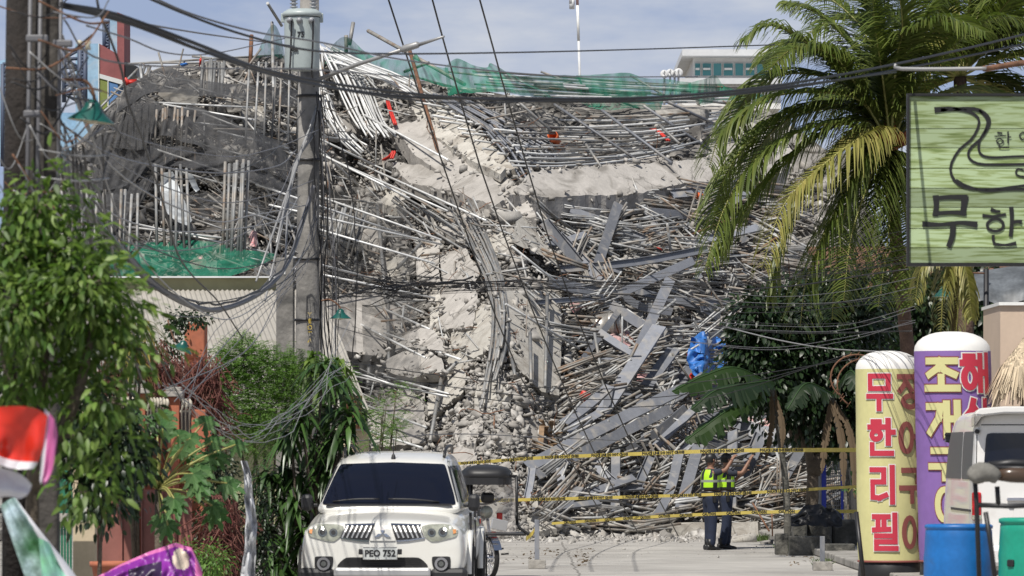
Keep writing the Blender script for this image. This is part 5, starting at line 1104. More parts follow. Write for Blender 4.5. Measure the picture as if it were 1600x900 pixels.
for sg in (-1, 1):      # black gutters up the screen pillars
    car.press('pillar_trim', [(sg*.752, 1.2), (sg*.765, 1.2), (sg*.625, 1.64), (sg*.60, 1.70), (sg*.592, 1.68), (sg*.615, 1.6)], BV, 'blackplas', out=.012, thick=.02)
    g = MB(); g.tube(cr_pts([(sg*.56, 2.15, 1.70), (sg*.57, 2.3, 1.78), (sg*.575, 2.8, 1.82), (sg*.57, 3.6, 1.82), (sg*.56, 3.9, 1.75)], 14), .018, 8); car.mb(g, 'roof_rail', 'blackplas')
    # side windows, belt, handles
    for (ya, yb, yc_, yd) in ((1.55, 2.55, 2.5, 1.95), (2.62, 3.5, 3.45, 2.62), (3.57, 4.3, 4.15, 3.57)):
        car.press('side_window', [(ya, 1.19), (yb, 1.19), (yc_, 1.6), (yd, 1.6)], BV, 'glassdark', axis='x', out=.006, side=sg, rnd=.04)
    for y in (2.35, 3.3): g = MB(); g.box((sg*.905, y, 1.0), (.03, .16, .03), bev=.01); car.mb(g, 'door_handle', 'chrome')
    for y in (1.5, 2.58, 3.5): g = MB(); g.box((sg*.888, y, .78), (.03, .012, .6)); car.mb(g, 'door_seam', 'blackplas')
    g = MB(); g.lathe([(.40, -.02), (.48, .0), (.47, .05), (.40, .05)], (sg*.90, .86, .42), 24, 'X', a0=0, a1=math.pi); 
    car.mb(g, 'wheel_arch', 'carwhite'); g = MB(); g.lathe([(.40, -.02), (.48, .0), (.47, .05), (.40, .05)], (sg*.90, 3.68, .42), 24, 'X', a0=0, a1=math.pi); car.mb(g, 'wheel_arch', 'carwhite')
    car.wheel(sg*.835, .88, .375, .26, sg); car.wheel(sg*.835, 3.68, .375, .26, sg)
    # door mirror
    g = MB(); g.box((sg*.93, 1.42, 1.19), (.13, .12, .19), bev=.045); mr_ = car.mb(g, 'door_mirror', 'blackplas'); g = MB(); g.box((sg*.86, 1.45, 1.16), (.10, .05, .04), bev=.01); car.mb(g, 'mirror_arm', 'blackplas', mr_)
    # headlight
    hl = car.press('headlight', [(sg*.42, .945), (sg*.50, .968), (sg*.66, .972), (sg*.81, .955), (sg*.822, .88), (sg*.80, .835), (sg*.60, .785), (sg*.53, .78), (sg*.455, .835)], BV, 'lens', out=.012, rnd=.02)
    for (x, z, r_) in ((.655, .885, .05), (.535, .88, .045)):
        car.press('reflector', [(sg*x+r_*math.cos(a), z+r_*math.sin(a)) for a in [6.283*i/18 for i in range(18)]], BV, 'reflector', out=.017, thick=.006, par=hl, seg=.03)
        car.press('bulb', [(sg*x+r_*.55*math.cos(a), z+r_*.55*math.sin(a)) for a in [6.283*i/14 for i in range(14)]], BV, 'blackplas' if x > .5 else 'lens', out=.021, thick=.004, par=hl, seg=.03)
    car.press('indicator', [(sg*.762, .915), (sg*.798, .915), (sg*.80, .875), (sg*.77, .865)], BV, 'amber', out=.018, thick=.006, par=hl, seg=.03)
    # fog lamp pocket
    cx, cz = sg*.64, .545; fp = car.press('fog_lamp', [(cx-.105, cz+.075), (cx+.10, cz+.075), (cx+.10, cz-.06), (cx+.03, cz-.10), (cx-.06, cz-.10), (cx-.10, cz-.02)] if sg > 0 else [(cx-.10, cz+.075), (cx+.105, cz+.075), (cx+.10, cz-.02), (cx+.06, cz-.10), (cx-.03, cz-.10), (cx-.10, cz-.06)], BV, 'blackplas', out=.008, rnd=.03)
    def ring(r0, r1, k, m_, nm):
        n = 24; g = MB(); pts = []
        for r_ in (r0, r1):
            row = []
            for i in range(n):
                a = 6.283*i/n; h = b1.ray_cast(Vector((cx, -3, cz)), Vector((0, 1, 0))); row.append(Vector((cx+r_*math.cos(a), h[0].y-k, cz-.005+r_*math.sin(a))))
            pts.append(row)
        g.grid(pts, closed=True); g.prism(pts[1], (0, .03, 0), caps=False); car.mb(g, nm, m_, fp)
    ring(.045, .072, .045, 'chrome', 'lamp_ring'); ring(.001, .046, .042, 'blackplas', 'lamp_core'); ring(.001, .028, .046, 'reflector', 'lamp_glass')
# grille with slanted fins, emblem
for sg in (-1, 1):
    gp = car.press('grille', [(sg*.09, .965), (sg*.40, .955), (sg*.43, .89), (sg*.455, .825), (sg*.28, .80), (sg*.15, .79)], BV, 'blackplas', out=.010, rnd=.01)
    car.press('grille_trim', [(sg*.085, .98), (sg*.415, .97), (sg*.405, .954), (sg*.09, .962)], BV, 'chrome', out=.016, thick=.012, par=gp, seg=.03)
    car.press('grille_trim', [(sg*.15, .795), (sg*.28, .803), (sg*.46, .828), (sg*.452, .812), (sg*.28, .785), (sg*.15, .777)], BV, 'chrome', out=.016, thick=.012, par=gp, seg=.03)
    for k in range(6):
        x = .112+k*.052; g_ = .045 if sg > 0 else .045
        car.press('fin', [(sg*(x), .955), (sg*(x+.016), .955), (sg*(x+.016+.06), .825), (sg*(x+.06), .818)], BV, 'silver', out=.018, thick=.01, par=gp, seg=.04)
car.press('nose_panel', [(-.075, .975), (.075, .975), (.145, .79), (-.145, .79)], BV, 'carwhite', out=.014, thick=.02, rnd=.02)
em = car.press('emblem', [(0, .945), (.022, .905), (0, .868), (-.022, .905)], BV, 'chrome', out=.030, thick=.014, seg=.03)
for sg in (-1, 1): car.press('emblem_point', [(sg*.002, .866), (sg*.045, .868), (sg*.088, .830), (sg*.042, .832)], BV, 'chrome', out=.030, thick=.014, par=em, seg=.03)
lg = car.press('lower_grille', [(-.40, .61), (.40, .61), (.46, .56), (.51, .50), (-.51, .50), (-.46, .56)], BV, 'blackplas', out=.006, rnd=.05)
for k in range(4): car.press('mesh_bar', [(-.42, .592-k*.022), (.42, .592-k*.022), (.42, .586-k*.022), (-.42, .586-k*.022)], BV, 'tyre', out=.012, thick=.006, par=lg, seg=.06)
g = MB(); g.box((0, .0, .445), (1.06, .12, .11), bev=.03); car.mb(g, 'skid_plate', 'silver')
for sg in (-1, 1): g = MB(); g.box((sg*.72, .12, .415), (.40, .26, .16), bev=.05); car.mb(g, 'lower_valance', 'blackplas')
pl = MB(); pl.box((-.02, -.075, .655), (.375, .012, .135), bev=.004); pl = car.mb(pl, 'number_plate', 'platewhite'); g = MB(); g.box((-.02, -.05, .672), (.47, .04, .06), bev=.006); car.mb(g, 'plate_holder', 'blackplas')
tx = text('PEO 752', .098, (-.02, -.083, .652), 'plate_lettering', 'blackplas', None, ext=.002, offset=.0035, sx=.95); tx.data.transform(car.q.to_4x4()); tx.parent = pl
g = MB()
for a, b, c_, d in (((-.205, -.082, .72), (.165, -.082, .72), 0, 0), ((-.205, -.082, .59), (.165, -.082, .59), 0, 0), ((-.205, -.082, .59), (-.205, -.082, .72), 0, 0), ((.165, -.082, .59), (.165, -.082, .72), 0, 0)): g.tube([a, b], .004, 4)
car.mb(g, 'plate_border', 'silver', pl)
for a, b in (((-.62, 1.10, 1.205), (-.10, 1.05, 1.235)), ((.0, 1.05, 1.235), (.56, 1.09, 1.20))): g = MB(); g.tube(cr_pts([a, lerp(Vector(a), Vector(b), .5)+Vector((0, -.02, .012)), b], 8), .011, 6); car.mb(g, 'wiper', 'blackplas')
g = MB(); g.box((0, 1.07, 1.175), (1.40, .06, .012)); car.mb(g, 'cowl', 'blackplas')
g = MB(); g.lathe([(.03, 0), (.02, .05), (.008, .07)], (.0, 1.95, 1.665), 10); g.tube([(0, 1.95, 1.72), (.0, 1.97, 1.90)], .006, 5); car.mb(g, 'aerial', 'blackplas')
car.press('sticker', [(.60+.03*math.cos(a), 1.21+.018*math.sin(a)) for a in [6.283*i/14 for i in range(14)]], BV, 'lilac', out=.012, thick=.004, seg=.03)

# ---- van seen from behind
Yv = 61.5; root = thing('parked_van', 'white high roof van seen from behind at the right edge', 'van', ((1519-800)*Yv/F+.86, Yv, 0)); van = Car(root, 0)
def vp(y, w_, zt, zb=.32, tum=.06):
    return (y, [(0, zt), (w_*.5, zt-.005), (w_*.82, zt-.02), (w_*.93, zt-.08), (w_-tum*.4, zt-.45), (w_, 1.1), (w_, .7), (w_-.02, zb), (.4, zb), (0, zb)])
b3, _ = van.loft('body', [vp(.0, .80, 2.17, .36), vp(.03, .84, 2.22), vp(.12, .86, 2.25), vp(.5, .865, 2.27), vp(2.5, .865, 2.27), vp(3.8, .86, 2.25), (4.35, [(0, 1.5), (.4, 1.5), (.66, 1.48), (.78, 1.4), (.82, 1.2), (.85, 1.0), (.85, .7), (.83, .34), (.4, .34), (0, .34)]), (4.75, [(0, .95), (.4, .95), (.6, .93), (.7, .9), (.74, .85), (.76, .8), (.76, .6), (.74, .4), (.4, .4), (0, .4)])], 'vanwhite', 3)
VB = [b3]
van.press('rear_window', [(-.69, 1.98), (.69, 1.98), (.72, 1.56), (-.72, 1.56)], VB, 'glassdark', out=.008, rnd=.06)
van.press('door_seam', [(-.80, 2.085), (.80, 2.085), (.80, 2.073), (-.80, 2.073)], VB, 'blackplas', out=.004, thick=.008)
van.press('door_seam', [(-.80, 2.07), (-.792, 2.07), (-.812, 1.2), (-.822, 1.2)], VB, 'blackplas', out=.004, thick=.008, seg=.1)
for sg in (-1, 1):
    g = MB(); g.box((sg*.805, .03, 1.10), (.11, .10, .34), bev=.02); tl = van.mb(g, 'tail_light', 'redlens'); g = MB(); g.box((sg*.805, .028, .965), (.112, .102, .06), bev=.01); van.mb(g, 'reverse_light', 'lens', tl)
    for ya in (.22, 1.6, 2.8): van.press('side_window', [(ya, 2.0), (ya+1.25, 2.0), (ya+1.25, 1.42), (ya, 1.42)], VB, 'vanglass', axis='x', out=.006, side=sg, rnd=.08)
    van.wheel(sg*.74, .95, .33, .22, sg); van.wheel(sg*.74, 3.7, .33, .22, sg)
    van.press('side_rail', [(.2, 1.06), (2.9, 1.06), (2.9, 1.03), (.2, 1.03)], VB, 'blackplas', axis='x', out=.008, side=sg)
sp_ = [(-.84, 2.06), (-.86, 2.20), (-.80, 2.275), (-.5, 2.30), (.5, 2.30), (.80, 2.275), (.86, 2.20), (.84, 2.06), (.80, 2.10), (.76, 2.19), (.5, 2.22), (-.5, 2.22), (-.76, 2.19), (-.80, 2.10)]
bm = bmesh.new(); bm.faces.new([bm.verts.new((x, -.26 if abs(z) > 2.15 else -.05, z)) for x, z in sp_]); r_ = bmesh.ops.extrude_face_region(bm, geom=bm.faces[:]); bmesh.ops.translate(bm, verts=[v for v in r_['geom'] if isinstance(v, bmesh.types.BMVert)], vec=(0, .42, -.02)); bmesh.ops.triangulate(bm, faces=[f for f in bm.faces if len(f.verts) > 4]); bmesh.ops.recalc_face_normals(bm, faces=bm.faces[:])
bmesh.ops.bevel(bm, geom=[e for e in bm.edges if len(e.link_faces) == 2 and e.calc_face_angle(0) > .6], offset=.015, segments=2, affect='EDGES')
me = bpy.data.meshes.new('spoiler'); bm.to_mesh(me); bm.free(); me.materials.append(M['vanwhite']); ob = bpy.data.objects.new('spoiler', me); C.objects.link(ob); van.put(ob)
g = MB(); g.box((0, -.1, .5), (1.66, .2, .26), bev=.06); van.mb(g, 'rear_bumper', 'vanwhite'); g = MB(); g.lathe([(0, 0), (.03, 0), (.03, .06), (0, .06)], (-.80, -.02, 2.0), 10, 'Y'); van.mb(g, 'rear_camera', 'blackplas')
van.press('plate_recess', [(-.35, 1.12), (.35, 1.12), (.38, .9), (-.38, .9)], VB, 'vanwhite', out=.02, thick=.01, rnd=.03)
g = MB(); g.box((0, -.04, 1.18), (.9, .05, .05), bev=.015); van.mb(g, 'chrome_handle', 'chrome')

# ---- tricycle: motorcycle with a roofed sidecar
Yt_ = 70.5; PX = lambda x, y, Y=Yt_: at(x, y, Y)
t = thing('tricycle', 'motor tricycle with black roof and clear plastic windscreen behind the white car', 'tricycle', at(760, GZ(Yt_), Yt_)); o = Vector(t['_o'])
r_ = .29; wx = at(764, 0, Yt_).x; yaw_ = Matrix.Rotation(R(24), 3, 'Z')
def wheel2(c_, r_, name='wheel'):
    g = MB(); q = yaw_
    ringp = [(r_-.035, -.03), (r_-.01, -.035), (r_, 0), (r_-.01, .035), (r_-.035, .03)]; g.lathe(ringp, (0, 0, 0), 32, 'X'); g.v = [tuple(q @ Vector(v)+c_) for v in g.v]; wt = g.build(name, M['tyre'], t)
    g = MB(); g.lathe([(r_-.05, -.012), (r_-.035, -.02), (r_-.035, .02), (r_-.05, .012)], (0, 0, 0), 32, 'X')
    g.lathe([(.0, -.05), (.05, -.05), (.06, 0), (.05, .05), (0, .05)], (0, 0, 0), 16, 'X')
    for i in range(22):
        a = 6.283*i/22; g.tube([(.03*(-1)**i, math.cos(a)*.05, math.sin(a)*.05), (0, math.cos(a+.25)*(r_-.04), math.sin(a+.25)*(r_-.04))], .0035, 4)
    g.v = [tuple(q @ Vector(v)+c_) for v in g.v]; g.build('spoked_rim', M['chrome'], wt)
c1 = Vector((wx, Yt_, r_)); wheel2(c1, r_); wheel2(c1+yaw_ @ Vector((0, 1.15, 0)), r_); wheel2(Vector((at(700, 0, Yt_).x, Yt_+1.1, .25)), .25)
g = MB(); fr = lambda y, z, x=0: c1+yaw_ @ Vector((x, y, z-r_))
for sx in (-.07, .07): g.tube([fr(0, r_, sx), fr(.14, .62, sx), fr(.25, .95, sx)], .022, 8)
g.build('front_fork', M['chrome'], t)
g = MB(); P_ = [[fr(-math.cos(a)*(r_+.04), r_+math.sin(a)*(r_+.04), s_) for s_ in (-.06, -.04, .04, .06)] for a in [R(v) for v in range(20, 150, 10)]]; g.grid(P_); g.build('front_fender', M['chrome'], t)
g = MB(); g.tube([fr(.25, .95), fr(.5, .78), fr(.9, .75)], .06, 8); g.box(fr(.5, .88), (.2, .42, .2), rot=yaw_, bev=.06); g.box(fr(.62, .45), (.3, .4, .3), rot=yaw_, bev=.04); g.build('engine_and_tank', M['darkmetal'], t)
g = MB(); g.tube(cr_pts([fr(.30, 1.12, -.34), fr(.22, 1.05, -.15), fr(.22, 1.03, 0), fr(.22, 1.05, .15), fr(.30, 1.12, .34)], 12), .014, 6); g.build('handlebar', M['darkmetal'], t)
g = MB(); g.lathe([(.0, -.1), (.06, -.09), (.09, -.02), (.095, .03), (0, .05)], fr(.1, .92), 18, 'Y'); g.build('headlamp', M['lens'], t)
g = MB(); g.box(fr(.05, 1.12), (.18, .12, .14), rot=yaw_ @ Matrix.Rotation(R(20), 3, 'X'), bev=.04); g.build('speedometer', M['darkmetal'], t)
for k, (y, z, x) in enumerate([(.02, .80, -.16), (.0, .86, .16), (.1, .70, -.2), (.12, .60, .12)]): g = MB(); g.box(fr(y, z, x), (.08, .06, .11), rot=yaw_, bev=.02); g.build('red_panel', M['red'], t)
g = MB(); g.box(at(780, 820, Yt_-.3), (.24, .03, .15), rot=yaw_ @ Matrix.Rotation(R(12), 3, 'Y'), bev=.01); g.build('wire_basket', M['silver'], t)
# roof
top_ = [(720, 738), (726, 727), (742, 722), (780, 721), (796, 724), (799, 734), (797, 740), (770, 746), (735, 747)]
g = MB(); P_ = []
for k, (sc2, dz) in enumerate([(1.0, 0), (1.02, .02), (.98, .09), (.8, .14), (.4, .17), (.01, .18)]):
    cx_, cy_ = at(760, 0, Yt_+.3).x, Yt_+.5; row = []
    for i in range(28):
        a = 6.283*i/28; ca, sa = math.cos(a), math.sin(a); row.append(Vector((cx_+math.copysign(abs(ca)**.5, ca)*.35*sc2, cy_+math.copysign(abs(sa)**.5, sa)*.75*sc2, 1.40+dz)))
    P_.append(row)
g.grid(P_, closed=True); g.prism([p-Vector((0, 0, .10)) for p in P_[0]], (0, 0, .10), caps=True); g.build('roof', M['blackplas'], t)
M['clearplas'] = mat('scratched_clear_plastic', (.36, .34, .33), .3, alpha=.5, spec=.6)
g = MB()
for a, b in (((737, 745), (735, 833)), ((807, 744), (808, 820)), ((737, 745), (808, 744)), ((735, 833), (822, 835)), ((722, 742), (724, 830)), ((797, 740), (800, 744))): g.tube([PX(*a), PX(*b)], .02, 6)
g.tube(cr_pts([PX(806, 800), PX(810, 822), PX(822, 832), PX(826, 836)], 8), .02, 6); g.build('sidecar_frame', M['darkmetal'], t)
P_ = [[PX(lerp(738, 806, u), lerp(746, 832, v))+Vector((0, .06*math.sin(u*3)+.05*noise.noise(Vector((u*4, v*4, 0))), 0)) for v in [j/12 for j in range(13)]] for u in [i/12 for i in range(13)]]; g = MB(); g.grid(P_); g.build('plastic_windscreen', M['clearplas'], t)
g = MB(); g.box(at(772, 834, Yt_+.4), (.85, .9, .04), bev=.01); g.build('floor_pan', M['darkmetal'], t); g = MB(); g.box(at(728, 790, Yt_+.8), (.12, .6, .7), bev=.03); g.build('side_panel', M['darkmetal'], t)
for x, y in ((778, 858), (786, 866)): g = MB(); g.tube([PX(x-3, y), PX(x+9, y-1)], .014, 6); g.build('foot_peg', M['darkmetal'], t)

# ---- front end of another tricycle roof frame near the lens
Yn = 33; t = thing('tricycle_canopy', 'black tube canopy frame with rolled grey cover at the lower right', 'canopy', at(1560, 900, Yn)); g = MB()
for pts in ([(1522, 730), (1526, 790), (1531, 930)], [(1558, 760), (1560, 790)], [(1527, 789), (1580, 791), (1660, 788)], [(1540, 800), (1548, 850), (1558, 930)], [(1545, 731), (1660, 733)]): g.tube([at(x, y, Yn) for x, y in pts], .016, 8)
g.build('tube_frame', M['darkmetal'], t); g = MB(); q = [at(x, y, Yn-.05) for x, y in ((1518, 752), (1524, 744), (1536, 738), (1550, 740), (1560, 748))]; g.tube(cr_pts(q, 12), [.02, .05, .055, .06, .062, .062, .06, .06, .055, .05, .045, .03], 12)
g.v = [tuple(Vector(v)+Vector((0, 0, .02*noise.noise(Vector(v)*9)))) for v in g.v]; M['greycover'] = mat('grey_canvas', (.16, .155, .14), .9, var=.25, vscale=6); g.build('rolled_cover', M['greycover'], t)
g = MB(); q = [at(x, y, Yn) for x, y in ((1556, 742), (1580, 742), (1660, 745))]; g.tube(q, [.035, .05, .05], 12); M['brownplas'] = mat('brown_shiny_cover', (.07, .045, .03), .25); g.build('roof_edge', M['brownplas'], t)
g = MB(); g.tube([at(1545, 728, Yn+.1), at(1580, 724, Yn+.1), at(1660, 728, Yn+.1)], .03, 10); g.build('roof_cover', M['darkmetal'], t)
# ---------------------------------------------------------------- green sign, balloons, barrels, tapes, bollards
def plank_mat():
    m = mat('painted_green_planks', (.33, .45, .24), .6); n = m.node_tree; ln = n.links.new; b = n.nodes['Principled BSDF']
    tcn = n.nodes.new('ShaderNodeTexCoord'); mp_ = n.nodes.new('ShaderNodeMapping'); mp_.inputs['Scale'].default_value = (1.2, 1, 16); ln(tcn.outputs['Object'], mp_.inputs[0])
    x = n.nodes.new('ShaderNodeTexNoise'); x.inputs['Scale'].default_value = 2.2; x.inputs['Detail'].default_value = 7; x.inputs['Distortion'].default_value = .6; ln(mp_.outputs[0], x.inputs['Vector'])
    r_ = n.nodes.new('ShaderNodeValToRGB'); e = r_.color_ramp.elements; e[0].position = .32; e[0].color = (.13, .19, .05, 1); e[1].position = .53; e[1].color = (.37, .47, .27, 1); k = e.new(.45); k.color = (.26, .33, .14, 1); ln(x.outputs['Fac'], r_.inputs[0])
    w1 = n.nodes.new('ShaderNodeNewGeometry'); h = n.nodes.new('ShaderNodeMapRange'); h.inputs['To Min'].default_value = .5; h.inputs['To Max'].default_value = 1.12; ln(w1.outputs['Random Per Island'], h.inputs['Value'])
    s_ = n.nodes.new('ShaderNodeVectorMath'); s_.operation = 'SCALE'; ln(r_.outputs[0], s_.inputs[0]); ln(h.outputs[0], s_.inputs['Scale']); ln(s_.outputs[0], b.inputs['Base Color']); return m
M['planks'] = plank_mat(); M['ink'] = mat('black_sign_ink', (.012, .012, .012), .5)
Ys = 48; t = thing('shop_sign', 'large green plank sign with black Korean lettering and river emblem', 'sign', at(1600, 412, Ys)); a, b = at(1421, 150, Ys), at(1830, 411, Ys)
g = MB(); ys_ = [150, 201, 231, 263, 294, 324, 357, 387, 411]
for y0, y1 in zip(ys_[:-1], ys_[1:]):
    p, q = at(1421, y0, Ys), at(1830, y1, Ys); g.box(((p.x+q.x)/2, Ys+.02, (p.z+q.z)/2), (q.x-p.x, .03, abs(p.z-q.z)-.006))
g.build('planks', M['planks'], t)
g = MB(); g.box(((a.x+b.x)/2, Ys+.045, (a.z+b.z)/2), (b.x-a.x, .02, a.z-b.z)); g.build('backing', M['ink'], t)
g = MB(); 
for p, q in (((1417, 146), (1834, 150)), ((1417, 411), (1834, 416)), ((1417, 150), (1421, 411)), ((1830, 150), (1834, 411))):
    p1, q1 = at(*p, Ys), at(*q, Ys); g.box(((p1.x+q1.x)/2, Ys+.02, (p1.z+q1.z)/2), (q1.x-p1.x, .09, p1.z-q1.z))
g.build('frame', M['ink'], t)
def stroke(pts, w_, name='emblem_line', par=t, Y=Ys-.004, n=30, m_='ink', smooth_=True):
    q = cr_pts([at(x, y, Y) for x, y in pts], n) if smooth_ else [at(x, y, Y) for x, y in pts]; g = MB(); P_ = []
    for i, p in enumerate(q):
        d = (q[min(i+1, len(q)-1)]-q[max(i-1, 0)]).normalized(); nn = Vector((-d.z, 0, d.x)); ww = (w_ if isinstance(w_, (int, float)) else np.interp(i/(len(q)-1), np.linspace(0, 1, len(w_)), w_))*Y/F/2; P_.append([p-nn*ww, p+nn*ww])
    g.grid(P_, smooth=False); return g.build(name, M[m_], par)
stroke([(1460, 172), (1490, 170), (1518, 176), (1530, 190), (1520, 215), (1498, 235), (1485, 262), (1494, 285), (1520, 295), (1560, 295), (1620, 288), (1700, 288)], [9, 6, 4.5, 4, 4, 4, 4.5, 5, 4, 4, 3])
stroke([(1470, 172), (1520, 170), (1542, 180), (1546, 194), (1534, 215), (1516, 232), (1514, 246), (1530, 256), (1570, 257), (1640, 256), (1700, 256)], [5, 6, 4, 4, 4, 4, 4, 4, 3])
stroke([(1530, 172), (1542, 186), (1541, 200), (1530, 222), (1532, 240), (1550, 246), (1600, 244), (1700, 244)], [3, 4, 3.5, 4, 4, 3.5, 3])
stroke([(1494, 280), (1510, 290), (1540, 298), (1590, 296), (1700, 300)], [2, 4, 4, 3])
stroke([(1600, 266), (1590, 264), (1588, 272), (1598, 276), (1615, 274)], 3)
def stroke_box(x0, y0, x1, y1, name='letter_stroke', m_='ink', par=t, Y=Ys-.004, th=.003):
    a, b = at(x0, y0, Y), at(x1, y1, Y); g = MB(); g.box(((a.x+b.x)/2, Y, (a.z+b.z)/2), (b.x-a.x, th, abs(a.z-b.z))); return g.build(name, M[m_], par)
# brush-like letters: mu, han, ri, pil continue past the frame
def brush(strokes, name, par=t, Y=Ys-.004, m_='ink'):
    g = MB()
    for k, (pts, w_) in enumerate(strokes):
        q = cr_pts([at(x, y, Y-k*.0012) for x, y in pts], max(4, len(pts)*6)); P_ = []
        for i, p in enumerate(q):
            d = (q[min(i+1, len(q)-1)]-q[max(i-1, 0)]).normalized(); nn = Vector((-d.z, 0, d.x)); ww = (w_ if isinstance(w_, (int, float)) else np.interp(i/(len(q)-1), np.linspace(0, 1, len(w_)), w_))*Y/F/2; P_.append([p-nn*ww, p+nn*ww])
        g.grid(P_, smooth=False)
    return g.build(name, M[m_], par)
brush([([(1462, 305), (1463, 322), (1461, 338)], [10, 8, 9]), ([(1458, 310), (1485, 308), (1512, 308)], [6, 7, 8]), ([(1508, 306), (1506, 322), (1504, 337)], [12, 9, 9]), ([(1458, 334), (1485, 332), (1510, 333)], [7, 6, 8]),
       ([(1441, 350), (1470, 351), (1500, 348), (1527, 351)], [9, 6, 6, 10]), ([(1489, 350), (1488, 368), (1482, 386)], [9, 9, 8])], 'letter_mu')
brush([([(1548, 327), (1556, 330), (1563, 330)], [6, 5, 3]), ([(1535, 337), (1552, 338), (1572, 335)], [6, 4, 5]), ([(1550, 343), (1543, 349), (1545, 358), (1556, 361), (1566, 357), (1567, 348), (1559, 342), (1549, 343)], 4.5),
       ([(1580, 323), (1581, 345), (1579, 370)], [7, 6, 6]), ([(1580, 348), (1590, 346), (1597, 347)], [6, 5, 7]), ([(1552, 367), (1552, 376), (1556, 382)], [5, 4, 4]), ([(1552, 381), (1570, 383), (1588, 380)], [5, 4, 6])], 'letter_han')
brush([([(1558, 207), (1566, 208)], 2.5), ([(1554, 213), (1572, 212)], 2), ([(1562, 216), (1557, 220), (1562, 225), (1568, 221), (1562, 216)], 2), ([(1575, 205), (1575, 224)], 2.5), ([(1575, 214), (1580, 214)], 2), ([(1562, 226), (1562, 230), (1577, 230)], 2)], 'small_letter')
brush([([(1598, 206), (1593, 212), (1598, 218), (1604, 212), (1598, 206)], 2)], 'small_letter')
brush([([(1640, 310), (1680, 310), (1680, 335), (1640, 335), (1642, 380), (1690, 378)], 8), ([(1715, 305), (1715, 390)], 9)], 'letter_ri')
for x in (1640, 1780): g = MB(); g.tube([at(x, 150, Ys+.1), at(x, 98, 46)], .02, 8); g.build('hanger', M['ink'], t)

# --- advertising balloons
M['bal_yel'] = mat('pale_yellow_balloon_cloth', (.60, .57, .27), .6, var=.05, vscale=1.5, bump=.15, bscale=4); M['bal_pur'] = mat('purple_balloon_cloth', (.22, .12, .36), .6, var=.06, vscale=1.5, bump=.15, bscale=4)
M['bal_white'] = mat('white_balloon_cloth', (.72, .71, .68), .6, var=.03); M['let_red'] = mat('red_lettering', (.50, .03, .06), .6); M['let_brown'] = mat('brown_lettering', (.24, .07, .06), .6); M['let_cream'] = mat('cream_lettering', (.60, .57, .27), .6)
KF = None
def RING(cx, cy, rx, ry): return [(cx+rx*math.cos(6.2832*i/20), cy+ry*math.sin(6.2832*i/20)) for i in range(21)]
HG = {'무': [[(.1, .06), (.9, .06), (.9, .42), (.1, .42), (.1, .06)], [(0, .64), (1, .64)], [(.5, .64), (.5, 1)]],
 '한': [[(.16, .04), (.44, .04)], [(0, .19), (.6, .19)], RING(.3, .42, .19, .12), [(.8, 0), (.8, .66)], [(.8, .34), (1, .34)], [(.12, .7), (.12, .95), (.92, .95)]],
 '리': [[(0, .07), (.54, .07), (.54, .42), (.04, .42), (.04, .86), (.34, .88), (.62, .80)], [(.9, 0), (.9, 1)]],
 '필': [[(0, .05), (.62, .05)], [(.18, .05), (.18, .42)], [(.44, .05), (.44, .42)], [(0, .43), (.64, .41)], [(.9, 0), (.9, .5)], [(.1, .6), (.9, .6), (.9, .77), (.1, .77), (.1, .96), (.94, .96)]],
 '장': [[(0, .06), (.6, .06)], [(.3, .06), (.24, .28), (.03, .48)], [(.3, .2), (.56, .46)], [(.8, 0), (.8, .56)], [(.8, .28), (1, .28)], RING(.5, .8, .34, .17)],
 '어': [RING(.3, .5, .27, .4), [(.58, .47), (.86, .47)], [(.9, 0), (.9, 1)]],
 '구': [[(.1, .07), (.88, .07), (.86, .24), (.8, .42)], [(0, .6), (1, .6)], [(.5, .6), (.5, 1)]],
 '이': [RING(.32, .5, .28, .42), [(.92, 0), (.92, 1)]],
 '조': [[(.06, .07), (.94, .07)], [(.5, .07), (.4, .3), (.08, .5)], [(.5, .2), (.62, .36), (.92, .5)], [(.5, .58), (.5, .9)], [(0, .93), (1, .93)]],
 '개': [[(0, .1), (.42, .1), (.36, .45), (.04, .88)], [(.62, .02), (.62, .96)], [(.62, .48), (.92, .48)], [(.95, 0), (.95, 1)]],
 '해': [[(.1, .04), (.36, .04)], [(0, .21), (.48, .21)], RING(.24, .62, .2, .27), [(.64, .02), (.64, .96)], [(.64, .48), (.92, .48)], [(.95, 0), (.95, 1)]],
 '산': [[(.3, 0), (.22, .28), (.02, .5)], [(.3, .18), (.58, .5)], [(.8, 0), (.8, .62)], [(.8, .3), (1, .3)], [(.14, .66), (.14, .95), (.92, .95)]]}
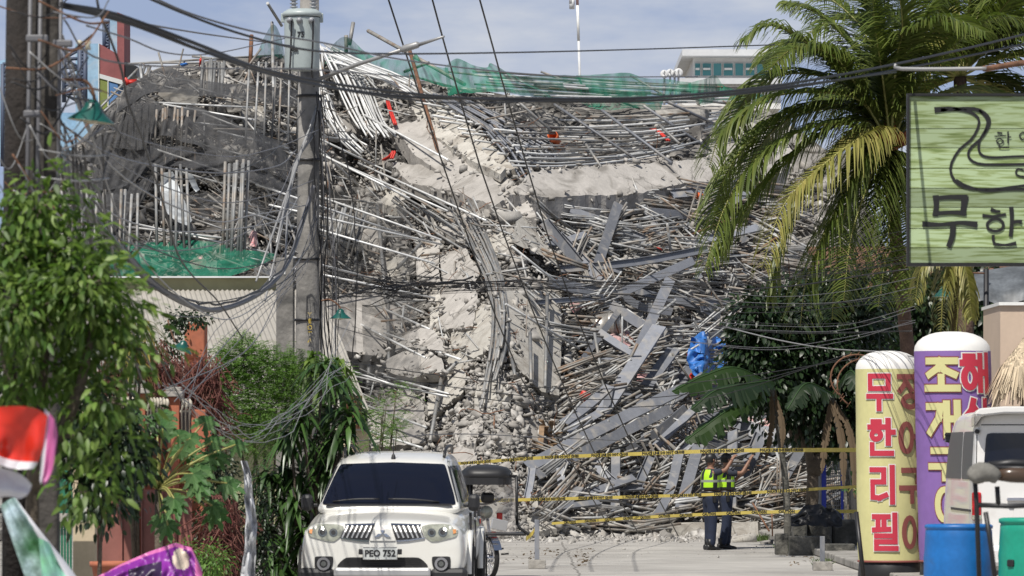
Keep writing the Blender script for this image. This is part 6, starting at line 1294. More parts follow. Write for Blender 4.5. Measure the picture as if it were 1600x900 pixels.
def glyph(ch, wpx, hpx, m_, outline, cx, cy, axis_x, Yc, rad, par, lean, om='bal_white'):
    """a letter of thick strokes wrapped round the cylinder"""
    W_, H_ = wpx*Yc/F, hpx*Yc/F; zc = EYE-(cy-HY)*Yc/F; X0 = max(-.98, min(.98, ((cx-HX)*Yc/F-axis_x(zc))/rad)); a0 = math.asin(X0); th = .18*min(W_, H_)
    for t_w, mm, push, nm in [(th, m_, .011, 'letter')]+([(th+2*outline*W_, om, .004, 'letter_outline')] if outline else []):
        g = MB(); k = 0; e0 = t_w/2-th/2; W2, H2 = W_-th, H_-th
        for st in HG[ch]:
            pts = [((x-.5)*W2, (.5-y)*H2) for x, y in st]; ring = len(st) > 15
            segs = [(pts, 0)] if ring else [([p, q], 1) for p, q in zip(pts[:-1], pts[1:])]
            for sg_, ext_ in segs:
                k += 1; q = [Vector(p) for p in sg_]
                if ext_:
                    d = (q[1]-q[0]).normalized(); L0 = (q[1]-q[0]).length; e = t_w/2*.96; q0 = q[0]-d*e; n_ = max(2, int((L0+2*e)/.03)); q = [q0+d*(L0+2*e)*i/n_ for i in range(n_+1)]
                P_ = []
                for i, p in enumerate(q):
                    if ring: d = (q[(i+1) % 20]-q[(i-1) % 20]).normalized()
                    nn = Vector((-d.y, d.x)); row = []
                    for s_ in (-.5, 0, .5):
                        v = p+nn*t_w*s_; an = a0+v.x/rad; r2 = rad+push+k*.0004; z = zc+v.y; row.append(Vector((axis_x(z)+math.sin(an)*r2, Yc-math.cos(an)*r2, z)))
                    P_.append(row)
                g.grid(P_, smooth=False)
        g.build(nm, M[mm], par)
def balloon(x0, x1, ytop, ybot, Yc, lab, m_, lean_px, letters, capy):
    cx = (x0+x1)/2; rad = (x1-x0)/2*Yc/F; zb, zt = EYE-(ybot-HY)*Yc/F, EYE-(ytop-HY)*Yc/F; xb = (cx-HX)*Yc/F; lean = lean_px*Yc/F/(zt-zb)
    ax = lambda z: xb+lean*(z-zb); t = thing('advertising_balloon', lab, 'advertising balloon', (xb, Yc, 0)); zc = EYE-(capy-HY)*Yc/F
    def ring(prof, name, mm):
        P_ = [[Vector((ax(z)+r_*math.cos(a)*(1+.004*math.sin(a*9+z*3)), Yc+r_*math.sin(a), z)) for a in [6.2832*i/40 for i in range(40)]] for r_, z in prof]; g = MB(); g.grid(P_, closed=True); return g.build(name, M[mm], t)
    ring([(rad*.98, zb)]+[(rad*(1+.005*math.sin(i*1.9)), lerp(zb, zc, i/12)) for i in range(1, 13)], 'sleeve', m_)
    ring([(rad*(1+.005*math.sin(12*1.9)), zc)]+[(rad*math.cos(R(a))**.8, lerp(zc, zt, math.sin(R(a)))) for a in (15, 30, 45, 60, 72, 82)]+[(.005, zt)], 'cap', 'bal_white')
    g = MB(); g.lathe([(.01, 0), (rad*.98, 0), (rad*1.0, .04), (rad*.96, zb-.03), (rad*.9, zb), (.01, zb+.002)], (xb, Yc, .012), 24); g.build('fan_base', M['darkmetal'], t)
    g = MB(); g.lathe([(rad*.99, zb-.012), (rad*1.012, zb-.008), (rad*1.012, zb+.012), (rad*.99, zb+.018)], (xb, Yc, 0), 40); g.build('hem', M['let_brown'], t)
    for (ch, gx, gy, gw, gh, gm, ol, om) in letters: glyph(ch, gw, gh, gm, ol, gx, gy, ax, Yc, rad*1.012, t, lean, om=om)
    return t
RD, BR, CRM = 'let_red', 'let_brown', 'let_cream'
balloon(1340, 1442, 548, 877, 69.6, 'pale yellow advertising balloon with red and brown Korean lettering', 'bal_yel', -4, [
    ('무', 1370, 612, 44, 62, RD, .035, 'bal_white'), ('한', 1373, 684, 46, 62, RD, .035, 'bal_white'), ('리', 1376, 757, 44, 62, RD, .035, 'bal_white'), ('필', 1380, 831, 44, 62, RD, .035, 'bal_white'),
    ('장', 1418, 612, 46, 60, BR, 0, ''), ('어', 1419, 684, 46, 62, BR, 0, ''), ('구', 1421, 757, 46, 60, BR, 0, ''), ('이', 1423, 831, 44, 62, BR, 0, '')], 577)
balloon(1436, 1556, 518, 877, 68.0, 'purple advertising balloon with cream and red Korean lettering behind the van', 'bal_pur', -9, [
    ('조', 1466, 586, 60, 60, CRM, .03, BR), ('개', 1469, 656, 60, 62, CRM, .03, BR), ('구', 1472, 724, 58, 56, CRM, .03, BR), ('이', 1480, 788, 54, 66, CRM, .03, BR),
    ('해', 1521, 584, 58, 66, RD, .035, 'bal_white'), ('산', 1524, 652, 56, 60, RD, .035, 'bal_white')], 549)

t = thing('steel_stand', 'dark leaning steel strut beside the yellow balloon base', 'strut', at(1345, 905, 68.4)); g = MB(); g.tube([at(1350, 908, 68.4), at(1338, 800, 68.6)], .03, 8); g.build('leg', M['darkmetal'], t); g = MB(); g.box(at(1345, 908, 68.4), (.35, .25, .05), bev=.01); g.build('foot', M['cap'], t)

# --- barrels on a low ledge
M['bar_blue'] = mat('blue_barrel_plastic', (.01, .13, .40), .42, var=.12, vscale=3, dirt=((.03, .10, .25), .3, 3)); M['bar_green'] = mat('green_barrel_plastic', (.01, .27, .18), .42, var=.1, vscale=3)
tt_ = thing('ledge', 'low concrete ledge carrying the two plastic barrels', 'ledge', (4.35, 44, 0)); g = MB(); g.box((4.35, 44, .1), (1.9, 1.0, .2), bev=.02); g.build('ledge_block', M['kerb'], tt_)
def barrel(cx, ytop, Y, rad, m_, lab, notch=False, H_=.92):
    z1 = EYE-(ytop-HY)*Y/F; z0 = .2; x = (cx-HX)*Y/F; t = thing('plastic_barrel', lab, 'barrel', (x, Y, z0)); H_ = z1-z0; o = Vector((x, Y, z0))
    prof = [(.01, 0), (rad*.88, 0), (rad*.93, .03)]+[(rad*(.95+.05*math.sin(math.pi*i/14)+(.018 if i in (4, 10) else 0)), H_*(.04+.90*i/14)) for i in range(15)]
    prof += [(rad*.93, H_*.955), (rad*.97, H_*.965), (rad*.97, H_*.99), (rad*.9, H_), (rad*.86, H_*.985), (rad*.84, H_*.5), (.01, H_*.48)] if not notch else [(rad*.93, H_*.95), (rad*.99, H_*.96), (rad*.99, H_*.99), (rad*.9, H_), (.01, H_)]
    g = MB(); g.lathe(prof, o, 40); g.build('barrel_body', M[m_], t)
    if notch:
        g = MB(); g.box(o+Vector((-rad*.72, -rad*.68, H_*.62)), (.07, .04, .06), rot=Matrix.Rotation(R(-45), 3, 'Z'), bev=.01); g.build('hand_grip', M['darkmetal'], t)
barrel(1498, 819, 44, .302, 'bar_blue', 'open blue plastic barrel in front of the white van'); barrel(1618, 809, 43.4, .315, 'bar_green', 'closed green plastic barrel at the right edge', True)

# --- bollards
def bollard(x, ytop, ybase, yb2, wb, hb, Y, lab, m_):
    t = thing('bollard', lab, 'bollard', at(x, GZ(Y), Y)); o = Vector(t['_o']); hh = EYE-(ytop-HY)*Y/F; wb_ = wb*Y/F; hb_ = hb*Y/F
    g = MB(); g.box(o+Vector((0, 0, hb_/2)), (wb_, wb_*.9, hb_), bev=.012); g.build('concrete_foot', M['kerb'], t)
    g = MB(); g.box(o+Vector((0, 0, (hh+hb_)/2)), (7.5*Y/F, 7.5*Y/F, hh-hb_), bev=.006); g.build('post', M[m_], t); return t
bollard(839, 812, 0, 0, 27, 14, 76.8, 'steel post in a concrete block standing on the road at left', 'beam')
bollard(1285, 838, 0, 0, 30, 14, 75.6, 'steel post in a broken concrete block at the pavement edge', 'beam')

# --- police tape
def tape_mat():
    return mat('yellow_barrier_tape', (.58, .46, .12), .5, var=.06, vscale=6, trans=.25)
M['tape'] = tape_mat()
def tape(pts, w_px, label, msg, every, seed=0, size=.064, tw=0.2):
    q = cr_pts([Vector(p) for p in pts], 90); t = thing('barrier_tape', label, 'barrier tape', at(*q[0])); P_ = []; cen = []; nr = []
    for i, p in enumerate(q):
        c_ = at(p.x, p.y, p.z); h_ = (w_px[0]+(w_px[1]-w_px[0])*i/89)*p.z/F/2; a = tw*noise.noise(Vector((i*.12, seed, 0)))*2; n_ = Vector((0, math.sin(a), math.cos(a))); P_.append([c_-n_*h_, c_+n_*h_]); cen.append(c_); nr.append(n_)
    g = MB(); g.grid(P_); g.build('ribbon', M['tape'], t)
    L_ = [0]
    for a, b in zip(cen[:-1], cen[1:]): L_.append(L_[-1]+(b-a).length)
    s = .3; k = 0
    while s < L_[-1]-1.0:
        o_ = text(msg, size, (0, 0, 0), 'tape_lettering', 'ink', None, rot=(0, 0, 0), ext=0, offset=.0035, align='LEFT', sx=.92, res=1); me = o_.data; mxx = 0
        for v in me.vertices:
            d = s+v.co.x; i = min(88, max(0, int(np.searchsorted(L_, d))-1)); f = (d-L_[i])/(L_[i+1]-L_[i]); p = cen[i].lerp(cen[i+1], f); nn = nr[i].lerp(nr[i+1], f); mxx = max(mxx, v.co.x); yv = v.co.y
            v.co = p+nn*yv+Vector((0, -.006, 0))
        me.transform(Matrix.Translation(-Vector(t['_o']))); o_.parent = t; s += mxx+every
    return t
tape([(640, 728, 92), (720, 724, 91), (850, 715, 89.5), (1000, 709, 88.2), (1150, 704, 87.6), (1345, 703, 86.8)], (4.2, 6.6), 'uppermost yellow police tape stretched across the street', 'POLICE LINE DO NOT CROSS', .28, 1)
tape([(730, 783, 92), (850, 780, 91.2), (1000, 776, 90), (1150, 771, 88.6), (1345, 760, 88)], (5, 4.5), 'second yellow police tape at waist height of the officers', 'POLICE LINE DO NOT CROSS', .28, 2, .06)
tape([(862, 818, 92), (950, 812, 91), (1050, 806, 89.6), (1200, 800, 88.4), (1345, 799, 88)], (4, 5.5), 'lowest yellow caution tape at knee height of the officers', 'CAUTION', .22, 3, .07)
tape([(520, 736, 80), (480, 742, 72), (430, 745, 66)], (3, 4), 'pale yellow tape end behind the shrubs left of the car', 'CAUTION', 2, 4, .04)
tape([(836, 826, 90), (831, 834, 90.1), (822, 842, 90)], (6, 8), 'short yellow tape end dangling beside the left bollard', 'DO NOT', 2, 5, .04)
# traffic cone-like red struts
t = thing('red_stand', 'thin rusty leaning metal stand beside the broken beam at right', 'stand', at(1190, 838, 98)); g = MB(); g.tube([at(1176, 786, 98), at(1202, 830, 97.6)], .018, 6); g.tube([at(1206, 800, 98), at(1207, 838, 98)], .014, 6); g.build('strut', M['rust'], t)
# kerb planter at right
M['darkkerb'] = mat('mossy_dark_kerb', (.12, .115, .10), .95, var=.3, vscale=4, bump=.5, dirt=((.05, .05, .045), .45, 3))
t = thing('kerb_block', 'low dark kerb blocks edging the planter under the trees', 'kerb', (5.6, 89, 0))
for a_, b_, y_ in [((1212, 834), (1232, 868), 86.9), ((1234, 838), (1286, 866), 86.4), ((1290, 850), (1336, 868), 84.4)]: pbox(a_[0], a_[1], b_[0], GZ(y_)+.5, y_, .4, 'block', 'darkkerb', t, .02)
for k, (a_, b_) in enumerate([((1240, 806), (1262, 830)), ((1262, 800), (1300, 828)), ((1300, 812), (1340, 850))]): pbox(a_[0], a_[1], b_[0], 862, 88.5+k*.2, .6, 'soil_block', 'darkkerb', t, .05)
o = chunks('rock', [(at(1158, 846, 99), .26)], M['slab_tan'], 5006); tag(o, 'tan boulder of broken plaster right of the officers', 'rock'); bpy.context.view_layer.update()
t = thing('tent_bag', 'dark folded cloth lying on the kerb under the trees', 'cloth', at(1270, 800, 88.2)); 
P_ = [[at(1236+80*u, 806-18*math.sin(u*3.1)*(1-v)+16*v+6*noise.noise(Vector((u*5, v*3, 0))), 87.9-.5*v+.2*noise.noise(Vector((u*6, v*6, 3)))) for v in [j/9 for j in range(10)]] for u in [i/24 for i in range(25)]]
g = MB(); g.grid(P_); g.build('cloth', M['darkmetal'], t)

# --- banners near the left edge
def flag(name, corners, Y, n_u, n_v, fold, mats, pick, label, cat, seed=0, thick=.004):
    (a, b, c_, d) = corners; P_ = []
    for i in range(n_u):
        row = []
        for j in range(n_v):
            u, v = i/(n_u-1), j/(n_v-1); x = lerp(lerp(a[0], b[0], u), lerp(d[0], c_[0], u), v); y = lerp(lerp(a[1], b[1], u), lerp(d[1], c_[1], u), v)+20*u**7*(1-v)+4*math.sin(u*7+seed)*v; x -= 12*v**5*u
            f_ = noise.noise(Vector((u*2.2+seed, v*1.4, seed)))+.15*noise.noise(Vector((u*7, v*3, seed+4))); row.append(at(x, y, Y+fold*f_))
        P_.append(row)
    g = MB()
    for i in range(n_u-1):
        for j in range(n_v-1):
            pass
    g.grid(P_); k = 0
    for i in range(n_u-1):
        for j in range(n_v-1): g.m[k] = pick((i+.5)/(n_u-1), (j+.5)/(n_v-1)); k += 1
    o = g.build(name, mats); return tag(o, label, cat)
M['vinred'] = mat('glossy_red_vinyl', (.62, .035, .02), .22, var=.05); M['vinwhite'] = mat('white_vinyl', (.62, .62, .66), .35); M['vinpink'] = mat('pink_vinyl', (.55, .14, .36), .4, var=.12, vscale=2); M['vinpurple'] = mat('purple_vinyl', (.20, .02, .26), .4, var=.15, vscale=2)
M['vindark'] = mat('dark_purple_vinyl', (.03, .012, .05), .4); M['vingreen'] = mat('leaf_print_vinyl', (.05, .18, .06), .4, var=.4, vscale=8, col2=(.4, .5, .55)); M['vincream'] = mat('cream_vinyl', (.6, .5, .4), .45)
flag('vinyl_banner', ((-60, 640), (74, 630), (64, 735), (-60, 712)), 22, 60, 40, .10, [M['vinred'], M['vinwhite']], lambda u, v: 0 if v < .86 else 1, 'glossy red vinyl banner folded at the lower left edge', 'banner', 3)
flag('vinyl_banner', ((-60, 722), (50, 738), (42, 782), (-60, 770)), 22.1, 40, 20, .06, [M['vinwhite']], lambda u, v: 0, 'white lower fold of banner hanging below the red vinyl at left', 'banner', 5)
flag('vinyl_banner', ((70, 638), (90, 660), (80, 758), (62, 750)), 22.15, 20, 30, .05, [M['vinpink'], M['vinwhite']], lambda u, v: 0 if u > .3 else 1, 'pink translucent banner edge right of the glossy red vinyl', 'banner', 6)
flag('vinyl_banner', ((0, 790), (30, 770), (150, 930), (60, 960)), 26, 30, 40, .1, [M['vingreen'], M['vinwhite']], lambda u, v: 0 if (u+v*.3) < .8 else 1, 'green leaf printed banner strip slanting across the lower left corner', 'banner', 7)
flag('vinyl_banner', ((60, 840), (84, 850), (124, 930), (70, 940)), 25.8, 20, 20, .06, [mat('sky_print_vinyl', (.3, .5, .6), .4, var=.2, vscale=5, col2=(.15, .5, .12))], lambda u, v: 0, 'light blue and green printed banner strip beside the green leaf printed one', 'banner', 8)
def bpick(u, v):
    if v > .9 or u > .93: return 1
    if .30 < u < .62 and .18 < v < .8: return 2
    if (u-.80)**2*3+(v-.2)**2 < .02 or (u-.16)**2*3+(v-.62)**2 < .03: return 3
    if u < .08 or v < .06: return 1
    return 0
P_ = []
for i in range(90):
    row = []
    for j in range(40):
        u, v = i/89, j/39; x = lerp(150, 316, u); yt = np.interp(u, [0, .2, .5, .75, .9, 1], [902, 884, 862, 848, 856, 890]); yb = np.interp(u, [0, .6, 1], [930, 975, 960]); y = lerp(yt, yb, v)
        row.append(at(x, y, 36-.45*v+.10*noise.noise(Vector((u*4, v*3, 1)))+.05*noise.noise(Vector((u*14, v*8, 2)))))
    P_.append(row)
g = MB(); g.grid(P_); k = 0
for i in range(89):
    for j in range(39): g.m[k] = bpick((i+.5)/89, (j+.5)/39); k += 1
tag(g.build('vinyl_banner', [M['vinpurple'], M['vinpink'], M['vindark'], M['vincream']]), 'crumpled purple and pink printed banner at the bottom left', 'banner')
# ---------------------------------------------------------------- vegetation
def leafmat(name, c1, c2, trans=.3, rough=.5, isl=.35): return mat(name, c1, rough, isl=isl, col2=c2, trans=trans)
M['leaf_mango'] = leafmat('broad_green_leaves', (.06, .13, .022), (.17, .25, .05), .4, .5, .45); M['leaf_dark'] = leafmat('shade_dark_glossy_leaves', (.009, .022, .008), (.022, .045, .013), .15, .4); M['leaf_fern'] = leafmat('feathery_leaves', (.09, .19, .035), (.15, .26, .055), .4)  # leaf_dark: shade from the palms above is put into the leaf colour
M['leaf_palm'] = leafmat('palm_leaflets', (.075, .115, .025), (.17, .20, .05), .35, .4); M['leaf_palm_y'] = leafmat('yellowing_palm_leaflets', (.20, .21, .055), (.34, .30, .10), .25, .4); M['leaf_drac'] = leafmat('strap_leaves', (.025, .06, .015), (.06, .12, .03), .2, .35)
M['leaf_yel'] = leafmat('striped_yellow_leaves', (.03, .05, .015), (.4, .34, .06), .25); M['leaf_papaya'] = leafmat('papaya_leaves', (.05, .12, .035), (.09, .17, .06), .3, .45); M['leaf_banana'] = leafmat('banana_leaves', (.02, .05, .012), (.04, .075, .02), .3, .35)
M['vine_red'] = leafmat('dry_red_vine', (.10, .022, .02), (.16, .07, .05), .1, .8); M['leaf_dry'] = leafmat('dry_brown_leaves', (.09, .06, .035), (.16, .11, .06), .1, .8)
M['bark'] = mat('tree_bark', (.10, .08, .06), .95, var=.3, vscale=5, bump=.6, bscale=25); M['palmbark'] = mat('shade_dark_palm_bark', (.12, .075, .055), .95, var=.3, vscale=6, bump=.6, bscale=18); M['rachis'] = mat('yellow_green_rib', (.28, .27, .08), .5); M['grass'] = leafmat('grass_blades', (.05, .10, .02), (.12, .16, .05), .3)  # palmbark is darkened so the colour carries the shade on the trunk
LSH = np.array([[0, 0, 0], [.28, .42, .05], [.30, 0, 0], [.28, -.42, .05], [.68, .34, -.06], [.70, 0, -.10], [.68, -.34, -.06], [1, 0, -.22]])
LSF = np.array([[0, 3, 2, 1], [1, 2, 5, 4], [2, 3, 6, 5], [4, 5, 7, 7], [5, 6, 7, 7]])
LSF = np.array([[0, 3, 2, 1], [1, 2, 5, 4], [2, 3, 6, 5], [5, 6, 7, 4]])
def leaves(name, items, m_, parent=None, origin=(0, 0, 0), rng=None):
    """items: (pos, dir, length, width); up vector random-ish"""
    n = len(items); P_ = np.array([i[0][:] for i in items]); D = np.array([i[1][:] for i in items]); D /= np.linalg.norm(D, axis=1)[:, None]+1e-9
    Ln = np.array([i[2] for i in items]); Wd = np.array([i[3] for i in items]); rs = np.random.RandomState(len(items))
    up = rs.normal(0, .45, (n, 3))+np.array([0, 0, 1.0]); S = np.cross(D, up); S /= np.linalg.norm(S, axis=1)[:, None]+1e-9; N = np.cross(S, D)
    V = P_[:, None, :]+D[:, None, :]*(LSH[None, :, 0:1]*Ln[:, None, None])+S[:, None, :]*(LSH[None, :, 1:2]*Wd[:, None, None])+N[:, None, :]*(LSH[None, :, 2:3]*Ln[:, None, None])
    Fq = (LSF[None]+8*np.arange(n)[:, None, None]).reshape(-1, 4); return np_obj(name, V.reshape(-1, 3), Fq, M[m_], parent=parent, origin=origin)
def rv(rr, z=0): v = Vector((rr.gauss(0, 1), rr.gauss(0, 1), rr.gauss(z, 1))); return v.normalized()
def tree(name, label, cat, base, tops, r0, crownblobs, nleaf, ll, lw, leaf_m, seed, bark='bark', droop=-.5, group=None, clump=14, twig=True):
    """base point, list of limb polylines, ellipsoid blobs (centre, rx, ry, rz, weight)"""
    rr = random.Random(seed); t = thing(name, label, cat, base, group); g = MB()
    for pl_ in tops: q = cr_pts(pl_, 10); g.tube(q, [lerp(r0, r0*.25, i/9) for i in range(10)], 8)
    g.build('trunk', M[bark], t); W_ = [b[4] for b in crownblobs]; items = []; tw = MB()
    nc = nleaf//clump
    for k in range(nc):
        b = rr.choices(crownblobs, W_)[0]; v = rv(rr)*(rr.random()**.38); c_ = b[0]+Vector((v.x*b[1], v.y*b[2], v.z*b[3])); d0 = (v+Vector((0, 0, -.2))).normalized(); s_ = ll*2.6
        if twig and k % 3 == 0: tw.tube([b[0]+(c_-b[0])*.3, c_], [ll*.09, ll*.03], 4)
        for i in range(clump):
            p = c_+rv(rr)*s_*rr.random()**.5; d = (p-c_).normalized()*.7+d0*.5+Vector((0, 0, droop))+rv(rr)*.5; items.append((p, d, ll*rr.uniform(.6, 1.25), lw*rr.uniform(.7, 1.2)))
    if tw.v: tag(tw.build('twigs', M[bark], t), kind='stuff')
    leaves('crown', items, leaf_m, t, t['_o']); return t
# left foreground tree
B = lambda x, y, Y, rx, ry, w_=1, k=1.0: (at(x, y, Y), rx*Y/F, rx*Y/F*k, ry*Y/F, w_)
tree('leafy_tree', 'bushy bright green tree with broad drooping leaves at the left edge', 'tree', at(60, GZ(28.5), 28.5), [[at(60, GZ(28.5), 28.5), at(50, 760, 28.5), at(70, 560, 28.4), at(60, 400, 28.4)], [at(52, 760, 28.5), at(120, 620, 28.3), at(150, 480, 28.3)], [at(56, 700, 28.5), at(10, 560, 28.5), at(0, 420, 28.5)]], .05,
     [B(60, 325, 28.4, 40, 26, .35), B(20, 390, 28.4, 50, 60, .6), B(95, 400, 28.5, 60, 34, .5), B(130, 450, 28.1, 60, 34, .6), B(170, 500, 28.4, 56, 30, .5), B(40, 490, 28.1, 70, 44, .7), B(205, 545, 28.2, 34, 20, .16), B(110, 570, 28.5, 56, 28, .4), B(160, 625, 28.2, 50, 20, .22), B(30, 600, 28.3, 50, 44, .4), B(90, 680, 28.2, 60, 18, .18), B(180, 715, 28.4, 34, 18, .14), B(130, 770, 28.2, 34, 16, .1), B(95, 292, 28.4, 16, 20, .06)],
     4300, .085, .036, 'leaf_mango', 1, droop=-.5, clump=11)
tree('leafy_bush', 'dark green bush with hanging leaves below the bright green tree at left', 'bush', at(180, GZ(40), 40), [[at(150, GZ(40), 40), at(160, 760, 40)]], .03, [B(190, 700, 40, 45, 60), B(150, 760, 40, 50, 40, .6), B(120, 640, 40, 80, 50, 1), B(60, 700, 40, 60, 60, .8), B(40, 600, 40, 50, 60, .6), B(100, 540, 40, 60, 50, .6), B(60, 440, 40, 50, 60, .6)], 5200, .09, .045, 'leaf_dark', 2, droop=-.8)  # added bush, its dark leaves stand in for shadow in the tree's lower crown
# papaya
def papaya(base, top, Y, stalks, label, seed, r0=.05, scale=1.0):
    rr = random.Random(seed); stalks = stalks+[(a*rr.uniform(.5, 1.1)+rr.uniform(-12, 12), b*rr.uniform(.5, 1.15)+rr.uniform(-12, 12), c_+rr.uniform(-.2, .2)) for a, b, c_ in stalks] if len(stalks) > 4 else stalks; t = thing('papaya_tree', label, 'papaya tree', base); g = MB(); g.tube([base, base.lerp(top, .5)+Vector((.03, 0, 0)), top], [r0, r0*.8, r0*.6], 10); g.build('trunk', M['bark'], t)
    for (dx, dy, dep) in stalks:
        e = top+Vector((dx*Y/F, dep, -dy*Y/F)); g = MB(); m_ = top.lerp(e, .5)+Vector((0, 0, .06)); g.tube(cr_pts([top, m_, e], 8), .009, 5); st = g.build('leaf_stalk', M['rachis'], t)
        g = MB(); out_ = (e-top).normalized(); s_ = out_.cross(Vector((0, -.5, 1))).normalized(); n_ = Vector((rr.uniform(-.2, .2), -.75, .6)).normalized(); u_ = (out_-n_*out_.dot(n_)).normalized(); s_ = n_.cross(u_); R_ = .155*scale*rr.uniform(.85, 1.15)
        for k in range(7):      # seven pointed lobes round the stalk end
            a = R(-135+45*k); d = u_*math.cos(a)+s_*math.sin(a); p_ = u_*-math.sin(a)+s_*math.cos(a); L_ = R_*(1-.06*abs(k-3)); dr = Vector((0, 0, -.35*L_))
            pts = [(0, 0), (.25, .10), (.45, .17), (.60, .28), (.62, .14), (.80, .16), (1, 0), (.80, -.16), (.62, -.14), (.60, -.28), (.45, -.17), (.25, -.10)]
            vs = [e+d*(x*L_)+p_*(y*L_*1.1)+dr*(x*x)+n_*(.03*abs(y)) for x, y in pts]; c_ = e+d*(.5*L_)+dr*.25-n_*.012; g.add(vs+[c_], [(i, (i+1) % 12, 12) for i in range(12)])
        g.build('leaf', M['leaf_papaya'], st)
papaya(at(240, GZ(46), 46), at(247, 765, 46), 46, [(-40, -75, -.3), (-75, -50, .1), (10, -95, -.2), (55, -80, -.4), (90, -50, .2), (110, -10, -.2), (60, -25, -.5), (-20, -40, -.6), (30, 20, -.5), (-60, -15, -.4), (85, 25, 0), (-5, -110, .3), (40, -60, .3), (-95, -90, .2), (20, 55, -.4), (120, -70, .1), (70, -105, .2)], 'papaya tree with lobed leaves in front of the terracotta pillars', 3)
papaya(at(1320, GZ(90), 90), at(1325, 770, 90), 90, [(-5, -8, -.1), (12, -4, -.1)], 'tiny papaya sprout beside the wire mesh panel', 4, .02, .6)
# feathery green tree
def feathery(base, Y, blobs, n, label, seed, m_='leaf_fern', ll=.035):
    rr = random.Random(seed); t = thing('feathery_tree', label, 'tree', base); g = MB(); items = []
    for k in range(9):
        b = rr.choice(blobs); g.tube(cr_pts([base, base.lerp(b[0], .5)+rv(rr)*.12, b[0]+rv(rr)*.1], 8), [.03, .028, .024, .02, .016, .012, .009, .005], 6)
    for k in range(n):
        b = rr.choices(blobs, [x[4] for x in blobs])[0]; v = rv(rr)*rr.random()**.4; c_ = b[0]+Vector((v.x*b[1], v.y*b[2], v.z*b[3])); d = (v+Vector((0, 0, .25))+rv(rr)*.5).normalized(); L_ = rr.uniform(.12, .26); s_ = d.cross(Vector((0, 0, 1))).normalized()
        for i in range(8):
            for sg in (-1, 1): items.append((c_+d*(L_*i/8)+Vector((0, 0, -.3*(L_*i/8)**2/L_)), d*.5+s_*sg+Vector((0, 0, -.15)), ll*rr.uniform(.8, 1.3), ll*.33))
    g.build('trunk', M['bark'], t); leaves('crown', items, m_, t, t['_o']); return t
feathery(at(420, GZ(63), 63), 63, [B(380, 560, 63, 40, 30), B(430, 580, 63, 50, 34), B(370, 620, 63, 42, 40), B(420, 640, 62.8, 45, 40), B(460, 600, 62.9, 36, 44), B(510, 590, 63, 34, 24, .6), B(400, 680, 62.8, 40, 30, .7), B(350, 590, 63, 14, 50, .3)], 3600, 'feathery light green tree in front of the transformer pole', 5)
feathery(at(590, GZ(73), 73), 73, [B(600, 640, 73, 34, 20), B(612, 668, 73, 30, 12), B(585, 690, 73, 26, 10, .5), B(630, 610, 73, 16, 12, .3)], 240, 'small sparse green shrub growing behind the car roof', 6)
# dracaena / croton mass behind the car
def straps(name, label, cat, base, crowns, m_, seed, L_=.42, W_=.045, n=34, group=None):
    rr = random.Random(seed); t = thing(name, label, cat, base, group); st = MB(); Vs, Fs, o_ = [], [], 0
    for c_ in crowns:
        st.tube([base+(c_-base)*.1, base.lerp(c_, .6)+rv(rr)*.05, c_], [.025, .02, .012], 6)
        for k in range(n):
            a = rr.uniform(0, 6.283); el = rr.uniform(-.2, 1.1); d = Vector((math.cos(a)*math.cos(el), math.sin(a)*math.cos(el), math.sin(el))); s_ = d.cross(Vector((0, 0, 1))).normalized(); ln_ = L_*rr.uniform(.6, 1.2); w_ = W_*rr.uniform(.7, 1.2); row = []; c0 = c_+Vector((0, 0, rr.uniform(-.18, .05)))
            for i in range(6):
                u = i/5; p = c0+d*(ln_*u)+Vector((0, 0, -1.0*ln_*u*u*rr.uniform(.9, 1.0))); ww = w_*math.sin(math.pi*min(1, .12+u*.9))**.7*.5; row += [p-s_*ww+Vector((0, 0, ww*.3)), p, p+s_*ww+Vector((0, 0, ww*.3))]
            Vs += [tuple(x) for x in row]
            for i in range(5):
                b = o_+i*3; Fs += [(b, b+1, b+4, b+3), (b+1, b+2, b+5, b+4)]
            o_ += 18
    st.build('stems', M['bark'], t); np_obj('foliage', np.array(Vs), np.array(Fs), M[m_], parent=t, origin=t['_o']); return t
rr = random.Random(8)
straps('strap_leaved_shrub', 'tall dark green strap leaved shrub between the feathery tree and white car', 'shrub', at(490, GZ(58.5), 58.5), [at(x, y, 58.5+rr.uniform(-.4, .4)) for x, y in ((505, 575), (530, 600), (470, 640), (512, 640), (545, 640), (455, 680), (490, 690), (530, 680), (440, 730), (470, 740), (510, 720), (430, 780), (460, 790), (445, 840), (475, 830), (420, 830), (430, 880), (460, 890), (418, 740))], 'leaf_drac', 11, .42, .06, 42)
straps('strap_leaved_shrub', 'bright rosette plant at the foot of the transformer pole', 'shrub', at(495, GZ(61), 61), [at(x, y, 61) for x, y in ((488, 560), (510, 575), (528, 570), (500, 592))], 'leaf_mango', 12, .30, .06, 34)
straps('yellow_striped_shrub', 'yellow and green spiky plant above the dry red vines', 'shrub', at(215, GZ(56), 56), [at(x, y, 56+rr.uniform(-.2, .2)) for x, y in ((200, 500), (222, 512), (190, 525), (210, 540))], 'leaf_yel', 13, .36, .03, 40)
tree('leafy_bush', 'small leaved dark bush at the foot of the orange pillar', 'bush', at(330, GZ(56), 56), [[at(350, GZ(56), 56), at(345, 800, 56)]], .06, [B(345, 800, 56, 34, 70), B(355, 870, 56, 40, 50), B(335, 740, 56, 26, 50, .6), B(400, 830, 56, 26, 80, .8)], 5200, .055, .03, 'leaf_dark', 14)
tree('leafy_bush', 'low dry weedy bush beside the white sheeting', 'bush', at(300, GZ(52), 52), [[at(320, GZ(52), 52), at(322, 860, 52)]], .02, [B(330, 880, 52, 30, 30), B(290, 870, 52, 20, 20, .4)], 1300, .05, .02, 'leaf_fern', 15)
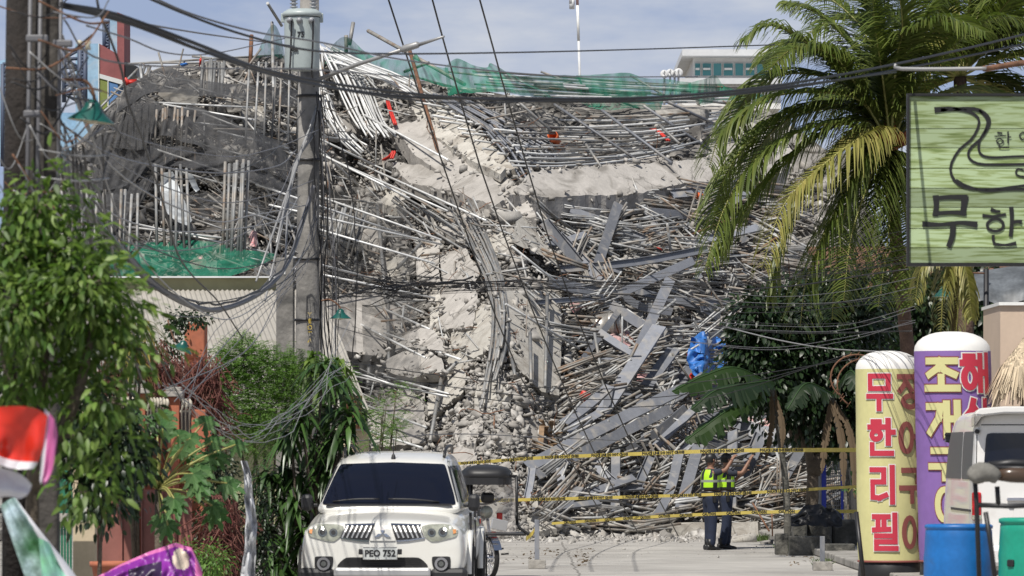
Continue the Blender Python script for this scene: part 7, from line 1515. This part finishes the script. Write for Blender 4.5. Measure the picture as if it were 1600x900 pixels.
# dead red vines
def vines(label, base, region, Y, n, seed, m_='vine_red'):
    rr = random.Random(seed); t = thing('dry_vine', label, 'vine', base); g = MB(); items = []
    for k in range(n):
        x, y = rr.uniform(region[0], region[2]), rr.uniform(region[1], region[3]); p = at(x, y, Y+rr.uniform(-.3, .3)); q = [p]; d = Vector((rr.gauss(0, .4), rr.gauss(0, .2), -1))
        for i in range(6): p = p+d.normalized()*.08; d += rv(rr)*.5; q.append(p)
        g.tube(q, .006, 4)
        for i in range(7): items.append((rr.choice(q), rv(rr, -.4), rr.uniform(.03, .06), rr.uniform(.012, .025)))
    g.build('stems', M[m_], t); leaves('dead_leaves', items, m_, t, t['_o'])
vines('mass of dry dark red vines behind the leafy tree', at(230, GZ(61), 61), (165, 530, 262, 625), 61, 520, 1); vines('dry red vines wrapping the tall orange block', at(310, GZ(62), 62), (262, 555, 345, 650), 62, 420, 2); vines('dry vines with brown leaves hanging down beside the white sheeting', at(350, GZ(55), 55), (325, 770, 372, 900), 55, 260, 3)
tree('climbing_plant', 'thin dark green climber around the top of the tall orange block', 'climber', at(300, GZ(65.6), 65.6), [[at(276, 640, 65.6), at(278, 520, 65.6)]], .02, [B(278, 505, 65.6, 12, 16), B(300, 498, 65.6, 26, 5), B(330, 600, 65.6, 14, 50), B(265, 540, 65.6, 16, 26)], 900, .055, .04, 'leaf_dark', 16)
# ---- coconut palms
def frond(t, pts, nl, ll, m_, seed, droop=.75, w_=.05, r0=.028, tipdir=None):
    rr = random.Random(seed); q = cr_pts(pts, 30); g = MB(); g.tube(q, [lerp(r0, .006, i/29) for i in range(30)], 6); fr_ = g.build('frond', M['rachis'], t); Vs, Fs, o_ = [], [], 0
    for k in range(nl):
        u = .10+.89*k/(nl-1); f = u*29; i = min(28, int(f)); p = q[i].lerp(q[i+1], f-i); tan = (q[i+1]-q[i]).normalized(); s_ = tan.cross(Vector((0, 0, 1)))
        if s_.length < .05: s_ = Vector((0, 1, 0))
        s_.normalize(); L_ = ll*math.sin(math.pi*(.16+.80*u))**.6*rr.uniform(.85, 1.1)
        for sg in (-1, 1):
            d = (s_*sg*.75+tan*.55+Vector((0, 0, .18))+rv(rr)*.10).normalized(); n_ = d.cross(Vector((0, 0, 1))).normalized(); tw = Vector((0, 0, 1))*.5+n_; tw.normalize(); P_ = p.copy(); dd = d.copy(); seg = 4; c0 = []
            for j in range(seg+1):
                ww = w_*(1-.85*(j/seg)**1.5)*.5; c0 += [P_-tw*ww, P_+tw*ww]; P_ = P_+dd*(L_/seg); dd = (dd+Vector((0, 0, -droop*rr.uniform(.8, 1.2)*(.5+.5*j/seg)))).normalized()
            Vs += [tuple(x) for x in c0]; Fs += [(o_+2*j, o_+2*j+1, o_+2*j+3, o_+2*j+2) for j in range(seg)]; o_ += 2*(seg+1)
    np_obj('leaflets', np.array(Vs), np.array(Fs), M[m_], parent=fr_, origin=t['_o'])
Yp_ = 84; cr_ = at(1392, 232, Yp_); t = thing('coconut_palm', 'large coconut palm with drooping fronds beside the green sign', 'palm', at(1412, GZ(Yp_), Yp_)); g = MB()
base = Vector(t['_o']); q = cr_pts([base, at(1420, 600, Yp_), at(1408, 450, Yp_), at(1396, 330, Yp_), cr_], 40); g.tube(q, [(.16 if i < 3 else .118-.0005*i)+(.008 if i % 2 else 0) for i in range(40)], 14); g.build('trunk', M['palmbark'], t)
g = MB(); g.tube([cr_+Vector((0, 0, -.4)), cr_+Vector((0, 0, .2)), cr_+Vector((-.05, 0, .9))], [.13, .12, .05], 10); M['palmfibre'] = mat('orange_leaf_bases', (.28, .09, .03), .8, var=.3, vscale=5); g.build('crownshaft', M['palmfibre'], t)
rr = random.Random(2)
for k in range(9):
    a = rr.uniform(0, 6.28); g = MB(); d = Vector((math.cos(a), math.sin(a)-.4, rr.uniform(.3, 1))).normalized(); g.tube([cr_+d*.08, cr_+d*.45], [.06, .03], 6); g.build('leaf_base', M['palmfibre'], t)
for k in range(5):
    p = cr_+Vector((rr.uniform(-.05, .3), -.25, rr.uniform(-.75, -.3))); g = MB(); g.lathe([(.0, -.10), (.06, -.08), (.09, 0), (.06, .08), (0, .1)], p, 12); g.build('coconut', M['palmfibre'], t)
def FR(pix, m_='leaf_palm', nl=88, ll=.95, droop=.5, dep=None, seed=None):
    n_ = len(pix); dep = dep if dep is not None else 0; FR.k += 1
    pts = [cr_]+[at(x, y, Yp_+dep*(i+1)/n_) for i, (x, y) in enumerate(pix)]; frond(t, pts, int(nl*1.0), ll*1.15, m_, seed or FR.k, droop*1.3)
FR.k = 0
FR([(1345, 158), (1270, 144), (1195, 156), (1130, 205), (1108, 262)], dep=-.8, ll=.95)
FR([(1330, 195), (1250, 205), (1175, 255), (1130, 330), (1100, 425)], dep=-1.0, ll=.9)
FR([(1372, 205), (1345, 215), (1290, 255), (1225, 320), (1190, 420)], 'leaf_palm_y', dep=-1.6, ll=.95, droop=.7)
FR([(1360, 190), (1300, 200), (1220, 262), (1150, 350), (1120, 400)], dep=.6, ll=.9)
FR([(1350, 150), (1310, 108), (1260, 66), (1205, 40), (1160, 62)], dep=-.4, ll=.9)
FR([(1370, 130), (1330, 70), (1275, 20), (1230, 5)], dep=.5, ll=.9)
FR([(1380, 150), (1372, 80), (1355, 10), (1320, -40)], dep=-.3, ll=.8)
FR([(1384, 160), (1376, 100), (1366, 30), (1362, -60)], dep=-1.0, ll=.75)
FR([(1400, 150), (1420, 80), (1450, 20), (1490, -20)], dep=.2, ll=.85)
FR([(1415, 170), (1450, 110), (1500, 60), (1550, 30), (1600, 30)], 'leaf_palm', dep=-.6, ll=.85)
FR([(1420, 190), (1470, 150), (1530, 140), (1590, 170), (1630, 220)], dep=.8, ll=.85)
FR([(1410, 210), (1440, 215), (1470, 260), (1490, 330), (1492, 400)], dep=1.2, ll=.85)
FR([(1378, 235), (1350, 260), (1320, 330), (1305, 420), (1300, 500)], dep=.9, ll=.8)
FR([(1385, 250), (1372, 300), (1362, 370), (1350, 440)], 'leaf_palm', dep=-.9, ll=.7)
FR([(1400, 250), (1418, 300), (1428, 370), (1432, 440)], dep=1.0, ll=.7)
FR([(1350, 180), (1290, 170), (1225, 190), (1180, 240), (1160, 300)], dep=1.5, ll=.9)
FR([(1360, 120), (1300, 80), (1240, 70), (1190, 100)], dep=1.6, ll=.9)
FR([(1330, 120), (1290, 80), (1240, 76), (1200, 110)], dep=-1.4, ll=.8)
FR([(1400, 120), (1430, 60), (1480, 30), (1540, 50)], dep=-1.5, ll=.85)
FR([(1365, 215), (1320, 230), (1262, 290), (1222, 380), (1205, 470)], dep=.2, ll=.95)
FR([(1370, 230), (1340, 262), (1300, 340), (1262, 430), (1250, 510)], dep=-.6, ll=.95)
FR([(1376, 240), (1356, 290), (1330, 370), (1318, 470)], dep=-1.3, ll=.85)
FR([(1388, 250), (1392, 320), (1384, 400), (1372, 480)], dep=-1.2, ll=.8)
FR([(1398, 250), (1412, 310), (1420, 400), (1424, 480)], dep=-.9, ll=.75)
FR([(1340, 170), (1270, 168), (1190, 205), (1130, 280), (1112, 360)], dep=.9, ll=1.0)
FR([(1345, 150), (1280, 118), (1210, 120), (1160, 160), (1140, 210)], dep=1.2, ll=.9)
FR([(1372, 120), (1350, 50), (1300, 0), (1250, -20)], dep=1.5, ll=.9)
FR([(1400, 100), (1410, 40), (1400, -40)], dep=-1.6, ll=.9)
# second palm behind: crown filling the top right
Yp_ = 93; cr_ = at(1500, 120, Yp_); t = thing('coconut_palm', 'second coconut palm with upright fronds filling the top right corner', 'palm', at(1512, GZ(Yp_), Yp_)); base = Vector(t['_o']); g = MB(); g.tube([base, at(1508, 450, Yp_), cr_], [.17, .14, .12], 12); g.build('trunk', M['palmbark'], t)
rr = random.Random(17)
for k in range(30):
    a = rr.uniform(R(-25), R(205)); L_ = rr.uniform(150, 240); dep = rr.uniform(-1.6, 1.6); ux, uy = math.cos(a), -math.sin(a); drp = abs(ux)*60+10
    pix = [(1500+ux*L_*f, 120+uy*L_*f*.85+drp*1.6*f*f) for f in (.3, .55, .8, 1.0)]; FR(pix, 'leaf_palm' if rr.random() < .85 else 'leaf_palm_y', 60, 1.0, .45, dep)
for pix in ([(1380, 60), (1330, 30), (1280, 40), (1240, 80)], [(1430, 60), (1370, 10), (1300, -20)], [(1440, 100), (1380, 100), (1330, 130), (1290, 190)]): FR(pix, 'leaf_palm', 60, 1.0, .5, -1)
# yellowing young palm under the sign
Yp_ = 72; cr_ = at(1490, 385, Yp_); t = thing('young_palm', 'yellowing palm fronds hanging below the green sign beside the lamp', 'palm', at(1495, GZ(Yp_), Yp_)); base = Vector(t['_o']); g = MB(); g.tube([base, cr_], [.07, .05], 10); g.build('trunk', M['palmbark'], t)
for pix in ([(1482, 400), (1474, 450), (1470, 520)], [(1500, 400), (1512, 440), (1518, 500)], [(1495, 410), (1498, 460), (1494, 520)], [(1470, 395), (1440, 420), (1430, 470)]): FR(pix, 'leaf_palm_y', 44, .35, .8, -.2)
# ---- dark trees at the right
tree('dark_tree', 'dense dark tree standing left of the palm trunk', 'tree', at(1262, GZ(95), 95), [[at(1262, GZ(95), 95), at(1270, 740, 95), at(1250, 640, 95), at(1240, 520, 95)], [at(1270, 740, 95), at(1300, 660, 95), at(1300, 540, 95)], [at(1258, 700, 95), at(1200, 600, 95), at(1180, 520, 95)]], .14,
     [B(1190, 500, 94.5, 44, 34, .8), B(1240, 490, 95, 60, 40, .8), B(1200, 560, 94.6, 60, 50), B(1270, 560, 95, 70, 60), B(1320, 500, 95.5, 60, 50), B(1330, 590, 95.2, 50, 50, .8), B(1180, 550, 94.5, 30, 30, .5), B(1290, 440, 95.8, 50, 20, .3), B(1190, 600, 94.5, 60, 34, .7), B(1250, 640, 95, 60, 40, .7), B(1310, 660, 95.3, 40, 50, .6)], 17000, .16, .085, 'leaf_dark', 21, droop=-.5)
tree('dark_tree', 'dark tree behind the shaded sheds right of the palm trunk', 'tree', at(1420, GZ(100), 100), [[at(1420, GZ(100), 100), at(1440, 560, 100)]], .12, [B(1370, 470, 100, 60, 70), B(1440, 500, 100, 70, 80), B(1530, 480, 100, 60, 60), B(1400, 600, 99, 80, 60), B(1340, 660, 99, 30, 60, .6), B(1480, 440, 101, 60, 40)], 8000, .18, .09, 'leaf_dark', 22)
def banana(label, base, trunk, blades, seed, m_='leaf_banana'):
    t = thing('banana_plant', label, 'banana plant', base); g = MB(); g.tube(cr_pts(trunk, 10), [lerp(.075, .04, i/9) for i in range(10)], 10); g.build('trunk', M['darkkerb'], t); rr = random.Random(seed)
    for pts, w_, mm in blades:
        q = cr_pts(pts, 70); P_ = []
        for i, p in enumerate(q):
            u = i/69; tan = (q[min(69, i+1)]-q[max(0, i-1)]).normalized(); s_ = tan.cross(Vector((0, -.6, .8))).normalized(); ww = w_*math.sin(math.pi*min(1, .06+.94*u))**.5*(1 if rr.random() < .8 else rr.uniform(.35, .8))*(1 if (i//6) % 3 else .86)
            dz = Vector((0, 0, -.06*((i//5) % 4)*ww/.2)); P_.append([p-s_*ww+dz+Vector((0, 0, -ww*.4)), p-s_*ww*.5+Vector((0, 0, -ww*.1)), p, p+s_*ww*.5+Vector((0, 0, -ww*.1)), p+s_*ww+dz*.7+Vector((0, 0, -ww*.4))])
        g = MB(); g.grid(P_, smooth=False); bl = g.build('blade', M[mm], t); g = MB(); g.tube([p+Vector((0, 0, .01)) for p in q], .010, 5); g.build('midrib', M['leaf_dry' if mm == 'leaf_dry' else 'leaf_papaya'], bl)
Z = at
banana('banana plant reaching big leaves left over the steel beams', Z(1232, GZ(93), 93), [Z(1232, GZ(93), 93), Z(1226, 740, 93), Z(1205, 600, 93)],
       [([Z(1205, 600, 93), Z(1150, 575, 92.4), Z(1100, 588, 92), Z(1050, 612, 91.6)], .22, 'leaf_banana'), ([Z(1200, 610, 93), Z(1140, 640, 92.3), Z(1100, 668, 92), Z(1070, 690, 91.8)], .22, 'leaf_banana'), ([Z(1205, 595, 93), Z(1170, 600, 92), Z(1120, 610, 91.4), Z(1080, 640, 91)], .25, 'leaf_dark'),
        ([Z(1205, 610, 93), Z(1206, 660, 92.8), Z(1196, 720, 92.7)], .06, 'leaf_dry'), ([Z(1210, 610, 93), Z(1222, 660, 92.8), Z(1222, 700, 92.7)], .06, 'leaf_dry')], 1)
banana('banana plant with brown hanging leaves behind the yellow balloon', Z(1325, GZ(93), 93), [Z(1325, GZ(93), 93), Z(1322, 740, 93), Z(1300, 620, 93)],
       [([Z(1300, 620, 93), Z(1290, 680, 92.8), Z(1284, 740, 92.6)], .075, 'leaf_dry'), ([Z(1300, 620, 93), Z(1316, 690, 92.8), Z(1318, 760, 92.6)], .075, 'leaf_dry'), ([Z(1300, 620, 93), Z(1330, 680, 92.8), Z(1336, 780, 92.6)], .075, 'leaf_dry'), ([Z(1300, 615, 93), Z(1260, 600, 92.5), Z(1230, 640, 92)], .22, 'leaf_dark'), ([Z(1300, 615, 93), Z(1330, 580, 92.5), Z(1350, 620, 92)], .22, 'leaf_dark')], 2)
# grass tufts
rr = random.Random(3)
def grass(label, x0, x1, y, n, seed):
    rr = random.Random(seed); items = []
    for k in range(n):
        Y = EYE*F/(y-HY)+rr.uniform(-.6, .6); p = at(rr.uniform(x0, x1), 0, Y); p.z = .0; items.append((p, Vector((rr.gauss(0, .35), rr.gauss(0, .3), 1)), rr.uniform(.06, .2), .012))
    tag(leaves('grass', items, 'grass'), label, 'grass', kind='stuff')
grass('tuft of green grass at the kerb under the dark trees', 1212, 1278, 861, 700, 1); grass('weeds beside the tan plaster boulder', 1180, 1200, 846, 200, 2); grass('few weeds round the right bollard', 1270, 1300, 886, 120, 3)
items = []
for k in range(170):
    p = at(rr.choice([rr.gauss(840, 30), rr.gauss(910, 8), rr.uniform(1230, 1320)]), 0, rr.uniform(78, 92)); p.z = .01; items.append((p, Vector((rr.gauss(0, 1), rr.gauss(0, 1), .3)), rr.uniform(.04, .1), rr.uniform(.02, .05)))
tag(leaves('dry_leaves', items, 'leaf_dry'), 'scattered dry leaves on the road', 'leaves', kind='stuff')
# ---------------------------------------------------------------- two officers
M['skin'] = mat('brown_skin', (.24, .125, .08), .55); M['navy'] = mat('navy_uniform', (.011, .018, .042), .85, var=.15, vscale=8); M['navyshirt'] = mat('dark_navy_shirt', (.022, .027, .042), .85, var=.15, vscale=8); M['hiviz'] = mat('lime_reflective_vest', (.42, .75, .02), .6); M['black'] = mat('black_leather', (.012, .012, .013), .45); M['silverband'] = mat('grey_reflective_band', (.25, .27, .22), .5); M['hair'] = mat('black_hair', (.01, .009, .008), .7)
def skin(name, verts, edges, radii, m_, root, q, o, sub=2):
    me = bpy.data.meshes.new(name); me.from_pydata([tuple(v) for v in verts], edges, []); ob = bpy.data.objects.new(name, me); C.objects.link(ob)
    sm_ = ob.modifiers.new('k', 'SKIN'); sm_.use_smooth_shade = True; sl_ = me.skin_vertices[0].data
    for i, r_ in enumerate(radii): sl_[i].radius = (r_, r_) if isinstance(r_, (int, float)) else r_
    sl_[0].use_root = True; sb = ob.modifiers.new('s', 'SUBSURF'); sb.levels = sub; sb.render_levels = sub
    bpy.context.view_layer.update(); dg = bpy.context.evaluated_depsgraph_get(); m2 = bpy.data.meshes.new_from_object(ob.evaluated_get(dg)); bpy.data.objects.remove(ob)
    m2.transform(q.to_4x4()); m2.materials.clear(); m2.materials.append(M[m_]); m2.polygons.foreach_set('use_smooth', [True]*len(m2.polygons)); o2 = bpy.data.objects.new(name, m2); C.objects.link(o2); o2.parent = root; return o2
def person(label, px, Y, yaw, armR, armL, phone=False, seed=0, stride=.10):
    """local axes: x forward, y left, z up"""
    root = thing('person', label, 'person', (at(px, 0, Y).x, Y, 0)); o = Vector(root['_o']); q = Matrix.Rotation(yaw, 3, 'Z')
    hand = lambda w_, d: [w_+d*.045, w_+d*.085]
    J = [(0, 0, .93), (0, 0, 1.08), (0.0, 0, 1.24), (0, 0, 1.38), (0, 0, 1.46), (.015, 0, 1.53), (.02, 0, 1.60), (.015, 0, 1.66),
         (.0, .09, .88), (stride*.4, .10, .50), (stride*.3, .105, .10), (stride*.3+.07, .11, .05), (.0, -.09, .88), (-stride*.1, -.10, .50), (-stride*.6, -.105, .10), (-stride*.6+.07, -.11, .05),
         (-.01, -.17, 1.37), armR[0], armR[1], (-.01, .17, 1.37), armL[0], armL[1]]
    E = [(0, 1), (1, 2), (2, 3), (3, 4), (4, 5), (5, 6), (6, 7), (0, 8), (8, 9), (9, 10), (10, 11), (0, 12), (12, 13), (13, 14), (14, 15), (3, 16), (16, 17), (17, 18), (3, 19), (19, 20), (20, 21)]
    Rr = [(.13, .12), (.12, .115), (.13, .12), (.12, .10), .052, (.07, .075), (.082, .09), (.065, .075), .085, .058, .035, .022, .085, .058, .035, .022, .055, .04, .028, .055, .04, .028]
    V_ = [Vector(v) for v in J]
    for wi, ei in ((18, 17), (21, 20)):     # hands: palm and five fingers
        w_ = V_[wi]; d = (w_-V_[ei]).normalized(); s_ = d.cross(Vector((0, 0, 1)))
        if s_.length < .1: s_ = Vector((1, 0, 0))
        s_.normalize(); up = s_.cross(d); k0 = len(V_); V_.append(w_+d*.05); E.append((wi, k0)); Rr.append((.032, .02))
        for f, (off, ln_) in enumerate([(-.027, .065), (-.009, .078), (.009, .074), (.027, .058)]):
            a = len(V_); V_ += [w_+d*.085+s_*off, w_+d*(.085+ln_*.55)+s_*off*1.2-up*.008, w_+d*(.085+ln_*.9)+s_*off*1.3-up*.03]; E += [(k0, a), (a, a+1), (a+1, a+2)]; Rr += [.011, .010, .008]
        a = len(V_); V_ += [w_+d*.04+s_*-.035, w_+d*.075+s_*-.055-up*.01]; E += [(k0, a), (a, a+1)]; Rr += [.012, .009]
    skin('body', V_, E, Rr, 'skin', root, q, o)
    def part(name, idx, edges, radii, m_, grow=0):
        return skin(name, [V_[i] if isinstance(i, int) else Vector(i) for i in idx], edges, radii, m_, root, q, o)
    # trousers
    tr = [(0, 0, .96), (0, 0, 1.04), (0, .09, .86), (stride*.4, .10, .50), (stride*.3, .105, .05), (0, -.09, .86), (-stride*.1, -.10, .50), (-stride*.6, -.105, .05)]
    part('trousers', tr, [(0, 1), (0, 2), (2, 3), (3, 4), (0, 5), (5, 6), (6, 7)], [(.155, .145), (.15, .14), .115, .088, .078, .115, .088, .078], 'navy')
    sR = V_[16].lerp(V_[17], .75); sL = V_[19].lerp(V_[20], .75)
    part('shirt', [(0, 0, 1.04), (0, 0, 1.22), (0, 0, 1.36), (0, 0, 1.45), tuple(V_[16]), tuple(sR), tuple(V_[19]), tuple(sL)], [(0, 1), (1, 2), (2, 3), (2, 4), (4, 5), (2, 6), (6, 7)], [(.155, .145), (.16, .145), (.15, .12), .07, .075, .058, .075, .058], 'navyshirt')
    g = MB()
    def torso(z, grow=0): return (np.interp(z, [1.0, 1.22, 1.36, 1.44], [.155, .155, .145, .10])+grow, np.interp(z, [1.0, 1.22, 1.36, 1.44], [.175, .195, .19, .13])+grow)
    P_ = []
    for z in np.linspace(1.07, 1.43, 9):
        rx, ry = torso(z, .012); P_.append([q @ Vector((rx*math.cos(a), ry*math.sin(a), z))+o for a in [6.283*i/24 for i in range(24)]])
    g.grid(P_, closed=True)
    k = 0
    for r_ in range(8):
        for i in range(24):
            a = 15*i+7; hv = (40 < a < 80 or 100 < a < 170 or 190 < a < 260 or 280 < a < 320); g.m[k] = 1 if (hv and r_ > 0) else 0
            if r_ in (3,) : g.m[k] = 2
            k += 1
    vest = g.build('vest', [M['black'], M['hiviz'], M['silverband']], root)
    tx = text('MMDA'[:0]+'POLICE', .055, (0, 0, 0), 'vest_lettering', 'silverband', None, rot=(0, 0, 0), offset=.002) if False else None
    g = MB(); P_ = [[q @ Vector((torso(1.04)[0]*s_*math.cos(a), torso(1.04)[1]*s_*math.sin(a)*.92, z))+o for a in [6.283*i/20 for i in range(20)]] for s_, z in ((1.0, 1.0), (1.09, 1.0), (1.09, 1.05), (1.0, 1.05))]; g.grid(P_, closed=True); g.build('belt', M['black'], root)
    g = MB(); g.box(q @ Vector((-.02, -.20, .93))+o, (.05, .09, .17), rot=q, bev=.015); g.build('holster', M['black'], root)
    g = MB(); g.box(q @ Vector((-.12, .08, .99))+o, (.06, .07, .1), rot=q, bev=.015); g.build('pouch', M['black'], root)
    for sx, sy in ((stride*.3, .105), (-stride*.6, -.105)):
        g = MB(); prof = [(-.09, .045, .10), (-.05, .05, .11), (.02, .048, .10), (.08, .05, .065), (.15, .045, .05), (.185, .025, .035)]; P_ = []
        for x, w_, h_ in prof: P_.append([q @ Vector((sx+x, sy+w_*math.cos(a), max(0.004, h_*.5+h_*.5*math.sin(a))))+o for a in [6.283*i/12 for i in range(12)]])
        g.grid(P_, closed=True); g.f.append([len(g.v)-12+i for i in range(12)]); g.m.append(0); g.sm.append(False); g.f.append(list(range(11, -1, -1))); g.m.append(0); g.sm.append(False)
        g.tube([q @ Vector((sx-.02, sy, .06))+o, q @ Vector((sx-.02, sy, .2))+o], [.055, .06], 12); g.build('boot', M['black'], root)
    # head details
    hc = Vector((.02, 0, 1.615)); g = MB(); P_ = [[q @ (hc+Vector((-.012, 0, 0))+Vector((math.cos(a)*.105*math.cos(e), math.sin(a)*.092*math.cos(e), .02+.095*math.sin(e))))+o for a in [6.283*i/20 for i in range(20)]] for e in [R(v) for v in (-5, 8, 25, 45, 65, 85)]]
    g.grid(P_, closed=True); cap_ = g.build('cap', M['black'], root)
    g = MB(); P_ = [[q @ (hc+Vector((.07+u*.10, v*.075*math.sqrt(max(0, 1-(u*.8)**2)), .03-.02*u-.012*v*v)))+o for v in (-1, -.5, 0, .5, 1)] for u in (0, .3, .6, .85, 1)]; g.grid(P_); g.build('visor', M['black'], cap_)
    g = MB(); P_ = [[q @ (hc+Vector((-.03+math.cos(a)*.088*c_, math.sin(a)*.09*c_, z)))+o for a in [R(v) for v in range(70, 291, 20)]] for c_, z in ((1, .03), (1, -.02), (.86, -.06))]; g.grid(P_); g.build('hair', M['hair'], root)
    for sg in (-1, 1): g = MB(); g.lathe([(.0, -.008), (.018, -.006), (.022, .006), (0, .01)], q @ (hc+Vector((0, sg*.088, -.015)))+o, 10, 'X'); g.build('ear', M['skin'], root)
    for sg in (-1, 1): g = MB(); g.lathe([(0, -.004), (.010, 0), (0, .004)], q @ (hc+Vector((.088, sg*.03, .0)))+o, 8, 'Z'); g.build('eye', M['black'], root)
    g = MB(); g.tube([q @ (hc+Vector((.09, 0, .0)))+o, q @ (hc+Vector((.112, 0, -.035)))+o, q @ (hc+Vector((.092, 0, -.042)))+o], [.008, .014, .008], 8); g.build('nose', M['skin'], root)
    g = MB(); g.box(q @ (hc+Vector((.088, 0, -.066)))+o, (.012, .045, .008), rot=q); g.build('mouth', M['vine_red'], root)
    g = MB(); g.box(q @ (V_[18]+Vector((0, 0, 0)))+o, (.055, .05, .03), rot=q, bev=.01); g.build('wristwatch', M['black'], root)
    if phone:
        ph = q @ (V_[18]+(V_[18]-V_[17]).normalized()*.11+Vector((.02, 0, .03)))+o; tp = thing('phone', 'small dark phone held up by the officer on the right', 'phone', ph); g = MB(); g.box(ph, (.02, .15, .075), rot=q, bev=.006); g.build('case', M['black'], tp); g = MB(); g.box(ph+q @ Vector((-.0115, 0, 0)), (.002, .135, .062), rot=q); g.build('screen', M['glassdark'], tp)
person('officer in navy uniform and lime vest pointing, back turned, on the left of the pair', 1110, 91.0, R(24), (Vector((.19, -.22, 1.42)), Vector((.34, -.17, 1.60))), (Vector((.05, .25, 1.12)), Vector((.22, .16, 1.05))), stride=.06)
person('officer in navy uniform behind the other, right arm raised with a phone', 1134, 92.0, R(14), (Vector((.24, -.22, 1.36)), Vector((.40, -.17, 1.60))), (Vector((.16, .22, 1.18)), Vector((.34, .10, 1.35))), phone=True, stride=.16)
# ---------------------------------------------------------------- labels that say which one: look, tilt and the nearest landmark
LM = [('the concrete pole', 478, 300), ('the left poles', 60, 180), ('the leafy tree', 90, 500), ('the feathery tree', 400, 620), ('the green sign', 1420, 300), ('the steel drum', 948, 512), ('the blue tarpaulin', 1108, 560), ('the transformer', 472, 66), ('the small green net', 300, 405), ('the orange drain pipe', 876, 231), ('the standing tan plate', 838, 378), ('the half round drum end', 665, 530),
      ('the cracked wall panel', 714, 482), ('the splintered boards', 856, 688), ('the two officers', 1120, 785), ('the white car roof', 605, 700), ('the long pale slab', 1040, 280), ('the sliding slab', 715, 265), ('the white rooftop building', 1145, 105), ('the tall tan wall slab', 835, 530),
      ('the cable knot', 600, 445), ('the bluish upright sheet', 272, 310), ('the painted building', 165, 120), ('the dark tree', 1235, 500), ('the banana leaves', 1110, 630), ('the tricycle roof', 760, 732), ('the fence post', 1288, 770), ('the black peaked net', 262, 115), ('the mid height sagging net', 300, 245), ('the corrugated roof', 320, 480), ('the pale pink rag', 904, 478)]
GRP = {}
for o in list(C.objects):
    if o.parent is None and o.get('group') and o.get('category') in ('pipe', 'steel beam', 'concrete block', 'scaffold pole', 'concrete slab', 'cable') and o.type == 'MESH': GRP.setdefault((o['group'], o['label']), []).append(o)
ORD = ['', 'second ', 'third ', 'fourth ', 'fifth ', 'sixth ', 'seventh ', 'eighth ', 'ninth ', 'tenth ', 'eleventh ', 'twelfth ', 'thirteenth ', 'fourteenth ', 'fifteenth ', 'sixteenth ', 'seventeenth ', 'eighteenth ', 'nineteenth ', 'twentieth ']
used = {}
for (grp, lab), obs in GRP.items():
    if len(obs) < 2: continue
    for o in obs:
        c_ = np.array([v.co[:] for v in o.data.vertices])+np.array(o.location[:]); X = HX+F*c_[:, 0]/c_[:, 1]; Y = HY-F*(c_[:, 2]-EYE)/c_[:, 1]; cx, cy = X.mean(), Y.mean(); w_, h_ = np.ptp(X), np.ptp(Y); n_, lx, ly = min(LM, key=lambda l: (l[1]-cx)**2+(l[2]-cy)**2)
        dx, dy = cx-lx, cy-ly; rel = ('right of ' if dx > 0 else 'left of ') if abs(dx) > abs(dy) else ('below ' if dy > 0 else 'above '); kind = {'pipe': 'pipe', 'steel beam': 'steel beam', 'concrete block': 'concrete block', 'scaffold pole': 'pole', 'concrete slab': 'slab piece', 'cable': 'thin wire'}[o['category']]
        L_ = math.hypot(w_, h_)
        if kind in ('concrete block', 'slab piece'): adj = ('larger ' if L_ > (52 if kind == 'concrete block' else 70) else 'smaller ')+('flat ' if w_ > h_*1.6 else 'blocky ')
        else: adj = ('long ' if L_ > 150 else 'short ' if L_ < 80 else 'medium ')+('level ' if h_ < w_*.2 else 'upright ' if h_ > w_*2 else 'slanting ')
        if kind == 'steel beam' and 'bent' in lab: adj = 'bent '+adj
        m_ = o.data.materials[0].name; col = 'rusty ' if 'rust' in m_ else 'dull brownish ' if 'dull' in m_ else 'shiny ' if 'bright' in m_ else 'tan ' if 'plaster' in m_ else 'grey '
        used.setdefault((adj+col+kind+' '+rel+n_), []).append((math.hypot(dx, dy), cx, o))
for lab, l_ in used.items():
    l_.sort(key=lambda a: a[1]); n_ = len(l_)
    for i, (_, _, o) in enumerate(l_):
        if n_ == 1: o['label'] = lab
        elif i == 0: o['label'] = 'leftmost '+lab
        elif i == n_-1: o['label'] = 'rightmost '+lab
        else: o['label'] = ORD[min(i, 19)].strip()+' from left '+lab
